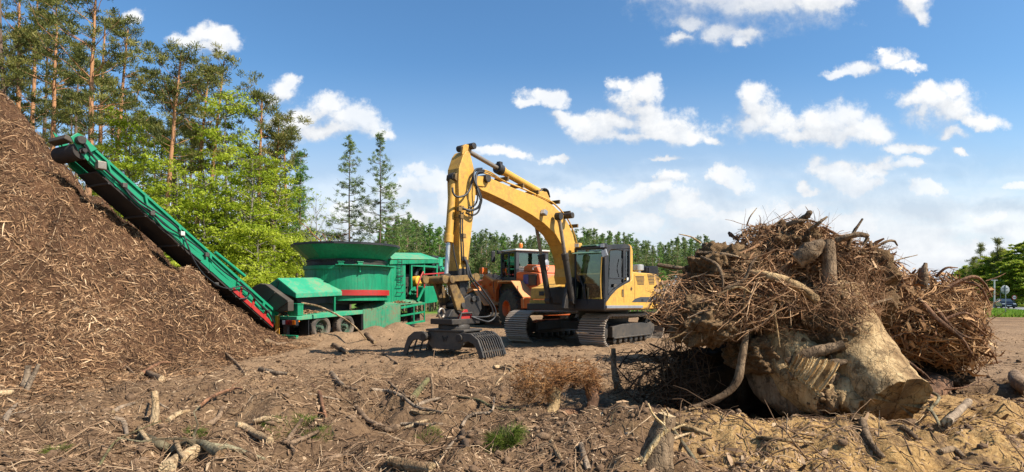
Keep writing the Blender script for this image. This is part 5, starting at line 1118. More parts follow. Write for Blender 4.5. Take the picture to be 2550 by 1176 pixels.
def clods(rng, ell, k, sz, name, mat, par, o):
    P, N = on_shell(rng, ell, k, .72, .98); cv = np.array([[1,0,0],[-1,0,0],[0,1,0],[0,-1,0],[0,0,1],[0,0,-1]],float); cf = np.array([[0,2,4],[2,1,4],[1,3,4],[3,0,4],[2,0,5],[1,2,5],[3,1,5],[0,3,5]])
    import bmesh
    bm = bmesh.new(); bmesh.ops.create_icosphere(bm, subdivisions=2, radius=1.0); cv = np.array([p.co[:] for p in bm.verts]); cf = np.array([[x.index for x in t.verts] for t in bm.faces]); bm.free()
    s_ = np.exp(rng.uniform(math.log(sz[0]), math.log(sz[1]), k)); VV = cv[None]*(s_[:,None]*rng.uniform(.6,1.2,(k,3)))[:,None,:]*(1+rng.normal(size=(k,len(cv),1))*.24)+(P-np.array(o))[:,None,:]
    return tag(mesh_np(name, VV.reshape(-1,3), [(cf[None]+(np.arange(k)*len(cv))[:,None,None]).reshape(-1,3)], mat, par, smooth=True), kind='stuff')
def lump(ell, o, name, mat, par, seed, amp=.22, sub=5, frq=2.6, flat=None):
    """lumpy earth: a ball per ellipsoid, roughened"""
    import bmesh
    Vs, Fs, b = [], [], 0
    for q, (c, a) in enumerate(ell):
        bm = bmesh.new(); bmesh.ops.create_icosphere(bm, subdivisions=sub, radius=1.0); v = np.array([p.co[:] for p in bm.verts]); f = np.array([[x.index for x in t.verts] for t in bm.faces]); bm.free()
        s = seed+q*13; vs_ = v*np.array(a)/.5
        h = amp*(1.6*fbm3(vs_*frq+s, s, 5, .58)+.9*(np.abs(fbm3(vs_*frq*1.7+s*2, s+5, 4, .6))-.2))
        v = v*(1+h)[:,None]*np.array(a)+np.array(c)-np.array(o); Vs.append(v); Fs.append(f+b); b += len(v)
    return mesh_np(name, np.concatenate(Vs), [np.concatenate(Fs)], mat, par, smooth=True)
def limb(pts, radii, name, mat, par, o, sides=14, rough=.12, seed=0, capm=None, k=5, ragged=0.0):
    """a thick root or trunk through the points, knobbly, with flat ends"""
    S = np.array(smooth(pts, k)); n = len(S); rr = np.interp(np.linspace(0,1,n), np.linspace(0,1,len(radii)), radii)
    V, Q, T = tubes_np((S-np.array(o))[None], rr[None], sides, cap=True)
    ring = V[:n*sides].reshape(n, sides, 3); cen = (S-np.array(o))[:,None,:]
    L0_ = max(radii); nz = fbm3((ring+seed*3.7)*np.array([1,1,1])*(1.5/L0_), seed, 5, .62)
    ring = cen+(ring-cen)*(1+rough*3*nz)[:,:,None]; V = np.concatenate([ring.reshape(-1,3), V[n*sides:]])
    if ragged:
        ax_ = nrm((S[-1]-S[-2])[None])[0]; V[(n-1)*sides:n*sides] += ax_*(np.random.default_rng(seed).normal(size=sides)*ragged)[:,None]; V[-1] -= ax_*ragged
    mi = np.concatenate([np.zeros(len(Q),int), np.ones(len(T),int)])
    return mesh_np(name, V, [Q, T], [mat, capm or M['cut_wood']], par, smooth=True, midx=mi, sharp=50)
def A3(l): return [at(*p) for p in l]
# ---------------------------------------------------------------- the big stump in front
so = (3.6, 7.0, 0.0); rg = np.random.default_rng(21)
big = thing('root_stump', 'huge uprooted tree stump with a tall tangle of roots, nearest on the right', 'stump', so, 0)
def el(px, py, Y, rx, ry, rz): return (at(px, py, Y), (rx, ry, rz))
earth_l = [el(1960,800,7.7,.72,.62,.52), el(1760,800,7.3,.46,.45,.30), el(2080,860,7.3,.40,.45,.42), el(1800,690,7.8,.50,.5,.42), el(1980,640,8.0,.55,.5,.42), el(1880,880,7.4,.35,.35,.22), el(2140,720,7.8,.40,.45,.5)]
lump(earth_l, so, 'clinging_earth', M['earth'], big, 3, .30, 6)
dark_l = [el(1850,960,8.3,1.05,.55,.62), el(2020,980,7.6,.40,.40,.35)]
lump(dark_l, so, 'shaded_earth', M['earth_shade'], big, 9, .25, 5)  # near-black colour stands for the shade under the overhang
# trunks
M['cut_end'] = wood_mat('weathered_cut_end', (.27,.165,.065), (.37,.24,.105), (.15,.09,.04), 9, 1.0)
limb(A3([(2060,740,7.6),(2105,840,7.25),(2165,930,6.9),(2200,970,6.72),(2236,1008,6.52)]), [.38,.43,.41,.40,.375], 'trunk', M['trunk_sandy'], big, so, 60, .045, 4, M['cut_end'], ragged=.014)
limb(A3([(1930,830,7.6),(1975,900,7.3),(2020,960,7.05),(2075,985,6.8)]), [.40,.38,.33,.26], 'trunk', M['trunk_sandy'], big, so, 50, .09, 7, M['trunk_bark'], ragged=.02)
limb(A3([(1900,900,7.7),(1960,985,7.3),(2010,1010,7.1)]), [.30,.26,.16], 'trunk', M['trunk_bark'], big, so, 30, .10, 11, ragged=.02)
limb(A3([(2040,985,6.9),(2110,990,6.75),(2150,1010,6.6)]), [.16,.22,.16], 'buttress_root', M['trunk_sandy'], big, so, 26, .16, 13, ragged=.015)
lump([el(2120,950,6.95,.20,.2,.24), el(2060,1000,6.8,.22,.16,.14), el(2130,880,7.0,.22,.2,.28)], so, 'clinging_earth', M['earth'], big, 15, .35, 5, 3.2)
clods(rg, [el(2110,830,7.2,.40,.40,.34), el(2060,990,6.8,.24,.20,.18), el(2150,930,6.95,.36,.36,.34)], 520, (.008,.035), 'stuck_earth', M['earth'], big, so)
# splintered face: torn fibres, one rough patch
pa, pb, pd, pe = at(1975,878,6.90), at(2095,905,6.66), at(1960,920,6.84), at(2040,985,6.60)
gu, gv = np.meshgrid(np.linspace(0,1,90), np.linspace(0,1,24)); Pg = (pa[None,None]*(1-gu[...,None])+pb*gu[...,None])*(1-gv[...,None])+(pd*(1-gu[...,None])+pe*gu[...,None])*gv[...,None]
colh = np.random.default_rng(4).normal(size=90)*.018+.022*vnoise(np.arange(90)*.35, np.zeros(90), 6); hgt = colh[None,:]+.02*vnoise(gu*30, gv*3, 3)+.05*np.sin(gv*3.1); Pg = Pg+hgt[...,None]*np.array([.25,-.75,.6]); Pg[-1] += (np.random.default_rng(5).normal(size=90)*.03)[:,None]*np.array([.4,-.3,-.8])
ii = np.arange(89*23); r_, c_ = ii//89, ii%89; b_ = r_*90+c_
mesh_np('splintered_face', Pg.reshape(-1,3)-np.array(so), [np.stack([b_,b_+90,b_+91,b_+1],-1)], M['pale_wood'], big)
limb(A3([(1960,905,6.9),(2020,880,6.85),(2068,868,6.8),(2102,858,6.75)]), [.05,.075,.06,.045], 'broken_limb', M['trunk_bark'], big, so, 12, .10, 17, M['pale_wood'])
limb(A3([(1965,935,6.86),(2030,915,6.8),(2085,905,6.75),(2110,900,6.72)]), [.06,.07,.05,.02], 'broken_limb', M['trunk_bark'], big, so, 12, .10, 18)
# the upright post and other thick roots read off the photograph
limb(A3([(2060,600,7.35),(2064,660,7.3),(2066,720,7.25),(2078,790,7.2)]), [.085,.088,.085,.10], 'upright_root', M['trunk_bark'], big, so, 10, .06, 19)
limb(A3([(1870,680,7.2),(1920,690,7.05),(1970,705,6.95),(2020,735,6.9),(2036,752,6.88)]), [.05,.06,.055,.05,.04], 'thick_root', M['root_thick'] if 'root_thick' in M else M['trunk_sandy'], big, so, 10, .10, 23)
limb(A3([(1985,650,7.3),(2020,625,7.25),(2050,600,7.2)]), [.10,.12,.05], 'thick_root', M['trunk_bark'], big, so, 12, .12, 29)
limb(A3([(1860,820,7.05),(1850,880,6.95),(1835,950,6.9),(1800,985,6.9),(1730,1015,6.9)]), [.04,.045,.05,.04,.03], 'thick_root', M['trunk_bark'], big, so, 8, .06, 31)
for pts, r in (([(1745,640,7.3),(1785,660,7.15),(1800,700,7.05),(1795,745,7.0)],.022),([(1800,720,7.0),(1850,700,6.95),(1870,660,6.95),(1885,640,7.0)],.024),([(1790,735,7.0),(1840,715,6.9),(1880,735,6.85),(1945,750,6.9)],.018),([(1925,760,6.9),(1935,820,6.85),(1942,865,6.85)],.015),([(1856,715,6.9),(1852,760,6.88),(1848,812,6.9)],.014),
               ([(1990,555,7.6),(2012,535,7.5),(2020,527,7.5)],.05),([(1960,560,7.6),(1985,552,7.5),(2010,548,7.5)],.035),([(2015,575,7.5),(2040,555,7.4),(2060,540,7.4)],.028),([(2105,640,7.6),(2120,590,7.5),(2148,545,7.5)],.028),([(2080,600,7.5),(2130,585,7.4),(2160,590,7.4),(2150,610,7.4)],.04),
               ([(2160,630,7.7),(2200,605,7.6),(2225,600,7.6),(2235,612,7.6)],.02),([(1860,560,7.8),(1868,540,7.7),(1885,518,7.7)],.010),([(1745,605,7.8),(1720,590,7.7),(1690,583,7.7)],.012),([(2180,680,7.6),(2230,650,7.5),(2285,635,7.5)],.010),([(1760,770,7.0),(1700,830,6.9),(1650,850,6.9)],.012),
               ([(1640,660,8.2),(1700,668,7.8),(1780,660,7.5)],.03),([(1740,630,7.6),(1790,632,7.4),(1840,640,7.3)],.03),([(2090,830,7.0),(2060,870,6.9),(2080,905,6.85)],.03),([(2150,800,7.0),(2170,760,7.1),(2220,745,7.2)],.03)):
    limb(A3(pts), [r,r*.9,r*.75,r*.45], 'root', M['trunk_bark'] if r > .019 else M['root_lt'] if 'root_lt' in M else M['trunk_sandy'], big, so, 7, .10, int(px_ if False else r*1000))
top_l = [el(1960,655,7.9,.74,.55,.50), el(1830,720,7.6,.62,.55,.46), el(1985,600,8.0,.46,.5,.33), el(2110,680,7.8,.42,.5,.48), el(1890,610,8.1,.42,.5,.30), el(1735,720,7.8,.42,.5,.30)]
tangle(rg, top_l, 2300, (.3,1.1), (.0026,.0080), 'root_tangle', M['root'], big, so, 8, .13, .5, 4, stray=.04, tb=(2.4,1.7))
tangle(rg, top_l, 420, (.4,1.4), (.008,.017), 'root_tangle', M['root'], big, so, 9, .10, .5, 6, stray=.05, tb=(2.5,1.8))
tangle(rg, top_l, 80, (.6,1.5), (.017,.036), 'heavy_roots', M['root'], big, so, 10, .10, .4, 9, stray=.03, tb=(2.5,2.0))
tangle(rg, top_l[:1]+top_l[2:5], 330, (.25,.7), (.003,.010), 'root_spikes', M['root'], big, so, 7, .11, 1.8, 5, bias=(0,0,.5), reach=1.5, stray=.3, tb=(2.2,2.0))
slabs(rg, top_l, 170, (.05,.26), 'torn_bark', M['root'], big, so)
clods(rg, top_l, 260, (.010,.028), 'earth_clods', M['earth'], big, so)
low_l = [el(1770,800,7.2,.44,.40,.28), el(1930,770,7.35,.62,.50,.36), el(2060,790,7.25,.36,.42,.42)]
tangle(rg, low_l, 1000, (.15,.8), (.0018,.0065), 'hanging_rootlets', M['root'], big, so, 8, .15, .7, 4, bias=(0,-.1,-.7), reach=1.25, tb=(2.2,2.6))
clods(rg, low_l, 420, (.008,.032), 'earth_clods', M['earth'], big, so)
tangle(rg, [el(1800,770,7.1,.42,.40,.36),el(1920,740,7.1,.45,.42,.36)], 260, (.3,1.1), (.004,.012), 'draped_roots', M['root'], big, so, 9, .11, .6, 5, bias=(-.3,-.1,-.5), reach=1.25, tb=(2.6,1.7))
tangle(rg, [el(1700,790,7.2,.36,.40,.32),el(1690,720,7.6,.36,.4,.26)], 170, (.25,.8), (.003,.011), 'side_roots', M['root'], big, so, 8, .12, .9, 5, bias=(-.5,-.1,-.1), reach=1.4, tb=(2.5,1.9))
tangle(rg, [el(2070,760,7.2,.40,.42,.42),el(2130,720,7.5,.36,.45,.46),el(2110,800,7.15,.34,.42,.30)], 1000, (.15,.8), (.002,.0075), 'rootlets', M['root'], big, so, 8, .14, .8, 4, bias=(0,-.1,-.3), reach=1.2, tb=(2.4,2.0))
# moss on the bark
# ---------------------------------------------------------------- root pile behind it, to the right
so2 = (6.6, 9.0, 0.0)
p2 = thing('root_stump', 'reddish brown uprooted root plate lying behind the big stump, by the road', 'stump', so2, 0)
e2 = [el(2320,810,9.2,.78,.70,.66), el(2240,790,9.0,.48,.55,.58), el(2385,860,9.1,.46,.55,.46), el(2300,715,9.6,.50,.55,.34), el(2385,745,9.6,.46,.55,.34)]
lump([el(2320,830,9.5,.62,.55,.55), el(2300,935,9.5,.62,.45,.30)], so2, 'dark_core', M['earth_shade'], p2, 31, .28, 5)
tangle(rg, e2, 1500, (.3,1.2), (.0035,.010), 'root_tangle', M['root_red'], p2, so2, 8, .12, .5, 4, bias=(.25,0,-.15), stray=.03, tb=(2.4,1.8))
tangle(rg, e2, 330, (.4,1.5), (.010,.020), 'root_tangle', M['root_red'], p2, so2, 9, .10, .4, 6, bias=(.25,0,-.15), stray=.03, tb=(2.4,1.9))
tangle(rg, e2, 60, (.6,1.6), (.022,.044), 'heavy_roots', M['root_red'], p2, so2, 9, .09, .3, 9, bias=(.3,0,-.2), stray=.02, tb=(2.4,1.9))
tangle(rg, e2, 150, (.2,.6), (.003,.009), 'root_spikes', M['root_red'], p2, so2, 7, .11, 1.6, 5, bias=(.2,0,.1), reach=1.3, stray=.04)
slabs(rg, e2, 220, (.08,.34), 'torn_wood', M['root_red'], p2, so2)
for pts, r in (([(2285,745,8.6),(2340,800,8.5),(2390,840,8.5),(2420,880,8.5)],.06),([(2330,770,8.6),(2380,825,8.5),(2420,845,8.5)],.045),([(2300,720,9.0),(2300,680,9.0),(2305,655,9.0)],.10),([(2285,730,9.2),(2290,690,9.2),(2292,668,9.2)],.05),([(2330,690,9.2),(2355,668,9.1),(2385,667,9.1)],.03),
               ([(2350,720,9.0),(2420,690,8.9),(2450,705,8.9),(2470,740,8.9)],.04),([(2390,700,9.0),(2440,715,8.9),(2465,760,8.9)],.035),([(2340,800,8.6),(2400,780,8.5),(2430,795,8.5)],.035),([(2200,850,8.7),(2260,830,8.6),(2330,850,8.6)],.02),([(2260,900,8.6),(2300,930,8.5),(2330,960,8.4)],.03),
               ([(2350,970,8.6),(2400,965,8.5),(2440,950,8.6)],.022),([(2440,910,9.0),(2470,905,9.0),(2495,900,9.0)],.04),([(2455,700,9.4),(2485,690,9.4),(2505,680,9.4)],.014),([(2420,920,9.0),(2435,940,9.0),(2436,960,9.0)],.012),([(2400,960,8.8),(2450,960,8.8),(2462,975,8.8)],.012)):
    r *= .68
    limb(A3(pts), [r,r*.95,r*.7,r*.35], 'thick_root', M['trunk_bark'] if r > .05 else M['pine_bark'], p2, so2, 8, .12, int(r*1000))
limb(A3([(2330,960,9.0),(2290,1000,8.6),(2240,1030,8.3)]), [.22,.20,.16], 'trunk', M['pine_bark'], p2, so2, 16, .08, 33)
# ---------------------------------------------------------------- pale root heap behind, beside the excavator
so3 = (4.0, 13.0, 0.0)
p3 = thing('root_stump', 'pale root heap far behind the big stump, right beside the excavator counterweight', 'stump', so3, 0)
e3 = [el(1720,770,13.2,1.0,.8,.50), el(1680,745,13.6,.6,.6,.45), el(1780,740,13.5,.8,.7,.7)]
lump([el(1740,790,13.5,.95,.7,.45)], so3, 'dark_core', M['earth_shade'], p3, 41, .25, 4)
tangle(rg, e3, 620, (.4,1.5), (.008,.028), 'root_tangle', M['root'], p3, so3, 8, .11, .5, 5, tb=(2.8,1.7))
slabs(rg, e3, 160, (.15,.6), 'torn_wood', M['root'], p3, so3)
# middle mass linking the stumps
so4 = (5.2, 9.4, 0.0)
p4 = thing('root_stump', 'grey brown root mass wedged between the big stump and the reddish root plate', 'stump', so4, 0)
e4 = [el(2190,740,9.3,.55,.6,.62), el(2150,660,9.4,.5,.5,.40), el(2220,830,9.2,.5,.5,.5)]
lump([el(2190,800,9.6,.55,.5,.75)], so4, 'dark_core', M['earth_shade'], p4, 43, .25, 4)
tangle(rg, e4, 700, (.25,.9), (.003,.010), 'root_tangle', M['root'], p4, so4, 8, .12, .8, 4, reach=1.2)
tangle(rg, e4, 120, (.4,1.1), (.013,.03), 'root_tangle', M['root'], p4, so4, 9, .10, .5, 6)
slabs(rg, e4, 160, (.08,.35), 'torn_wood', M['root'], p4, so4)
# ---------------------------------------------------------------- small orange stump
so5 = tuple(at(1385,1050,7.2)[:2])+(0.0,); Y5 = 7.3
p5 = thing('root_stump', 'small toppled stump with fine orange roots and a curved pale stem', 'stump', so5, 0)
e5 = [el(1345,938,Y5,.36,.32,.23), el(1430,925,Y5+.1,.36,.3,.18), el(1325,975,Y5,.27,.26,.18)]
tangle(rg, e5, 750, (.12,.45), (.0022,.0055), 'fine_roots', M['root_orange'], p5, so5, 8, .15, .9, 4, reach=1.3, stray=.10, tb=(2.4,2.1))
tangle(rg, [el(1450,935,Y5+.1,.26,.25,.16),el(1478,975,Y5+.1,.12,.2,.24)], 260, (.12,.4), (.002,.0055), 'fine_roots', M['root_orange'], p5, so5, 8, .16, .7, 4, reach=1.25, stray=.08, tmul=.7)
limb(A3([(1375,960,Y5),(1380,1010,Y5-.05),(1360,1050,Y5-.15),(1372,1078,Y5-.3),(1400,1082,Y5-.35)]), [.10,.075,.07,.055,.04], 'curved_stem', M['trunk_sandy'], p5, so5, 12, .09, 51)
limb(A3([(1470,960,Y5+.1),(1478,1000,Y5),(1462,1040,Y5-.05)]), [.09,.07,.075], 'stem', M['pine_bark'], p5, so5, 10, .1, 52)
limb(A3([(1385,960,Y5),(1410,935,Y5),(1440,950,Y5+.05)]), [.08,.06,.04], 'stem', M['pine_bark'], p5, so5, 10, .1, 54)
lg_ = limb(A3([(1385,1040,Y5+.1),(1470,1040,Y5+.1),(1550,1030,Y5+.15),(1640,1018,Y5+.2)]), [.13,.11,.085,.06], 'log', M['pine_bark'], None, (0,0,0), 16, .05, 53, M['cut_wood']); tag(lg_, 'reddish bark log lying from the small orange stump towards the big stump', 'log')
# ---------------------------------------------------------------- brush between them
so6 = tuple(at(1600,950,7.9)[:2])+(0.0,)
p6 = thing('brush_pile', 'dark pile of thin dry brushwood between the small orange stump and the big stump', 'brush pile', so6, 0)
e6 = [el(1600,940,8.0,.62,.5,.42), el(1680,900,8.0,.42,.45,.5), el(1700,960,7.9,.5,.5,.5)]
tangle(rg, e6, 620, (.25,.9), (.0028,.008), 'twigs', M['brush'], p6, so6, 7, .09, .7, 4, reach=1.25, tb=(2.6,2.0))
tangle(rg, e6, 60, (.4,1.1), (.010,.02), 'branch', M['brush'], p6, so6, 7, .08, .3, 6, reach=1.25)
lump([el(1760,985,8.6,.6,.45,.42)], so6, 'dark_core', M['earth_shade'], p6, 47, .25, 4)
sg = limb(A3([(1527,868,8.2),(1530,930,8.1),(1545,985,8.0),(1552,1020,7.9)]), [.03,.045,.06,.065], 'snag', M['trunk_bark'], p6, so6, 8, .1, 55)
# ---------------------------------------------------------------- broken snag in the foreground
so7 = tuple(gp(1640,1165)[:2])+(0.0,); Y7 = so7[1]
p7 = thing('broken_stub', 'broken tree stub with splayed pale splinters standing in the sand, front right', 'tree stub', so7, 0)
def up(px, py): return at(px, py, Y7)
limb([up(1625,1190)-[0,0,.12],up(1635,1140),up(1648,1085),up(1660,1032)], [.17,.13,.105,.075], 'stub', M['trunk_bark'], p7, so7, 18, .10, 61, M['cut_wood'])
for pts, r in (([(1655,1060),(1615,1110),(1590,1150),(1560,1185)],.028),([(1648,1055),(1622,1030),(1608,1000)],.012),([(1650,1050),(1630,1042),(1618,1020)],.008),([(1668,1065),(1690,1055),(1702,1052)],.012),([(1645,1058),(1648,1030),(1640,1015)],.008),([(1660,1045),(1655,1022),(1650,1012)],.007),([(1615,1110),(1600,1130),(1575,1140)],.02)):
    limb([up(*p)+np.array([0,-.08,0]) for p in pts], [r,r,r*.7,r*.5], 'splinter', M['pale_wood'], p7, so7, 7, .12, int(r*900))
# ------------------------------------------------------------------ branches, sticks and logs lying about
M['bark_grey'] = wood_mat('grey_bark', (.23,.165,.11), (.34,.255,.175), (.13,.09,.058))
M['bark_brown'] = wood_mat('brown_bark', (.19,.122,.072), (.29,.195,.12), (.10,.062,.036))
M['bark_red'] = wood_mat('rust_bark', (.22,.105,.055), (.34,.17,.09), (.11,.055,.03))
M['peeled'] = wood_mat('peeled_wood', (.42,.28,.145), (.55,.40,.235), (.22,.13,.065), 20, 1.0)
M['lichen'] = wood_mat('lichen_bark', (.17,.14,.080), (.27,.235,.145), (.09,.065,.036))
M['mossy'] = wood_mat('mossy_bark', (.13,.12,.045), (.20,.17,.08), (.08,.055,.03))
def lie(label, pts, rp, mat, name='branch', cat=None, lift=None, taper=.6, fn=None, sub=0, seed=None):
    W = [gp(a, b) for a, b in pts]; Yc = W[len(W)//2][1]; r = rp*.85/FPX*Yc; lf = r*.55 if lift is None else lift
    W = [w+np.array([0,0,lf]) for w in W]; sd_ = int(abs(W[0][0]*1000)) % 97 if seed is None else seed
    o = tuple(W[0]); rg = np.random.default_rng(sd_)
    if len(W) == 2:
        m_ = (W[0]+W[1])/2+rg.normal(size=3)*r*.9*np.array([1,1,.2]); W = [W[0], m_, W[1]]
    ob = limb(W, [r, r*1.0, r*(.5+.5*taper), r*taper], name, mat, None, o, 9 if rp < 9 else 14, .085, sd_, M['peeled'] if mat is not M['peeled'] else M['cut_wood'], 4)
    ob.location = o
    if sub:
        V_, Q_, P_ = [], [], []
        for k in range(sub):
            t = rg.uniform(.25,.95)*(len(W)-1); i = int(t); p = W[i]+(W[min(i+1,len(W)-1)]-W[i])*(t-i)-np.array(o)
            d = rg.normal(size=3)*[1,1,.25]+[0,0,.45]; l_ = r*rg.uniform(6,16); P_.append([p+d/np.linalg.norm(d)*l_*s+rg.normal(size=3)*l_*.05 for s in np.linspace(0,1,5)])
        V, Q, T = tubes_np(np.array(P_), np.full((len(P_),5), r*.32)*np.linspace(1,.35,5)[None], 5); mesh_np('side_twig', V, [Q], mat, ob, smooth=True) if False else None
        me = MB()
        for p_ in P_: me.tube(p_, list(np.linspace(r*.34,r*.1,5)), 5)
        # side shoots belong to the branch's own mesh
        me2 = ob.data; v0 = np.empty(len(me2.vertices)*3); me2.vertices.foreach_get('co', v0); v0 = v0.reshape(-1,3); fs = [tuple(p.vertices) for p in me2.polygons]; mi = [p.material_index for p in me2.polygons]
        nm = bpy.data.meshes.new(name); nm.from_pydata([tuple(v) for v in v0]+me.v, [], fs+[tuple(i+len(v0) for i in f) for f in me.f]); 
        for m__ in me2.materials: nm.materials.append(m__)
        nm.polygons.foreach_set('material_index', mi+[0]*len(me.f)); nm.polygons.foreach_set('use_smooth', [True]*len(nm.polygons)); nm.update(); nm.set_sharp_from_angle(angle=R(55)); ob.data = nm
    return tag(ob, label, cat or name)
B, PW = M, None
lie('thick bent grey branch with a torn pale fork, longest one at the front left', [(353,1100),(400,1120),(430,1128),(467,1114),(505,1120),(550,1147)], 14, B['lichen'], sub=2, taper=.9)
lie('torn pale fork rising from the thick bent grey branch, front left', [(347,1072),(352,1090),(372,1108)], 8, B['peeled'], 'branch_stub', 'branch')
lie('pale orange log under the thick bent grey branch, front left', [(415,1185),(455,1155),(493,1133)], 21, B['peeled'], 'log', taper=.9)
lie('thin lichen covered branch running right from the thick bent branch, front left', [(520,1113),(583,1127),(612,1148),(633,1172)], 6.5, B['lichen'], sub=2)
lie('grey green lichen branch under the peeled log end, bottom left', [(560,1118),(610,1135),(660,1150)], 7.5, B['lichen'])
lie('short log with flaking pale bark and a snapped end beside green shoots', [(588,1066),(606,1070),(633,1087),(672,1105)], 11, B['peeled'], 'log', taper=.9)
lie('flat split piece of pale wood left of the short grass', [(633,1057),(668,1054),(703,1060)], 9, B['peeled'], 'wood_piece')
lie('reddish arched branch across dark soil, right of the pale upright stake', [(497,1027),(520,1008),(545,993),(583,980),(607,983)], 5, B['bark_red'], sub=2, lift=.06)
lie('short thick root curving down from soil, under the reddish arched branch', [(520,1063),(545,1043),(552,1030),(557,1018)], 7.5, B['bark_brown'])
lie('stubby grey root bending into soil, left of the pale upright stake', [(285,1048),(305,1060),(313,1075),(317,1092)], 8.5, B['bark_grey'])
lie('mottled short branch with peeling yellow bark, right of the stake', [(418,1052),(445,1040),(472,1028)], 8, B['peeled'])
lie('grey branch reaching in from the left picture edge', [(0,1090),(20,1040),(42,1012)], 8, B['bark_grey'], sub=1)
lie('pale broken branch end at the left picture edge, above the grey branch', [(-5,992),(30,978)], 9, B['peeled'], 'branch_stub', 'branch')
lie('short log stub lying at the foot of the wood chip heap', [(368,932),(403,950)], 10, B['bark_brown'], 'log', taper=.9)
lie('rusty strip of bark arched over the log stub by the chip heap', [(353,938),(378,921),(400,911),(427,909)], 5, B['bark_red'], lift=.05)
lie('thin dark stick leaning down the foot of the chip heap', [(293,900),(318,922),(343,943)], 3.5, B['bark_brown'])
lie('crooked brown stick between the stub stakes and the long grey branch', [(777,963),(795,985),(802,1012),(813,1047)], 6, B['bark_red'], sub=1)
lie('straight thin grey stick crossing the crooked brown stick', [(767,987),(810,995),(855,1004)], 4, B['bark_grey'])
lie('forked dark root twisting down right of the short peeled log', [(752,1050),(735,1075),(717,1103),(727,1120),(733,1135)], 7, B['bark_brown'], sub=2)
lie('stout brown stick running right from the forked dark root', [(722,1110),(760,1095),(793,1083)], 7, B['bark_brown'])
lie('slanted brown stick on the soil right of the chip heap foot', [(562,882),(590,908),(612,935)], 4, B['bark_brown'], sub=2)
lie('half buried grey log on bare soil in front of the green bumper', [(648,925),(685,936),(718,938)], 8, B['bark_grey'], 'log')
lie('curved brown log piece right below the green rear bumper', [(665,853),(690,862),(715,858)], 7, B['bark_brown'], 'log')
lie('thin arched yellow green shoot crossing the front left soil', [(247,1175),(270,1135),(295,1108),(350,1087),(400,1062)], 3.2, B['mossy'], lift=.04)
lie('sharp pale splinter standing against the pale orange log', [(437,1127),(446,1150),(460,1178)], 8, B['peeled'], 'wood_splinter', lift=.10)
lie('long sinuous grey branch lying across the middle foreground', [(925,977),(960,976),(985,983),(1005,996),(1033,1016),(1068,1025),(1106,1034)], 5.5, B['bark_grey'], sub=4)
lie('mossy short chunk of branch leaning by the long sinuous branch', [(1030,1006),(1048,984),(1065,963)], 9, B['mossy'], lift=.08, taper=.9)
lie('white peeled stick under the long sinuous grey branch', [(1024,1035),(1060,1033),(1112,1027)], 6, B['peeled'])
lie('broad pale split stick pointing up right, below the white peeled stick', [(1010,1075),(1040,1064),(1070,1050)], 7, B['peeled'], 'wood_piece')
lie('dark sawn log end facing the viewer, left of the broad pale split stick', [(938,1070),(965,1077),(994,1073)], 11, B['bark_brown'], 'log', taper=1)
lie('smooth grey stick running right from the dark sawn log', [(998,1066),(1022,1059),(1060,1061),(1102,1061)], 6, B['bark_grey'], sub=1)
lie('long thin greenish stick pointing to the small orange stump', [(1139,993),(1192,1003),(1223,1018),(1265,1024),(1312,1028)], 4.5, B['mossy'], sub=2)
lie('hooked grey branch curling up left of the bright green grass tuft', [(1150,1075),(1165,1050),(1190,1040),(1220,1036),(1229,1020),(1230,1002)], 5, B['bark_grey'], lift=.04)
lie('slim stick slanting down left from the hooked grey branch', [(1107,1130),(1128,1105),(1150,1082)], 4, B['bark_grey'])
lie('short upright looking log stub left of the bright green grass tuft', [(1152,1080),(1158,1105),(1164,1132)], 9.5, B['bark_brown'], 'log', taper=.9)
lie('bent brown stick above the mossy chunk', [(969,956),(985,970),(1005,986),(1030,998)], 5, B['bark_brown'])
lie('smooth stick lying up right from the long sinuous branch', [(1036,1018),(1062,1003),(1095,995)], 6, B['bark_grey'])
lie('stout grey stick in the churned soil left of the long sinuous branch', [(826,934),(840,952),(858,970)], 8, B['bark_grey'])
lie('short brown stick joined end to end with the stout grey stick', [(858,968),(892,976)], 6, B['bark_brown'])
lie('white broken wood sliver lying alone on the bare ground', [(1230,921),(1250,920),(1275,927)], 8, B['peeled'], 'wood_piece')
lie('pale bent stick touching the white wood sliver', [(1258,911),(1272,917),(1292,931)], 5, B['peeled'])
lie('pale thin stick forking down left from the white wood sliver', [(1262,928),(1248,945),(1235,960)], 3.5, B['peeled'])
lie('thick weathered log cut off by the bottom picture edge, middle', [(973,1164),(1020,1172),(1078,1176)], 17, B['peeled'], 'log', taper=1)
lie('dark curved root half buried left of the dark sawn log', [(886,1022),(900,1040),(918,1054),(950,1066)], 9, B['bark_brown'])
lie('short orange stick standing steeply left of the dark curved root', [(801,1008),(806,1028),(813,1048)], 6, B['bark_red'])
lie('dark crooked branch along the bottom edge, left of the thick weathered log', [(800,1155),(842,1142),(862,1138),(890,1133)], 6.5, B['bark_brown'], sub=3)
lie('pale stick lying on yellow sand between the grass tuft and broken stub', [(1373,1107),(1385,1130),(1402,1162)], 8, B['peeled'])
lie('grey stake with a white tip standing in yellow sand at the bottom edge', [(1447,1118),(1455,1145),(1466,1185)], 9, B['bark_grey'], taper=1)
lie('pale straight stick on the sand right of the broken stub', [(1675,1082),(1700,1115),(1737,1160)], 6, B['lichen'], taper=.9)
lie('stout sandy branch behind the broken stub, pointing right', [(1682,1063),(1725,1076),(1772,1090)], 9, B['trunk_sandy'])
lie('thin pale stick crossing behind the pale straight stick', [(1667,1102),(1718,1088)], 5, B['peeled'])
lie('pale crooked branch hanging in front of the reddish root plate', [(2343,967),(2320,974),(2315,990),(2337,1006),(2332,1022),(2318,1036),(2330,1062),(2340,1085)], 5, B['lichen'], sub=2, lift=.08)
lie('weathered brown stub sticking out of yellow sand at the right', [(2360,1085),(2385,1055),(2412,1025)], 11, B['bark_grey'], 'branch_stub', 'branch', lift=.12, taper=1)
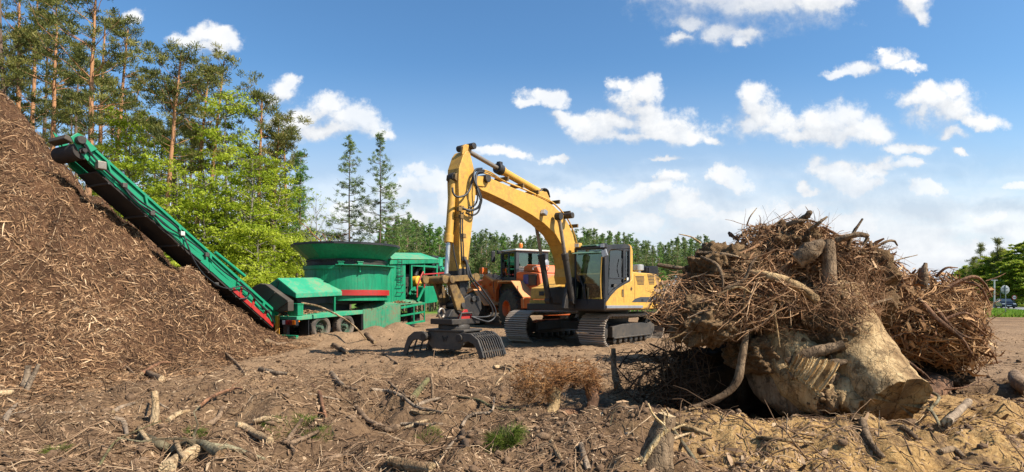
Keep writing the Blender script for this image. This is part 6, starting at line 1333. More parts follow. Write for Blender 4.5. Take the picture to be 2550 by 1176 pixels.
lie('dark broken stump piece at the right picture edge', [(2528,955),(2538,975),(2565,992)], 20, B['bark_brown'], 'stump_piece', 'stump', lift=.1, taper=1)
lie('half buried root end right below the sawn trunk', [(2243,1068),(2262,1085),(2286,1100)], 9, B['trunk_bark'], 'root')
lie('dark thick root running into the sand under the big stump', [(2147,1058),(2158,1090),(2172,1120),(2200,1146)], 12, B['trunk_bark'], 'root')
lie('very thin bent twig on bare soil near the right picture edge', [(2478,1000),(2500,1016),(2514,1026),(2550,1046)], 2.2, B['bark_brown'], 'twig')
lie('slim log lying on sand in front of the dark hollow of the big stump', [(1884,1092),(1950,1099),(2020,1109)], 6.5, B['trunk_sandy'], 'log')
lie('dark stick at the bottom edge below the slim log', [(1832,1158),(1870,1167),(1905,1177)], 5, B['bark_brown'])
lie('small dark stick on bare ground left of the open grapple', [(955,884),(975,898),(992,909)], 4, B['bark_brown'])
lie('brown log piece on the bare ground below the trailer side box', [(830,861),(848,872),(865,884)], 7, B['bark_brown'], 'log')
lie('dark stump end poking from the soil left of the grapple claw', [(912,837),(922,847),(934,857)], 8, B['bark_brown'], 'branch_stub', 'branch', lift=.05)
lie('small thin stick on bare ground in front of the crawler tracks', [(1325,877),(1352,866)], 2.6, B['bark_brown'], 'twig')
lie('thin stick lying under the excavator between its tracks', [(1375,836),(1398,843),(1416,852)], 2.2, B['bark_red'], 'twig')
lie('short reddish stick in the left foreground soil', [(85,995),(122,991)], 5, B['bark_red'])
lie('thin stick with side shoots below the short reddish stick', [(120,1040),(175,1030),(235,1033)], 3, B['bark_grey'], sub=3)
lie('dark curved twig at the bottom left corner', [(5,1130),(30,1150),(50,1172)], 4, B['bark_brown'], 'twig')
lie('grey curved stick below the thin dark stick of the chip heap', [(282,1030),(300,1020),(320,1012),(338,1008)], 6, B['bark_grey'])
lie('thin leaning stick touching the pale upright stake', [(378,1008),(400,1030),(420,1050)], 3.5, B['bark_grey'], lift=.1)
lie('knobby root piece on the sand at the lower right', [(2340,1140),(2375,1128),(2400,1150)], 9, B['trunk_bark'], 'root')
def stand(label, b, t, r0, r1, mat, name='stake', cat=None):
    p = gp(*b); q = at(t[0], t[1], p[1]+.05); ob = limb([p-np.array([0,0,.1]), (p+q)/2+np.array([r0/FPX*p[1]*.5,0,0]), q], [r0/FPX*p[1], (r0+r1)/2/FPX*p[1], r1/FPX*p[1]], name, mat, None, tuple(p), 12, .07, int(b[0]) % 50, M['peeled'], 5); ob.location = tuple(p); return tag(ob, label, cat or name)
stand('pale peeled stake standing upright in the left foreground', (380,1062), (384,974), 11, 7, M['peeled'])
stand('left one of two grey sticks leaning together at the far left', (55,965), (71,910), 7.5, 6.5, M['bark_grey'], 'stick')
stand('right one of two grey sticks leaning together at the far left', (60,970), (97,907), 6, 5, M['bark_grey'], 'stick')
stand('thin dark twig standing upright above the mossy chunk', (1077,996), (1072,936), 4.5, 3, M['bark_brown'], 'twig')
stand('slender bare twig standing before the hollow of the big stump', (1957,1088), (1960,1040), 1.6, .9, M['bark_grey'], 'twig')
stand('bent thin twig standing in the sand below the sawn trunk', (2187,1092), (2190,1022), 1.5, .8, M['bark_grey'], 'twig')
tw = MB(); tp = [gp(1476,1129), at(1511,1091,6.0), at(1522,1048,6.1), at(1527,1027,6.1), at(1549,1005,6.1)]; 
o = limb(tp, [.011,.009,.006,.003], 'twig', M['lichen'], None, tuple(tp[0]), 6, .05, 3); o.location = tuple(tp[0]); tag(o, 'long thin twig arching up before the reddish bark log', 'twig')
hb_ = [at(751,755,19.6), at(790,762,19.5), at(820,775,19.3), at(843,786,19.0), at(870,803,18.7), at(892,822,18.3), gp(912,846)]
o = limb(hb_, [.035,.035,.03,.03,.025,.02], 'branch', M['peeled'], None, tuple(hb_[0]), 7, .08, 5); o.location = tuple(hb_[0]); tag(o, 'thin pale branch hanging over the green trailer deck down to the ground', 'branch')
ck = [at(1160,835,14.2), at(1178,828,14.2), at(1190,840,14.2)]
o = limb([at(1166,826,14.3)-[0,0,.04], at(1182,838,14.25), at(1200,846,14.2)-[0,0,.03]], [.07,.08,.05], 'wood_chunk', M['peeled'], None, tuple(ck[0]), 7, .2, 8); o.location = tuple(ck[0]); tag(o, 'pale splintered wood chunk lying on top of the grapple', 'wood chunk')
# ------------------------------------------------------------------ fine litter nobody could count
rng = np.random.default_rng(77)
def field(k, y0, y1, pw=1.0):
    y = y0+(y1-y0)*rng.uniform(size=k)**pw; x = rng.uniform(-.95,.95,k)*y; return x, y
# twigs
k = 21000; x, y = field(k, 4.0, 18, 1.3); dn = fbm(x*.55,y*.55,5,3)+.5*fbm(x*1.6,y*1.6,8,2); keep = (rng.uniform(size=k) < np.clip(.66+1.7*dn,.08,1)) & (rng.uniform(size=k) < np.clip(1.25-(y-8)/9,.2,1)) & ((x < .10*y+.4) | (rng.uniform(size=k) < .30)); x, y = x[keep], y[keep]; k = len(x)
n = 6; a = rng.uniform(0,2*math.pi,k); D = np.stack([np.cos(a),np.sin(a),np.zeros(k)],1); Ls = rng.lognormal(math.log(.20),.6,k).clip(.06,1.1)
P = walk(rng, np.stack([x,y,np.zeros(k)],1), D, Ls, n, .14); gzz = surf(P[:,:,0], P[:,:,1]); lift = np.abs(rng.normal(size=k))[:,None]*.03*np.sin(np.linspace(.2,2.6,n))[None]+np.where(rng.uniform(size=k)<.12,1,0)[:,None]*np.linspace(0,.35,n)[None]*Ls[:,None]
rr = (Ls*rng.uniform(.008,.019,k)).clip(.0018,.0075)[:,None]*np.linspace(1,.45,n)[None]
P[:,:,2] = gzz+lift+rr*.5
V, Q, T = tubes_np(P, rr, 5); tn = np.repeat(np.clip(rng.beta(2.0,2.5,k),0,1), n*5)
M['twig'] = tint_mat('dry_twigs', [(0,(.040,.022,.013)),(.3,(.12,.070,.038)),(.6,(.25,.155,.088)),(1,(.50,.36,.22))], .85, 50)
tag(mesh_np('twig_litter', V, [Q], M['twig'], None, tint=tn, smooth=True), 'fine dry twigs strewn over the churned foreground soil', 'twig litter', kind='stuff')
# chips and bark flakes
k = 170000; x, y = field(k, 3.8, 22, 1.5); keep = rng.uniform(size=k) < np.clip(.6+1.5*fbm(x*.8,y*.8,15,3)-.28*(x > .12*y+.5),.04,1); x, y = x[keep], y[keep]; k = len(x)
Lc = rng.lognormal(math.log(.042),.55,k).clip(.012,.2); V, Q, T = scatter_chips(rng, np.stack([x,y,surf(x,y)],1), normals(surf, x, y), Lc, Lc*rng.uniform(.08,.32,k), rng.uniform(-.004,.014,k))
tag(mesh_np('bark_litter', V, [Q, T], M['chip_soil'] if 'chip_soil' in M else M['twig'], None, tint=np.repeat(rng.beta(2.2,2.2,k),6)), 'small bark flakes and wood chips spread over the soil', 'bark litter', kind='stuff')
# clods of earth
import bmesh
bm_ = bmesh.new(); bmesh.ops.create_icosphere(bm_, subdivisions=1, radius=1.0); cv_ = np.array([v.co[:] for v in bm_.verts]); cf_ = np.array([[v.index for v in f.verts] for f in bm_.faces]); bm_.free()
k = 16000; x, y = field(k, 3.8, 16, 1.4); keep = rng.uniform(size=k) < np.clip(.6+2.0*fbm(x*.9,y*.9,25,3)-.45*(x > .10*y+.4),.03,1); x, y = x[keep], y[keep]; k = len(x)
s = rng.lognormal(math.log(.018),.55,k).clip(.006,.075); sc_3 = s[:,None]*rng.uniform(.6,1.2,(k,3))*[1,1,.75]
VV = cv_[None]*sc_3[:,None,:]*(1+rng.normal(size=(k,len(cv_),1))*.16)+np.stack([x,y,surf(x,y)+s*.2],1)[:,None,:]
FF = (cf_[None]+(np.arange(k)*len(cv_))[:,None,None]).reshape(-1,3)
M['clod'] = soil_mat('soil_clod', [(.055,.033,.020), (.13,.080,.047), (.20,.13,.078), (.29,.20,.125)], 1.5, .8, .03)[0]
tag(mesh_np('soil_clods', VV.reshape(-1,3), [FF], M['clod'], None, smooth=True), 'clods of brown earth scattered over the churned ground', 'soil clods', kind='stuff')
# ------------------------------------------------------------------ grass
M['grass'] = leaf_mat('grass_blades', [(0,(.05,.075,.012)),(.5,(.13,.18,.022)),(1,(.28,.30,.06))], .4)
def tuft(px, py, k, h, spread, label, name='grass_tuft', par=None):
    p = gp(px, py); rg = np.random.default_rng(int(px)); a = rg.uniform(0,2*math.pi,k); rr = spread*np.sqrt(rg.uniform(size=k)); X0 = np.stack([np.cos(a)*rr,np.sin(a)*rr*.7,np.zeros(k)],1); X0[:,2] = surf(X0[:,0]+p[0],X0[:,1]+p[1])-p[2]
    d = nrm(np.stack([np.cos(a)*.7,np.sin(a)*.7,rg.uniform(.5,1.6,k)],1)+rg.normal(size=(k,3))*.35); P = np.empty((k,5,3)); P[:,0] = X0; l_ = h*rg.uniform(.5,1.2,k)
    for i in range(1,5): d = nrm(d+np.array([0,0,-.22*i*.5])); P[:,i] = P[:,i-1]+d*(l_/4)[:,None]
    V, Q, T = tubes_np(P, np.full((k,5),.0022)*np.array([1,1,.8,.6,.2])[None]*(h/.18)**.3, 3); o = mesh_np(name, V, [Q], M['grass'], None, tint=np.repeat(rg.beta(2,2,k),15)); o.location = tuple(p); return tag(o, label, 'grass')
tuft(1258,1098,700,.15,.13,'bright green grass tuft left of the small orange stump')
tuft(1245,1120,260,.07,.16,'low yellow green moss like patch at the front of the bright grass tuft')
tuft(485,1085,260,.09,.10,'small fresh green clump right of the pale upright stake')
tuft(760,1052,300,.08,.13,'small green clump left of the crooked brown stick')
tuft(790,1085,260,.07,.16,'thin green blades around the stout brown stick')
tuft(140,1125,140,.10,.09,'yellowing grass clump in the bottom left corner soil')
tuft(700,1085,260,.07,.2,'sparse green shoots beside the short log with pale bark')
tuft(1065,1095,200,.07,.14,'thin green shoots below the smooth grey stick')
# verge grass by the road (uncountable blades) : short cards on the bank
k = 26000; t = rng.uniform(0,1,k); yv = rng.uniform(40, 84, k); xv = yv*rng.uniform(.70,.98,k); Vv = np.stack([xv,yv,ground(xv,yv)+.10],1); dd = nrm(np.stack([rng.normal(size=k)*.4,rng.normal(size=k)*.4,np.ones(k)],1)); uu = nrm(np.cross(dd, rdir(rng,k)))
vd = np.abs((xv-CAR[0])*pr[0]+(yv-CAR[1])*pr[1]-1.9) > 4.6
Vv, dd, uu = Vv[vd], dd[vd], uu[vd]; k = len(Vv)
V, Q = cards_np(Vv, dd, uu, rng.uniform(.15,.45,k), rng.uniform(.04,.10,k)); M['verge'] = leaf_mat('verge_grass', [(0,(.06,.12,.01)),(.5,(.14,.25,.02)),(1,(.26,.36,.05))], .4)
tag(mesh_np('verge_grass', V, [Q], M['verge'], None, tint=np.repeat(rng.uniform(.2,.9,k),4)), 'green grass verge in front of the road at the far right', 'grass', kind='stuff')
# ------------------------------------------------------------------ trees
M['needle'] = leaf_mat('pine_needles', [(0,(.045,.058,.014)),(.35,(.115,.130,.028)),(.7,(.215,.210,.050)),(1,(.33,.29,.085))], .38)
M['needle_far'] = leaf_mat('young_pine_needles', [(0,(.055,.085,.032)),(.4,(.125,.180,.058)),(.75,(.21,.28,.085)),(1,(.28,.35,.11))], .45)
M['larch'] = leaf_mat('larch_needles', [(0,(.05,.105,.022)),(.4,(.11,.22,.04)),(.75,(.17,.31,.055)),(1,(.25,.38,.08))], .45)
M['beech'] = leaf_mat('spring_beech_leaves', [(0,(.13,.19,.012)),(.35,(.27,.35,.025)),(.7,(.42,.49,.038)),(1,(.56,.60,.08))], .55)
M['beech_far'] = leaf_mat('far_leaves', [(0,(.11,.16,.015)),(.35,(.21,.27,.026)),(.7,(.33,.385,.04)),(1,(.46,.49,.07))], .55)
M['scrub'] = leaf_mat('dry_scrub', [(0,(.05,.035,.02)),(.5,(.11,.085,.045)),(1,(.17,.16,.07))], .2)
M['leafdark'] = leaf_mat('undergrowth_leaves', [(0,(.06,.10,.010)),(.5,(.16,.24,.016)),(1,(.30,.38,.03))], .5)
def bark_mat(name, lo, hi, dark, zsplit, H):
    m, n, b = new_mat(name); tc = n.new('ShaderNodeTexCoord').outputs['Object']; sp = n.new('ShaderNodeSeparateXYZ'); n.put(sp.inputs[0], tc)
    f = n.noise(n.vmath('MULTIPLY', tc, (5,5,1.2)), 3.0, 5, .7); t = n.mapr(n.math('ADD', sp.outputs[2], n.math('MULTIPLY', f, 2.5)), zsplit*H, zsplit*H+5, smooth=True)
    c = n.mix(t, lo, hi); c = n.mix(n.mapr(f, .36, .50, 1, 0), c, dark); n.put(b.inputs['Base Color'], c); b.inputs['Roughness'].default_value = .9; b.inputs['Specular IOR Level'].default_value = .15
    bp = n.new('ShaderNodeBump'); bp.inputs['Strength'].default_value = .7; bp.inputs['Distance'].default_value = .05; n.put(bp.inputs['Height'], f); n.put(b.inputs['Normal'], bp.outputs[0]); return m
M['scots'] = bark_mat('scots_pine_bark', (.20,.135,.095), (.42,.215,.105), (.10,.065,.045), .30, 16)
M['dark_bark'] = bark_mat('dark_conifer_bark', (.12,.088,.066), (.16,.11,.08), (.055,.04,.03), .4, 16)
M['grey_bark'] = bark_mat('grey_beech_bark', (.17,.15,.12), (.21,.18,.14), (.09,.075,.055), .4, 12)
M['pale_bark'] = bark_mat('pale_pole_bark', (.24,.17,.115), (.33,.225,.145), (.13,.09,.06), .3, 6)
def tree_obj(name, label, loc, trunk, crown, tm, cm, group=None, cat='tree', scale=1.0, rz=0.0):
    t = thing(name, label, cat, tuple(loc), rz, group)
    t.scale = (scale,)*3
    V, Q, T = trunk; mesh_np('trunk', V, [Q], tm, t, smooth=True)
    V, Q, tn = crown; mesh_np('crown', V, [Q], cm, t, tint=tn)
    return t
def clumps(rng, C, Rr, per, L, W, flat=.6, tint0=.5, tvar=.25, droop=0.0, up=.5):
    """needle or leaf strips filling flattened balls round centres C"""
    k = len(C); u = rdir(rng, k*per)*(rng.uniform(size=(k*per,1))**.45); cc = np.repeat(C, per, 0); r = np.repeat(Rr, per)
    P = cc+u*r[:,None]*np.array([1,1,flat]); d = nrm(u+rdir(rng,k*per)*.7+np.array([0,0,up-droop])); w = nrm(np.cross(d, rdir(rng,k*per)))
    V, Q = cards_np(P, d, w, rng.uniform(.7,1.3,k*per)*L, rng.uniform(.7,1.3,k*per)*W)
    tn = np.clip(np.repeat(tint0+rng.normal(size=k)*tvar, per)+rng.normal(size=k*per)*.12,0,1)
    return V, Q, np.repeat(tn, 4)
def join(parts):
    V, Q, T, b = [], [], [], 0
    for v, q, t in parts: V.append(v); Q.append(q+b); T.append(t); b += len(v)
    return np.concatenate(V), np.concatenate(Q), np.concatenate(T)
def pine(seed, H, base=.5, spread=2.4, lean=(0,0), r0=.20, dens=1.0, per=46, dead=10, nl=.20, flat_top=True, cs=.50):
    rng = np.random.default_rng(seed); n = 14; z = np.linspace(0,1,n); wob = np.cumsum(rng.normal(size=(n,2))*.028*H/14,0); wob -= wob[0]
    S = np.stack([lean[0]*z+wob[:,0]*.7, lean[1]*z+wob[:,1]*.7, z*H-.3], 1); rr = r0*(1-.82*z**1.1)
    TV = [tubes_np(S[None], rr[None], 9)]; lim, cen, rad = [], [], []
    nb = int(33*dens)
    for i in range(nb):
        t = base+(1-base)*rng.uniform()**.85; p = np.array([np.interp(t,z,S[:,j]) for j in range(3)]); u = (t-base)/(1-base)
        prof = (np.sin(math.pi*min(1,(u*.82+.13)))**.75) if flat_top else (1-u)**.8
        l = spread*prof*rng.uniform(.5,1.15); a = rng.uniform(0,2*math.pi); el_ = rng.uniform(-.1,.4)+.55*u
        d = np.array([math.cos(a)*math.cos(el_),math.sin(a)*math.cos(el_),math.sin(el_)]); m = 6; q = np.linspace(0,1,m)[:,None]
        B_ = p+d*l*q+np.array([0,0,.22*l])*q**2+rng.normal(size=(m,3))*.05*l*q; lim.append((B_, .009*l**.8+.006))
        nc = max(2, int(l*2.6))
        for c in range(nc):
            s = rng.uniform(.42,1.05); b_ = np.array([np.interp(s,np.linspace(0,1,m),B_[:,j]) for j in range(3)]); cen.append(b_+rng.normal(size=3)*[.28,.28,.12]*l*.5+[0,0,.1]); rad.append(rng.uniform(.5,1.0)*cs*.85)
    for i in range(dead):
        t = rng.uniform(.25,base+.1); p = np.array([np.interp(t,z,S[:,j]) for j in range(3)]); a = rng.uniform(0,2*math.pi); l = rng.uniform(.5,1.9); d = np.array([math.cos(a),math.sin(a),rng.uniform(-.2,.3)]); q = np.linspace(0,1,6)[:,None]; lim.append((p+d*l*q+rng.normal(size=(6,3))*.07*l*q, .013))
    LP = np.stack([b for b,_ in lim]); LR = np.array([r for _,r in lim])[:,None]*np.linspace(1,.25,6)[None]; V2, Q2, _ = tubes_np(LP, LR, 5); V1, Q1, _ = TV[0]
    top = S[-1]; cen += [top+rng.normal(size=3)*[.3,.3,.35] for _ in range(5)]; rad += [cs*.8]*5
    cr = clumps(rng, np.array(cen), np.array(rad), per, nl, .036, .55, .45, .22, up=.55)
    return (np.concatenate([V1,V2]), np.concatenate([Q1,Q2+len(V1)]), None), cr
def beech(seed, H, spread=3.2, base=.12, per=26, leaf=.15, nb=64, r0=.13, lean=(0,0)):
    rng = np.random.default_rng(seed); n = 12; z = np.linspace(0,1,n); wob = np.cumsum(rng.normal(size=(n,2))*.06,0); wob -= wob[0]; S = np.stack([lean[0]*z+wob[:,0], lean[1]*z+wob[:,1], z*H-.3],1); rr = r0*(1-.88*z)
    V1, Q1, _ = tubes_np(S[None], rr[None], 8); lim, sp_c, sp_r, sp_d = [], [], [], []
    for i in range(nb):
        t = base+(1-base)*rng.uniform(); p = np.array([np.interp(t,z,S[:,j]) for j in range(3)]); u = (t-base)/(1-base); l = spread*(.35+.65*np.sin(math.pi*(u*.85+.12)))*rng.uniform(.55,1.1)*(1-.35*u); a = rng.uniform(0,2*math.pi); e_ = rng.uniform(.05,.5)+.35*u
        d = np.array([math.cos(a)*math.cos(e_),math.sin(a)*math.cos(e_),math.sin(e_)]); q = np.linspace(0,1,6)[:,None]; B_ = p+d*l*q-np.array([0,0,.18*l])*q**2+rng.normal(size=(6,3))*.04*l*q; lim.append((B_,.012+.012*l))
        for c in range(int(2+l*2.0)):
            s = rng.uniform(.3,1.05); sp_c.append(np.array([np.interp(s,np.linspace(0,1,6),B_[:,j]) for j in range(3)])+rng.normal(size=3)*[.4,.4,.10]); sp_r.append(rng.uniform(.3,.62))
    LP = np.stack([b for b,_ in lim]); LR = np.array([r for _,r in lim])[:,None]*np.linspace(1,.25,6)[None]; V2, Q2, _ = tubes_np(LP, LR, 4)
    C = np.array(sp_c); Rr = np.array(sp_r); k = len(C); u = rdir(rng,k*per)*rng.uniform(size=(k*per,1))**.5; P = np.repeat(C,per,0)+u*np.repeat(Rr,per)[:,None]*np.array([1,1,.36]); a = rng.uniform(0,2*math.pi,k*per); dd = nrm(np.stack([np.cos(a),np.sin(a),rng.normal(size=k*per)*.8-.2],1)); w = nrm(np.cross(dd, np.array([0,0,1.])+rng.normal(size=(k*per,3))*.7))
    V, Q = cards_np(P, dd, w, rng.uniform(.7,1.3,k*per)*leaf, rng.uniform(.7,1.3,k*per)*leaf*.62); tn = np.clip(np.repeat(.55+rng.normal(size=k)*.2,per)+rng.normal(size=k*per)*.1,0,1)
    return (np.concatenate([V1,V2]), np.concatenate([Q1,Q2+len(V1)]), None), (V,Q,np.repeat(tn,4))
def conifer(seed, H, base=.2, spread=1.6, per=20, nl=.22, w=.05, nb=70, droop=.25, r0=.13, upc=.3, tint0=.5, gap=.0):
    rng = np.random.default_rng(seed); n = 10; z = np.linspace(0,1,n); wob = np.cumsum(rng.normal(size=(n,2))*.02,0); S = np.stack([wob[:,0],wob[:,1],z*H-.3],1); V1, Q1, _ = tubes_np(S[None], (r0*(1-.93*z))[None], 7); lim, cen, rad = [], [], []
    for i in range(nb):
        t = base+(1-base)*rng.uniform()**.9; p = np.array([np.interp(t,z,S[:,j]) for j in range(3)]); u = (t-base)/(1-base); l = spread*((1-u)**1.05)*(.35+.65*min(1,u*5+.25))*rng.uniform(.6,1.15)+.12; a = rng.uniform(0,2*math.pi); d = np.array([math.cos(a),math.sin(a),.15+.5*u]); q = np.linspace(0,1,5)[:,None]; B_ = p+d*l*q+np.array([0,0,-droop*l])*np.sin(q*math.pi*.8)+rng.normal(size=(5,3))*.03*l; lim.append((B_,.008+.010*l))
        for c in range(max(2,int(l*4.5))):
            s = rng.uniform(.25+gap,1.05); cen.append(np.array([np.interp(s,np.linspace(0,1,5),B_[:,j]) for j in range(3)])+rng.normal(size=3)*.10); rad.append(rng.uniform(.10,.23)*(1.1-.5*u))
    LP = np.stack([b for b,_ in lim]); LR = np.array([r for _,r in lim])[:,None]*np.linspace(1,.3,5)[None]; V2, Q2, _ = tubes_np(LP, LR, 4)
    cr = clumps(rng, np.array(cen), np.array(rad), per, nl, w, .7, tint0, .18, droop=.2, up=upc)
    return (np.concatenate([V1,V2]), np.concatenate([Q1,Q2+len(V1)]), None), cr
def base_at(px, Y): x = (px-CXP)/FPX*Y; return np.array([x, Y, float(ground(x, Y))])
def height(py, Y, z0): return EYE+(HZ-py)/FPX*Y-z0
# left wood: tall pines, each where its trunk stands. (trunk column low down, column at the top, top row, distance, crown start, spread, label)
PINES = [
 (12,-5,-90,30,.50,2.6,'tall dark pine at the far left picture edge, rising out of the picture'),
 (37,48,-60,33,.48,2.6,'second tall pine from the left picture edge, reddish trunk over the chip heap'),
 (70,90,-40,36,.45,2.5,'third tall pine from the left edge, dense dark crown'),
 (128,148,0,31,.50,2.1,'slim pine with bright orange trunk just left of the conveyor head'),
 (98,112,60,40,.45,2.2,'thin dark trunked pine behind the slim orange trunked one'),
 (205,242,-45,28,.52,3.0,'biggest pine of the wood with thick pinkish trunk above the conveyor head'),
 (238,262,40,36,.45,2.3,'reddish trunked pine right behind the biggest pine'),
 (270,318,55,33,.48,2.4,'pine with slanted orange trunk right of the biggest pine'),
 (180,190,110,42,.40,2.2,'darker pine half hidden behind the biggest pine trunk'),
 (322,310,220,44,.45,1.9,'small dark pine in the gap right of the slanted orange trunk'),
 (398,452,112,31,.56,2.4,'pine with long bare pale trunk bending right, rising from the bright leaves'),
 (432,440,215,38,.50,2.0,'straight dark trunked pine beside the bent pale trunk'),
 (482,520,165,34,.55,2.0,'reddish pine right of the bent pale trunk, narrow crown'),
 (505,556,140,36,.55,2.5,'broad topped pine above the middle of the bright green beeches'),
 (465,482,300,42,.5,1.7,'short dark pine in the middle of the wood'),
 (642,657,236,34,.60,1.8,'slim tall pine right of the beeches, dark crown against clouds'),
 (668,694,285,35,.62,1.9,'orange kinked pine right next to the slim tall pine'),
 (715,712,330,40,.55,1.6,'small pine at the right end of the left wood'),
]
for i, (pb, pt_, ty_, Yd, bs, sp_, lab) in enumerate(PINES):
    b_ = base_at(pb, Yd); H = height(ty_, Yd, b_[2]); xt = (pt_-CXP)/FPX*Yd
    # columns were read where the trunk clears the leaves (about row 450); carry the lean down to the ground
    lean = (xt-b_[0])*1.25; b_[0] -= (xt-b_[0])*.25
    tr, cr = pine(100+i, H, bs, sp_, (lean,0), .155+.006*H/2, 1.0, 44)
    tree_obj('pine_tree', lab, b_, tr, cr, M['scots'] if 'dark' not in lab.split('pine')[0] else M['dark_bark'], M['needle'], 'tall pines of the left wood')
BEECH = [
 (330,285,31,3.3,'bright green beech behind the conveyor, below the slanted orange trunk'),
 (270,420,29,2.6,'low bright green beech peeping over the conveyor near its head'),
 (400,330,35,3.0,'bright green beech around the foot of the bent pale pine trunk'),
 (455,400,30,2.9,'light green beech in the middle of the left wood, nearest the conveyor'),
 (560,232,33,3.6,'tallest yellow green beech, right of the middle of the wood'),
 (505,430,30,2.8,'low yellow green beech in front of the tallest beech'),
 (620,380,31,3.0,'yellow green beech above the conveyor foot'),
 (690,400,34,2.8,'paler yellow green beech between the two kinked pines'),
 (650,560,29,2.4,'low beech just behind the green mill hood'),
 (720,470,38,2.4,'small yellow green beech at the right end of the left wood'),
 (735,590,33,2.0,'lowest bright bush right behind the hopper edge'),
 (100,360,34,2.2,'thin bright beech at the left behind the chip heap crest'),
]
for i, (pb, ty_, Yd, sp_, lab) in enumerate(BEECH):
    b_ = base_at(pb, Yd); H = height(ty_, Yd, b_[2]); tr, cr = beech(300+i, H, sp_, .10, 30, .115, int(26+H*3.6), .06+.008*H)
    tree_obj('beech_tree', lab, b_, tr, cr, M['grey_bark'], M['beech'], 'young beeches of the left wood')
LARCH = [(872,875,326,36,1.75,.36,'left one of the two slim larches standing alone against the sky','two lone larches'),(946,952,324,36,1.70,.40,'right one of the two slim larches standing alone against the sky','two lone larches'),
         (752,760,362,36,1.15,.34,'narrow larch at the right end of the left wood',None),(738,742,395,39,1.0,.30,'thin pale larch just left of the narrow larch',None)]
for i, (pb, pt_, ty_, Yd, sp_, bs, lab, grp_) in enumerate(LARCH):
    b_ = base_at(pb, Yd); H = height(ty_, Yd, b_[2]); tr, cr = conifer(400+i, H, bs, sp_*1.3, 22, .16, .022, 84, .16, .10, .1, .5, .02)
    tree_obj('larch_tree', lab, b_, tr, cr, M['dark_bark'], M['needle_far'] if i < 2 else M['larch'], grp_)
# trees deeper in the wood: few variants, copied
var = []
for i in range(3):
    tr, cr = pine(500+i, 15, .45, 2.0, (0,0), .16, .8, 30, 6, .32); var.append(tree_obj('pine_tree', 'x', (0,0,0), tr, cr, M['dark_bark'], M['needle'], 'pines deep in the left wood'))
used = [False]*3; rg = np.random.default_rng(91)
segs = [(-40,60,2,'pine deep in the wood, seen between the trunks at the far left'),(120,330,2,'pine deep in the wood, seen behind the conveyor head'),(330,560,6,'pine deep in the wood, seen between the bright beeches'),(560,745,8,'pine deep in the wood, bare trunk seen behind the mill hood')]
for (x0,x1,k,lab) in segs:
    for j in range(k):
        px = x0+(x1-x0)*(j+rg.uniform(.2,.8))/k; Yd = rg.uniform(43,56); v = int(rg.integers(3)); b_ = base_at(px, Yd); lim_ = np.interp(px,[-40,120,330,560,745],[60,140,260,330,470])
        H = height(lim_+rg.uniform(0,60), Yd, b_[2])
        o = var[v] if not used[v] else copy_tree(var[v]); used[v] = True
        o.location = tuple(b_); o.rotation_euler = (0,0,rg.uniform(0,6.28)); s_ = H/15; o.scale = (s_*.9,s_*.9,s_); tag(o, lab, 'tree', 'pines deep in the left wood')
bv = []
for i in range(2):
    tr, cr = beech(600+i, 6.0, 2.6, .08, 22, .18, 44, .08); bv.append(tree_obj('young_beech', 'x', (0,0,0), tr, cr, M['grey_bark'], M['leafdark'], 'undergrowth beeches'))
usedb = [False]*2
for (x0,x1,k,lab) in [(140,380,7,'leafy young beech in the undergrowth beneath the conveyor head'),(380,600,8,'leafy young beech in the undergrowth behind the middle of the conveyor'),(600,760,8,'leafy young beech in the undergrowth behind the mill hood')]:
    for j in range(k):
        px = x0+(x1-x0)*(j+rg.uniform(.2,.8))/k; Yd = rg.uniform(36,44); v = int(rg.integers(2)); b_ = base_at(px, Yd); o = bv[v] if not usedb[v] else copy_tree(bv[v]); usedb[v] = True
        s_ = rg.uniform(.75,1.25); o.location = tuple(b_); o.rotation_euler = (0,0,rg.uniform(0,6.28)); o.scale = (s_,)*3; tag(o, lab, 'tree', 'undergrowth beeches')
# bare saplings between wood and larches
def sapling(seed, px, top, Yd, lab):
    rg = np.random.default_rng(seed); b_ = base_at(px, Yd); H = height(top, Yd, b_[2]); t = thing('bare_sapling', lab, 'tree', tuple(b_)); S = np.array([[rg.normal()*.04*z,rg.normal()*.04*z,H*z] for z in np.linspace(0,1,8)]); L_ = [S]; Rr_ = [np.linspace(.045,.008,8)]
    V1, Q1, _ = tubes_np(S[None], np.linspace(.045,.008,8)[None], 5); P = []
    for k in range(26):
        z = rg.uniform(.25,.95); p = np.array([np.interp(z,np.linspace(0,1,8),S[:,j]) for j in range(3)]); a = rg.uniform(0,6.28); l = (1.15-z)*H*.40; d = np.array([math.cos(a)*.6,math.sin(a)*.6,.8]); P.append([p+d*l*q+rg.normal(size=3)*.03*l for q in np.linspace(0,1,5)])
    V2, Q2, _ = tubes_np(np.array(P), np.full((26,5),.010)*np.linspace(1,.4,5)[None], 4); mesh_np('trunk', np.concatenate([V1,V2]), [Q1,Q2+len(V1)], M['grey_bark'], t, smooth=True)
    tip = np.array(P)[:,2:].reshape(-1,3); k = len(tip)*3; c = np.repeat(tip,3,0)+rg.normal(size=(k,3))*.12; V, Q = cards_np(c, rdir(rg,k), rdir(rg,k), np.full(k,.09), np.full(k,.05)); mesh_np('crown', V, [Q], M['beech'], t, tint=np.repeat(rg.uniform(.4,.9,k),4))
sapling(1,788,480,30,'nearly bare thin sapling standing behind the left rim of the hopper'); sapling(2,775,540,31,'short bare sapling beside the taller thin one behind the hopper'); sapling(3,812,570,33,'bare bushy sapling right of the thin one behind the hopper')
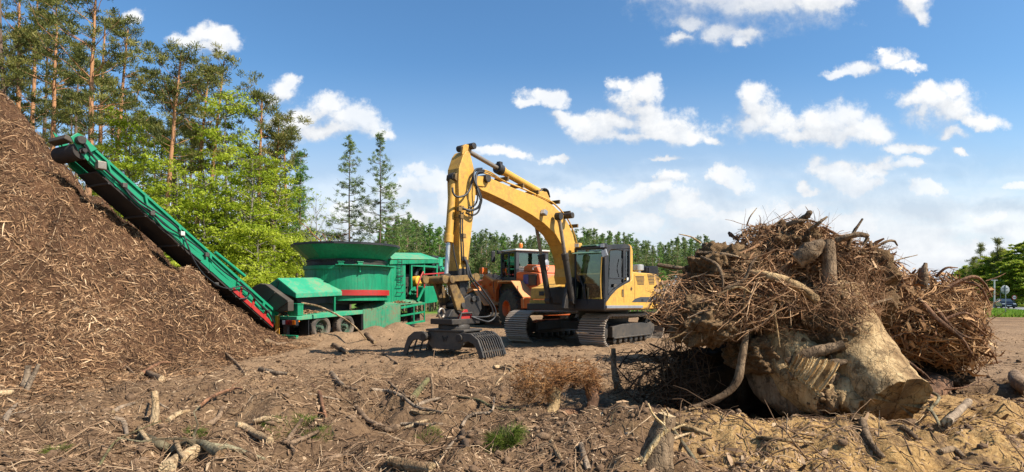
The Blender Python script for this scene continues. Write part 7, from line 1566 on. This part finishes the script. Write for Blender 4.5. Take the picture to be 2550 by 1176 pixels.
# far tree line
fv = []
for i in range(5):
    tr, cr = conifer(700+i, 9.5, .50+.05*(i%3), 1.2+.1*(i%2), 13, .17, .034, 62, .05, .075, .5, .5); fv.append(tree_obj('young_pine', 'x', (0,0,0), tr, cr, M['pale_bark'], M['needle_far'], 'far line of young pines'))
for i in range(2):
    tr, cr = conifer(720+i, 9.5, .34, 1.5, 15, .17, .036, 84, .05, .10, .4, .55); fv.append(tree_obj('young_larch', 'x', (0,0,0), tr, cr, M['pale_bark'], M['larch'], 'green larches in the far tree line'))
usedf = [False]*7; rg = np.random.default_rng(17)
SEG = [(940,1100,'in the far tree line behind the green engine house'),(1100,1225,'in the far tree line between the excavator stick and the loader cab'),(1225,1345,'in the far tree line above the loader cab'),(1345,1440,'in the far tree line under the bend of the yellow arm'),(1440,1580,'in the far tree line above the excavator cab'),(1580,1680,'in the far tree line above the yellow engine cover'),(1680,1800,'in the far tree line left of the big stump')]
for row, (Yd0, step, dk) in enumerate(((58,20,0),(62,19,.3),(67,18,.5),(73,17,.5),(80,17,.5))):
    px = 948
    while px < 1790:
        topv = np.interp(px,[945,1010,1090,1150,1200,1260,1330,1450,1540,1620,1740,1790],[560,533,560,590,560,572,585,566,578,596,582,600])+rg.uniform(-10,22)+row*3
        seg = next(s for s in SEG if s[0] <= px < s[1] or s is SEG[-1])
        lar = rg.uniform() < (.75 if px < 1100 else .16); v = int(5+rg.integers(2)) if lar else int(rg.integers(5)); Yd = Yd0+rg.uniform(-2,2); b_ = base_at(px, Yd); H = height(topv, Yd, b_[2])
        o = fv[v] if not usedf[v] else copy_tree(fv[v]); usedf[v] = True
        o.location = tuple(b_); o.rotation_euler = (0,0,rg.uniform(0,6.28)); s_ = H/9.5; o.scale = (s_*rg.uniform(.9,1.2),s_*rg.uniform(.9,1.2),s_)
        depth = ('front', 'second', 'third', 'fourth', 'last')[row]
        tag(o, ('green larch ' if lar else 'young pine ')+seg[2].replace('in the far tree line','far away')+', '+depth+' row', 'tree', ('green larches' if lar else 'young pines')+' '+seg[2]+', '+depth+' row')
        px += step*rg.uniform(.7,1.3)
# scrub in dark brown, a backdrop for the shade under the far trees
k = 12000; Yq = rg.uniform(72,92,k); pxq = rg.uniform(930,1800,k); xq = (pxq-CXP)/FPX*Yq; P = np.stack([xq,Yq,ground(xq,Yq)+rg.uniform(0,4.6,k)],1); V, Q = cards_np(P, nrm(rdir(rg,k)*[.5,.5,1]), rdir(rg,k), rg.uniform(.3,1.1,k), rg.uniform(.06,.2,k)); tag(mesh_np('undergrowth', V, [Q], M['scrub'], None, tint=np.repeat(rg.uniform(0,1,k),4)), 'brown dry scrub as a dark backdrop between the trunks of the far line of young pines', 'undergrowth', kind='stuff')
# right: broadleaved edge beyond the road, with two dark conifers
for i, (px, top, Yd, sp_, lab) in enumerate([(2545,612,105,5.2,'tall fresh green tree at the right picture edge beyond the road'),(2505,628,112,5.0,'fresh green tree just left of the right edge, beyond the car'),(2470,640,118,4.8,'fresh green tree behind the back of the round sign'),(2440,655,125,4.6,'light green tree left of the round sign, beyond the road'),(2415,668,135,4.4,'small light green tree above the reddish root plate'),(2390,678,145,4.2,'smallest light green tree in the far wood, above the root plate'),(2530,650,98,4.0,'lower bright green tree right above the car'),(2575,600,100,5.2,'green tree partly cut by the right picture edge')]):
    b_ = base_at(px, Yd); H = height(top, Yd, b_[2]); tr, cr = beech(800+i, H, sp_, .06, 60, .24, 90, .16); tree_obj('broadleaf_tree', lab, b_, tr, cr, M['grey_bark'], M['beech_far'] if 'beech_far' in M else M['beech'], 'broadleaved trees beyond the road')
for i, (px, top, Yd, sp_, lab) in enumerate([(2483,592,112,2.6,'tall dark conifer rising over the green trees beyond the road'),(2440,607,122,3.0,'ragged dark conifer left of the tall dark one beyond the road'),(2425,640,128,2.4,'low dark conifer at the left end of the far right wood')]):
    b_ = base_at(px, Yd); H = height(top, Yd, b_[2]); tr, cr = pine(820+i, H, .45, sp_, (0,0), .2, .9, 34, 4, .45, False, .8); tree_obj('pine_tree', lab, b_, tr, cr, M['dark_bark'], M['needle'], 'dark conifers beyond the road')
# ------------------------------------------------------------------ car, signs, posts at the far right
M['car_paint'] = plain('dark_car_paint', (.012,.016,.028), .18); M['car_glass'] = plain('car_glass', (.03,.04,.05), .05, 0, spec=.9); M['plate'] = plain('number_plate', (.7,.7,.68), .4)
cz = zr+.06; ca_ = math.atan2(hd[1], hd[0])
# the car faces the camera side along the road
car = thing('car', 'small dark blue car driving along the road at the far right', 'car', (CAR[0],CAR[1],cz), math.atan2(hd[1],hd[0])); hl_ = 2.1
bd = MB(); prof = [(-2.05,.32),(-2.08,.62),(-1.95,.92),(-1.2,.98),(.75,.94),(1.7,.80),(2.02,.66),(2.08,.40),(2.0,.24),(-1.95,.24)]
bd.prism([(x,-.84,z) for x,z in prof], (0,1.68,0)); body_ = bd.build('body', M['car_paint'], car, .09, seg=3)
cb_ = MB(); vs_ = [(-1.75,-.74,.95),(1.0,-.76,.93),(.25,-.60,1.42),(-1.25,-.60,1.43)]; cb_.add(vs_+[(a,-b,c) for a,b,c in vs_], [(0,1,2,3),(7,6,5,4),(1,5,6,2),(0,3,7,4),(3,2,6,7),(0,4,5,1)]); cb_.build('roof', M['car_paint'], car, .04)
gl_ = MB(); gl_.add([(.93,-.66,.99),(.93,.66,.99),(.30,.54,1.38),(.30,-.54,1.38)],[(0,1,2,3)]); gl_.add([(-1.6,-.745,.99),(.75,-.745,.99),(.2,-.63,1.36),(-1.2,-.63,1.36)],[(0,1,2,3)]); gl_.add([(-1.6,.745,.99),(-1.2,.63,1.36),(.2,.63,1.36),(.75,.745,.99)],[(0,1,2,3)])
for i in range(len(gl_.v)): x,y,z = gl_.v[i]; gl_.v[i] = (x+.035,y*1.03,z+.012)
gl_.build('windows', M['car_glass'], car)
for s in (-1,1):
    h_ = MB(); h_.box(1.95,2.10,s*.62-.17,s*.62+.17,.58,.74); h_.build('headlight', M['lamp_white'], car, .03)
    h_ = MB(); h_.box(.55,.72,s*.93-.09,s*.93+.09,.93,1.06); h_.build('door_mirror', M['car_paint'], car, .03)
    for x_ in (-1.3,1.32):
        h_ = MB(); h_.lathe((x_,s*.66,.31),(0,s,0),[(0,.16),(.10,.18),(.20,.17),(.22,.19),(.31,.16),(.31,-.02),(0,-.02)],20); h_.build('wheel', M['rubber'], car, smooth=40)
h_ = MB(); h_.box(2.06,2.115,-.26,.26,.36,.47); h_.build('number_plate', M['plate'], car); h_ = MB(); h_.box(2.05,2.10,-.40,.40,.56,.72); h_.build('grille', M['black'], car, .01); h_ = MB(); h_.box(2.02,2.10,-.7,.7,.27,.34); h_.build('air_intake', M['black'], car)
# round sign seen from behind
M['sign_back'] = plain('sign_back_grey', (.27,.28,.29), .5, .3); M['sign_white'] = plain('sign_white', (.8,.8,.78), .4); M['sign_red'] = plain('sign_red', (.5,.03,.03), .4)
Y_ = 56; b_ = base_at(2504, Y_); s1_ = thing('road_sign', 'round grey road sign seen from behind on a thin pole, left of the car', 'road sign', tuple(b_)); zc_ = EYE+(HZ-722)/FPX*Y_-b_[2]
m_ = MB(); m_.cyl((0,0,-.2),(0,0,zc_+.44),.035,12); m_.build('pole', M['sign_back'], s1_, smooth=40)
m_ = MB(); m_.lathe((0,.05,zc_),(0,1,0),[(0,-.012),(.41,-.012),(.43,0),(.43,.02),(0,.02)],36); m_.build('sign_disc', M['sign_back'], s1_, smooth=40)
m_ = MB(); m_.box(-.25,.25,.0,.035,zc_-.18,zc_-.15); m_.box(-.25,.25,.0,.035,zc_+.15,zc_+.18); m_.build('bracket', M['steel'], s1_)
Y_ = 96; b_ = base_at(2525, Y_); s2_ = thing('road_sign', 'small round no overtaking sign with red rim, above the car', 'road sign', tuple(b_)); zc_ = EYE+(HZ-741)/FPX*Y_-b_[2]
m_ = MB(); m_.cyl((0,0,-.2),(0,0,zc_),.035,10); m_.build('pole', M['sign_back'], s2_, smooth=40)
m_ = MB(); m_.lathe((0,-.06,zc_),(0,-1,0),[(0,0),(.40,0),(.40,.02),(0,.02)],32); fc_ = m_.build('sign_face', M['sign_white'], s2_, smooth=40)
m_ = MB(); m_.lathe((0,-.06,zc_),(0,-1,0),[(.30,.021),(.30,.026),(.41,.026),(.41,-.01),(.40,-.01)],32); m_.build('red_rim', M['sign_red'], s2_, smooth=40)
for x_, mt in ((-.12,'sign_red'),(.12,'black')):
    m_ = MB(); m_.box(x_-.095,x_+.095,-.09,-.083,zc_-.07,zc_+.02); m_.box(x_-.065,x_+.065,-.09,-.083,zc_+.02,zc_+.08); m_.box(x_-.085,x_-.05,-.09,-.083,zc_-.10,zc_-.07); m_.box(x_+.05,x_+.085,-.09,-.083,zc_-.10,zc_-.07); m_.build('car_symbol', M[mt], fc_)
for px, top, bot, Y_, lab in ((2476,697,760,90,'white concrete post with crossbar behind the right root plate'),(2492,668,760,100,'thin grey pole beyond the road, left of the round sign')):
    b_ = base_at(px, Y_); t_ = thing('utility_post', lab, 'post', tuple(b_)); h_ = EYE+(HZ-top)/FPX*Y_-b_[2]; m_ = MB(); m_.tube([(0,0,-.2),(0,0,h_)],[.12 if Y_ == 90 else .06,.10 if Y_ == 90 else .05],10); m_.build('pole', M['white'] if Y_ == 90 else M['sign_back'], t_, smooth=40)
    if Y_ == 90: m_ = MB(); m_.box(-.5,.5,-.05,.05,h_-.12,h_); m_.build('crossbar', M['sign_back'], t_)
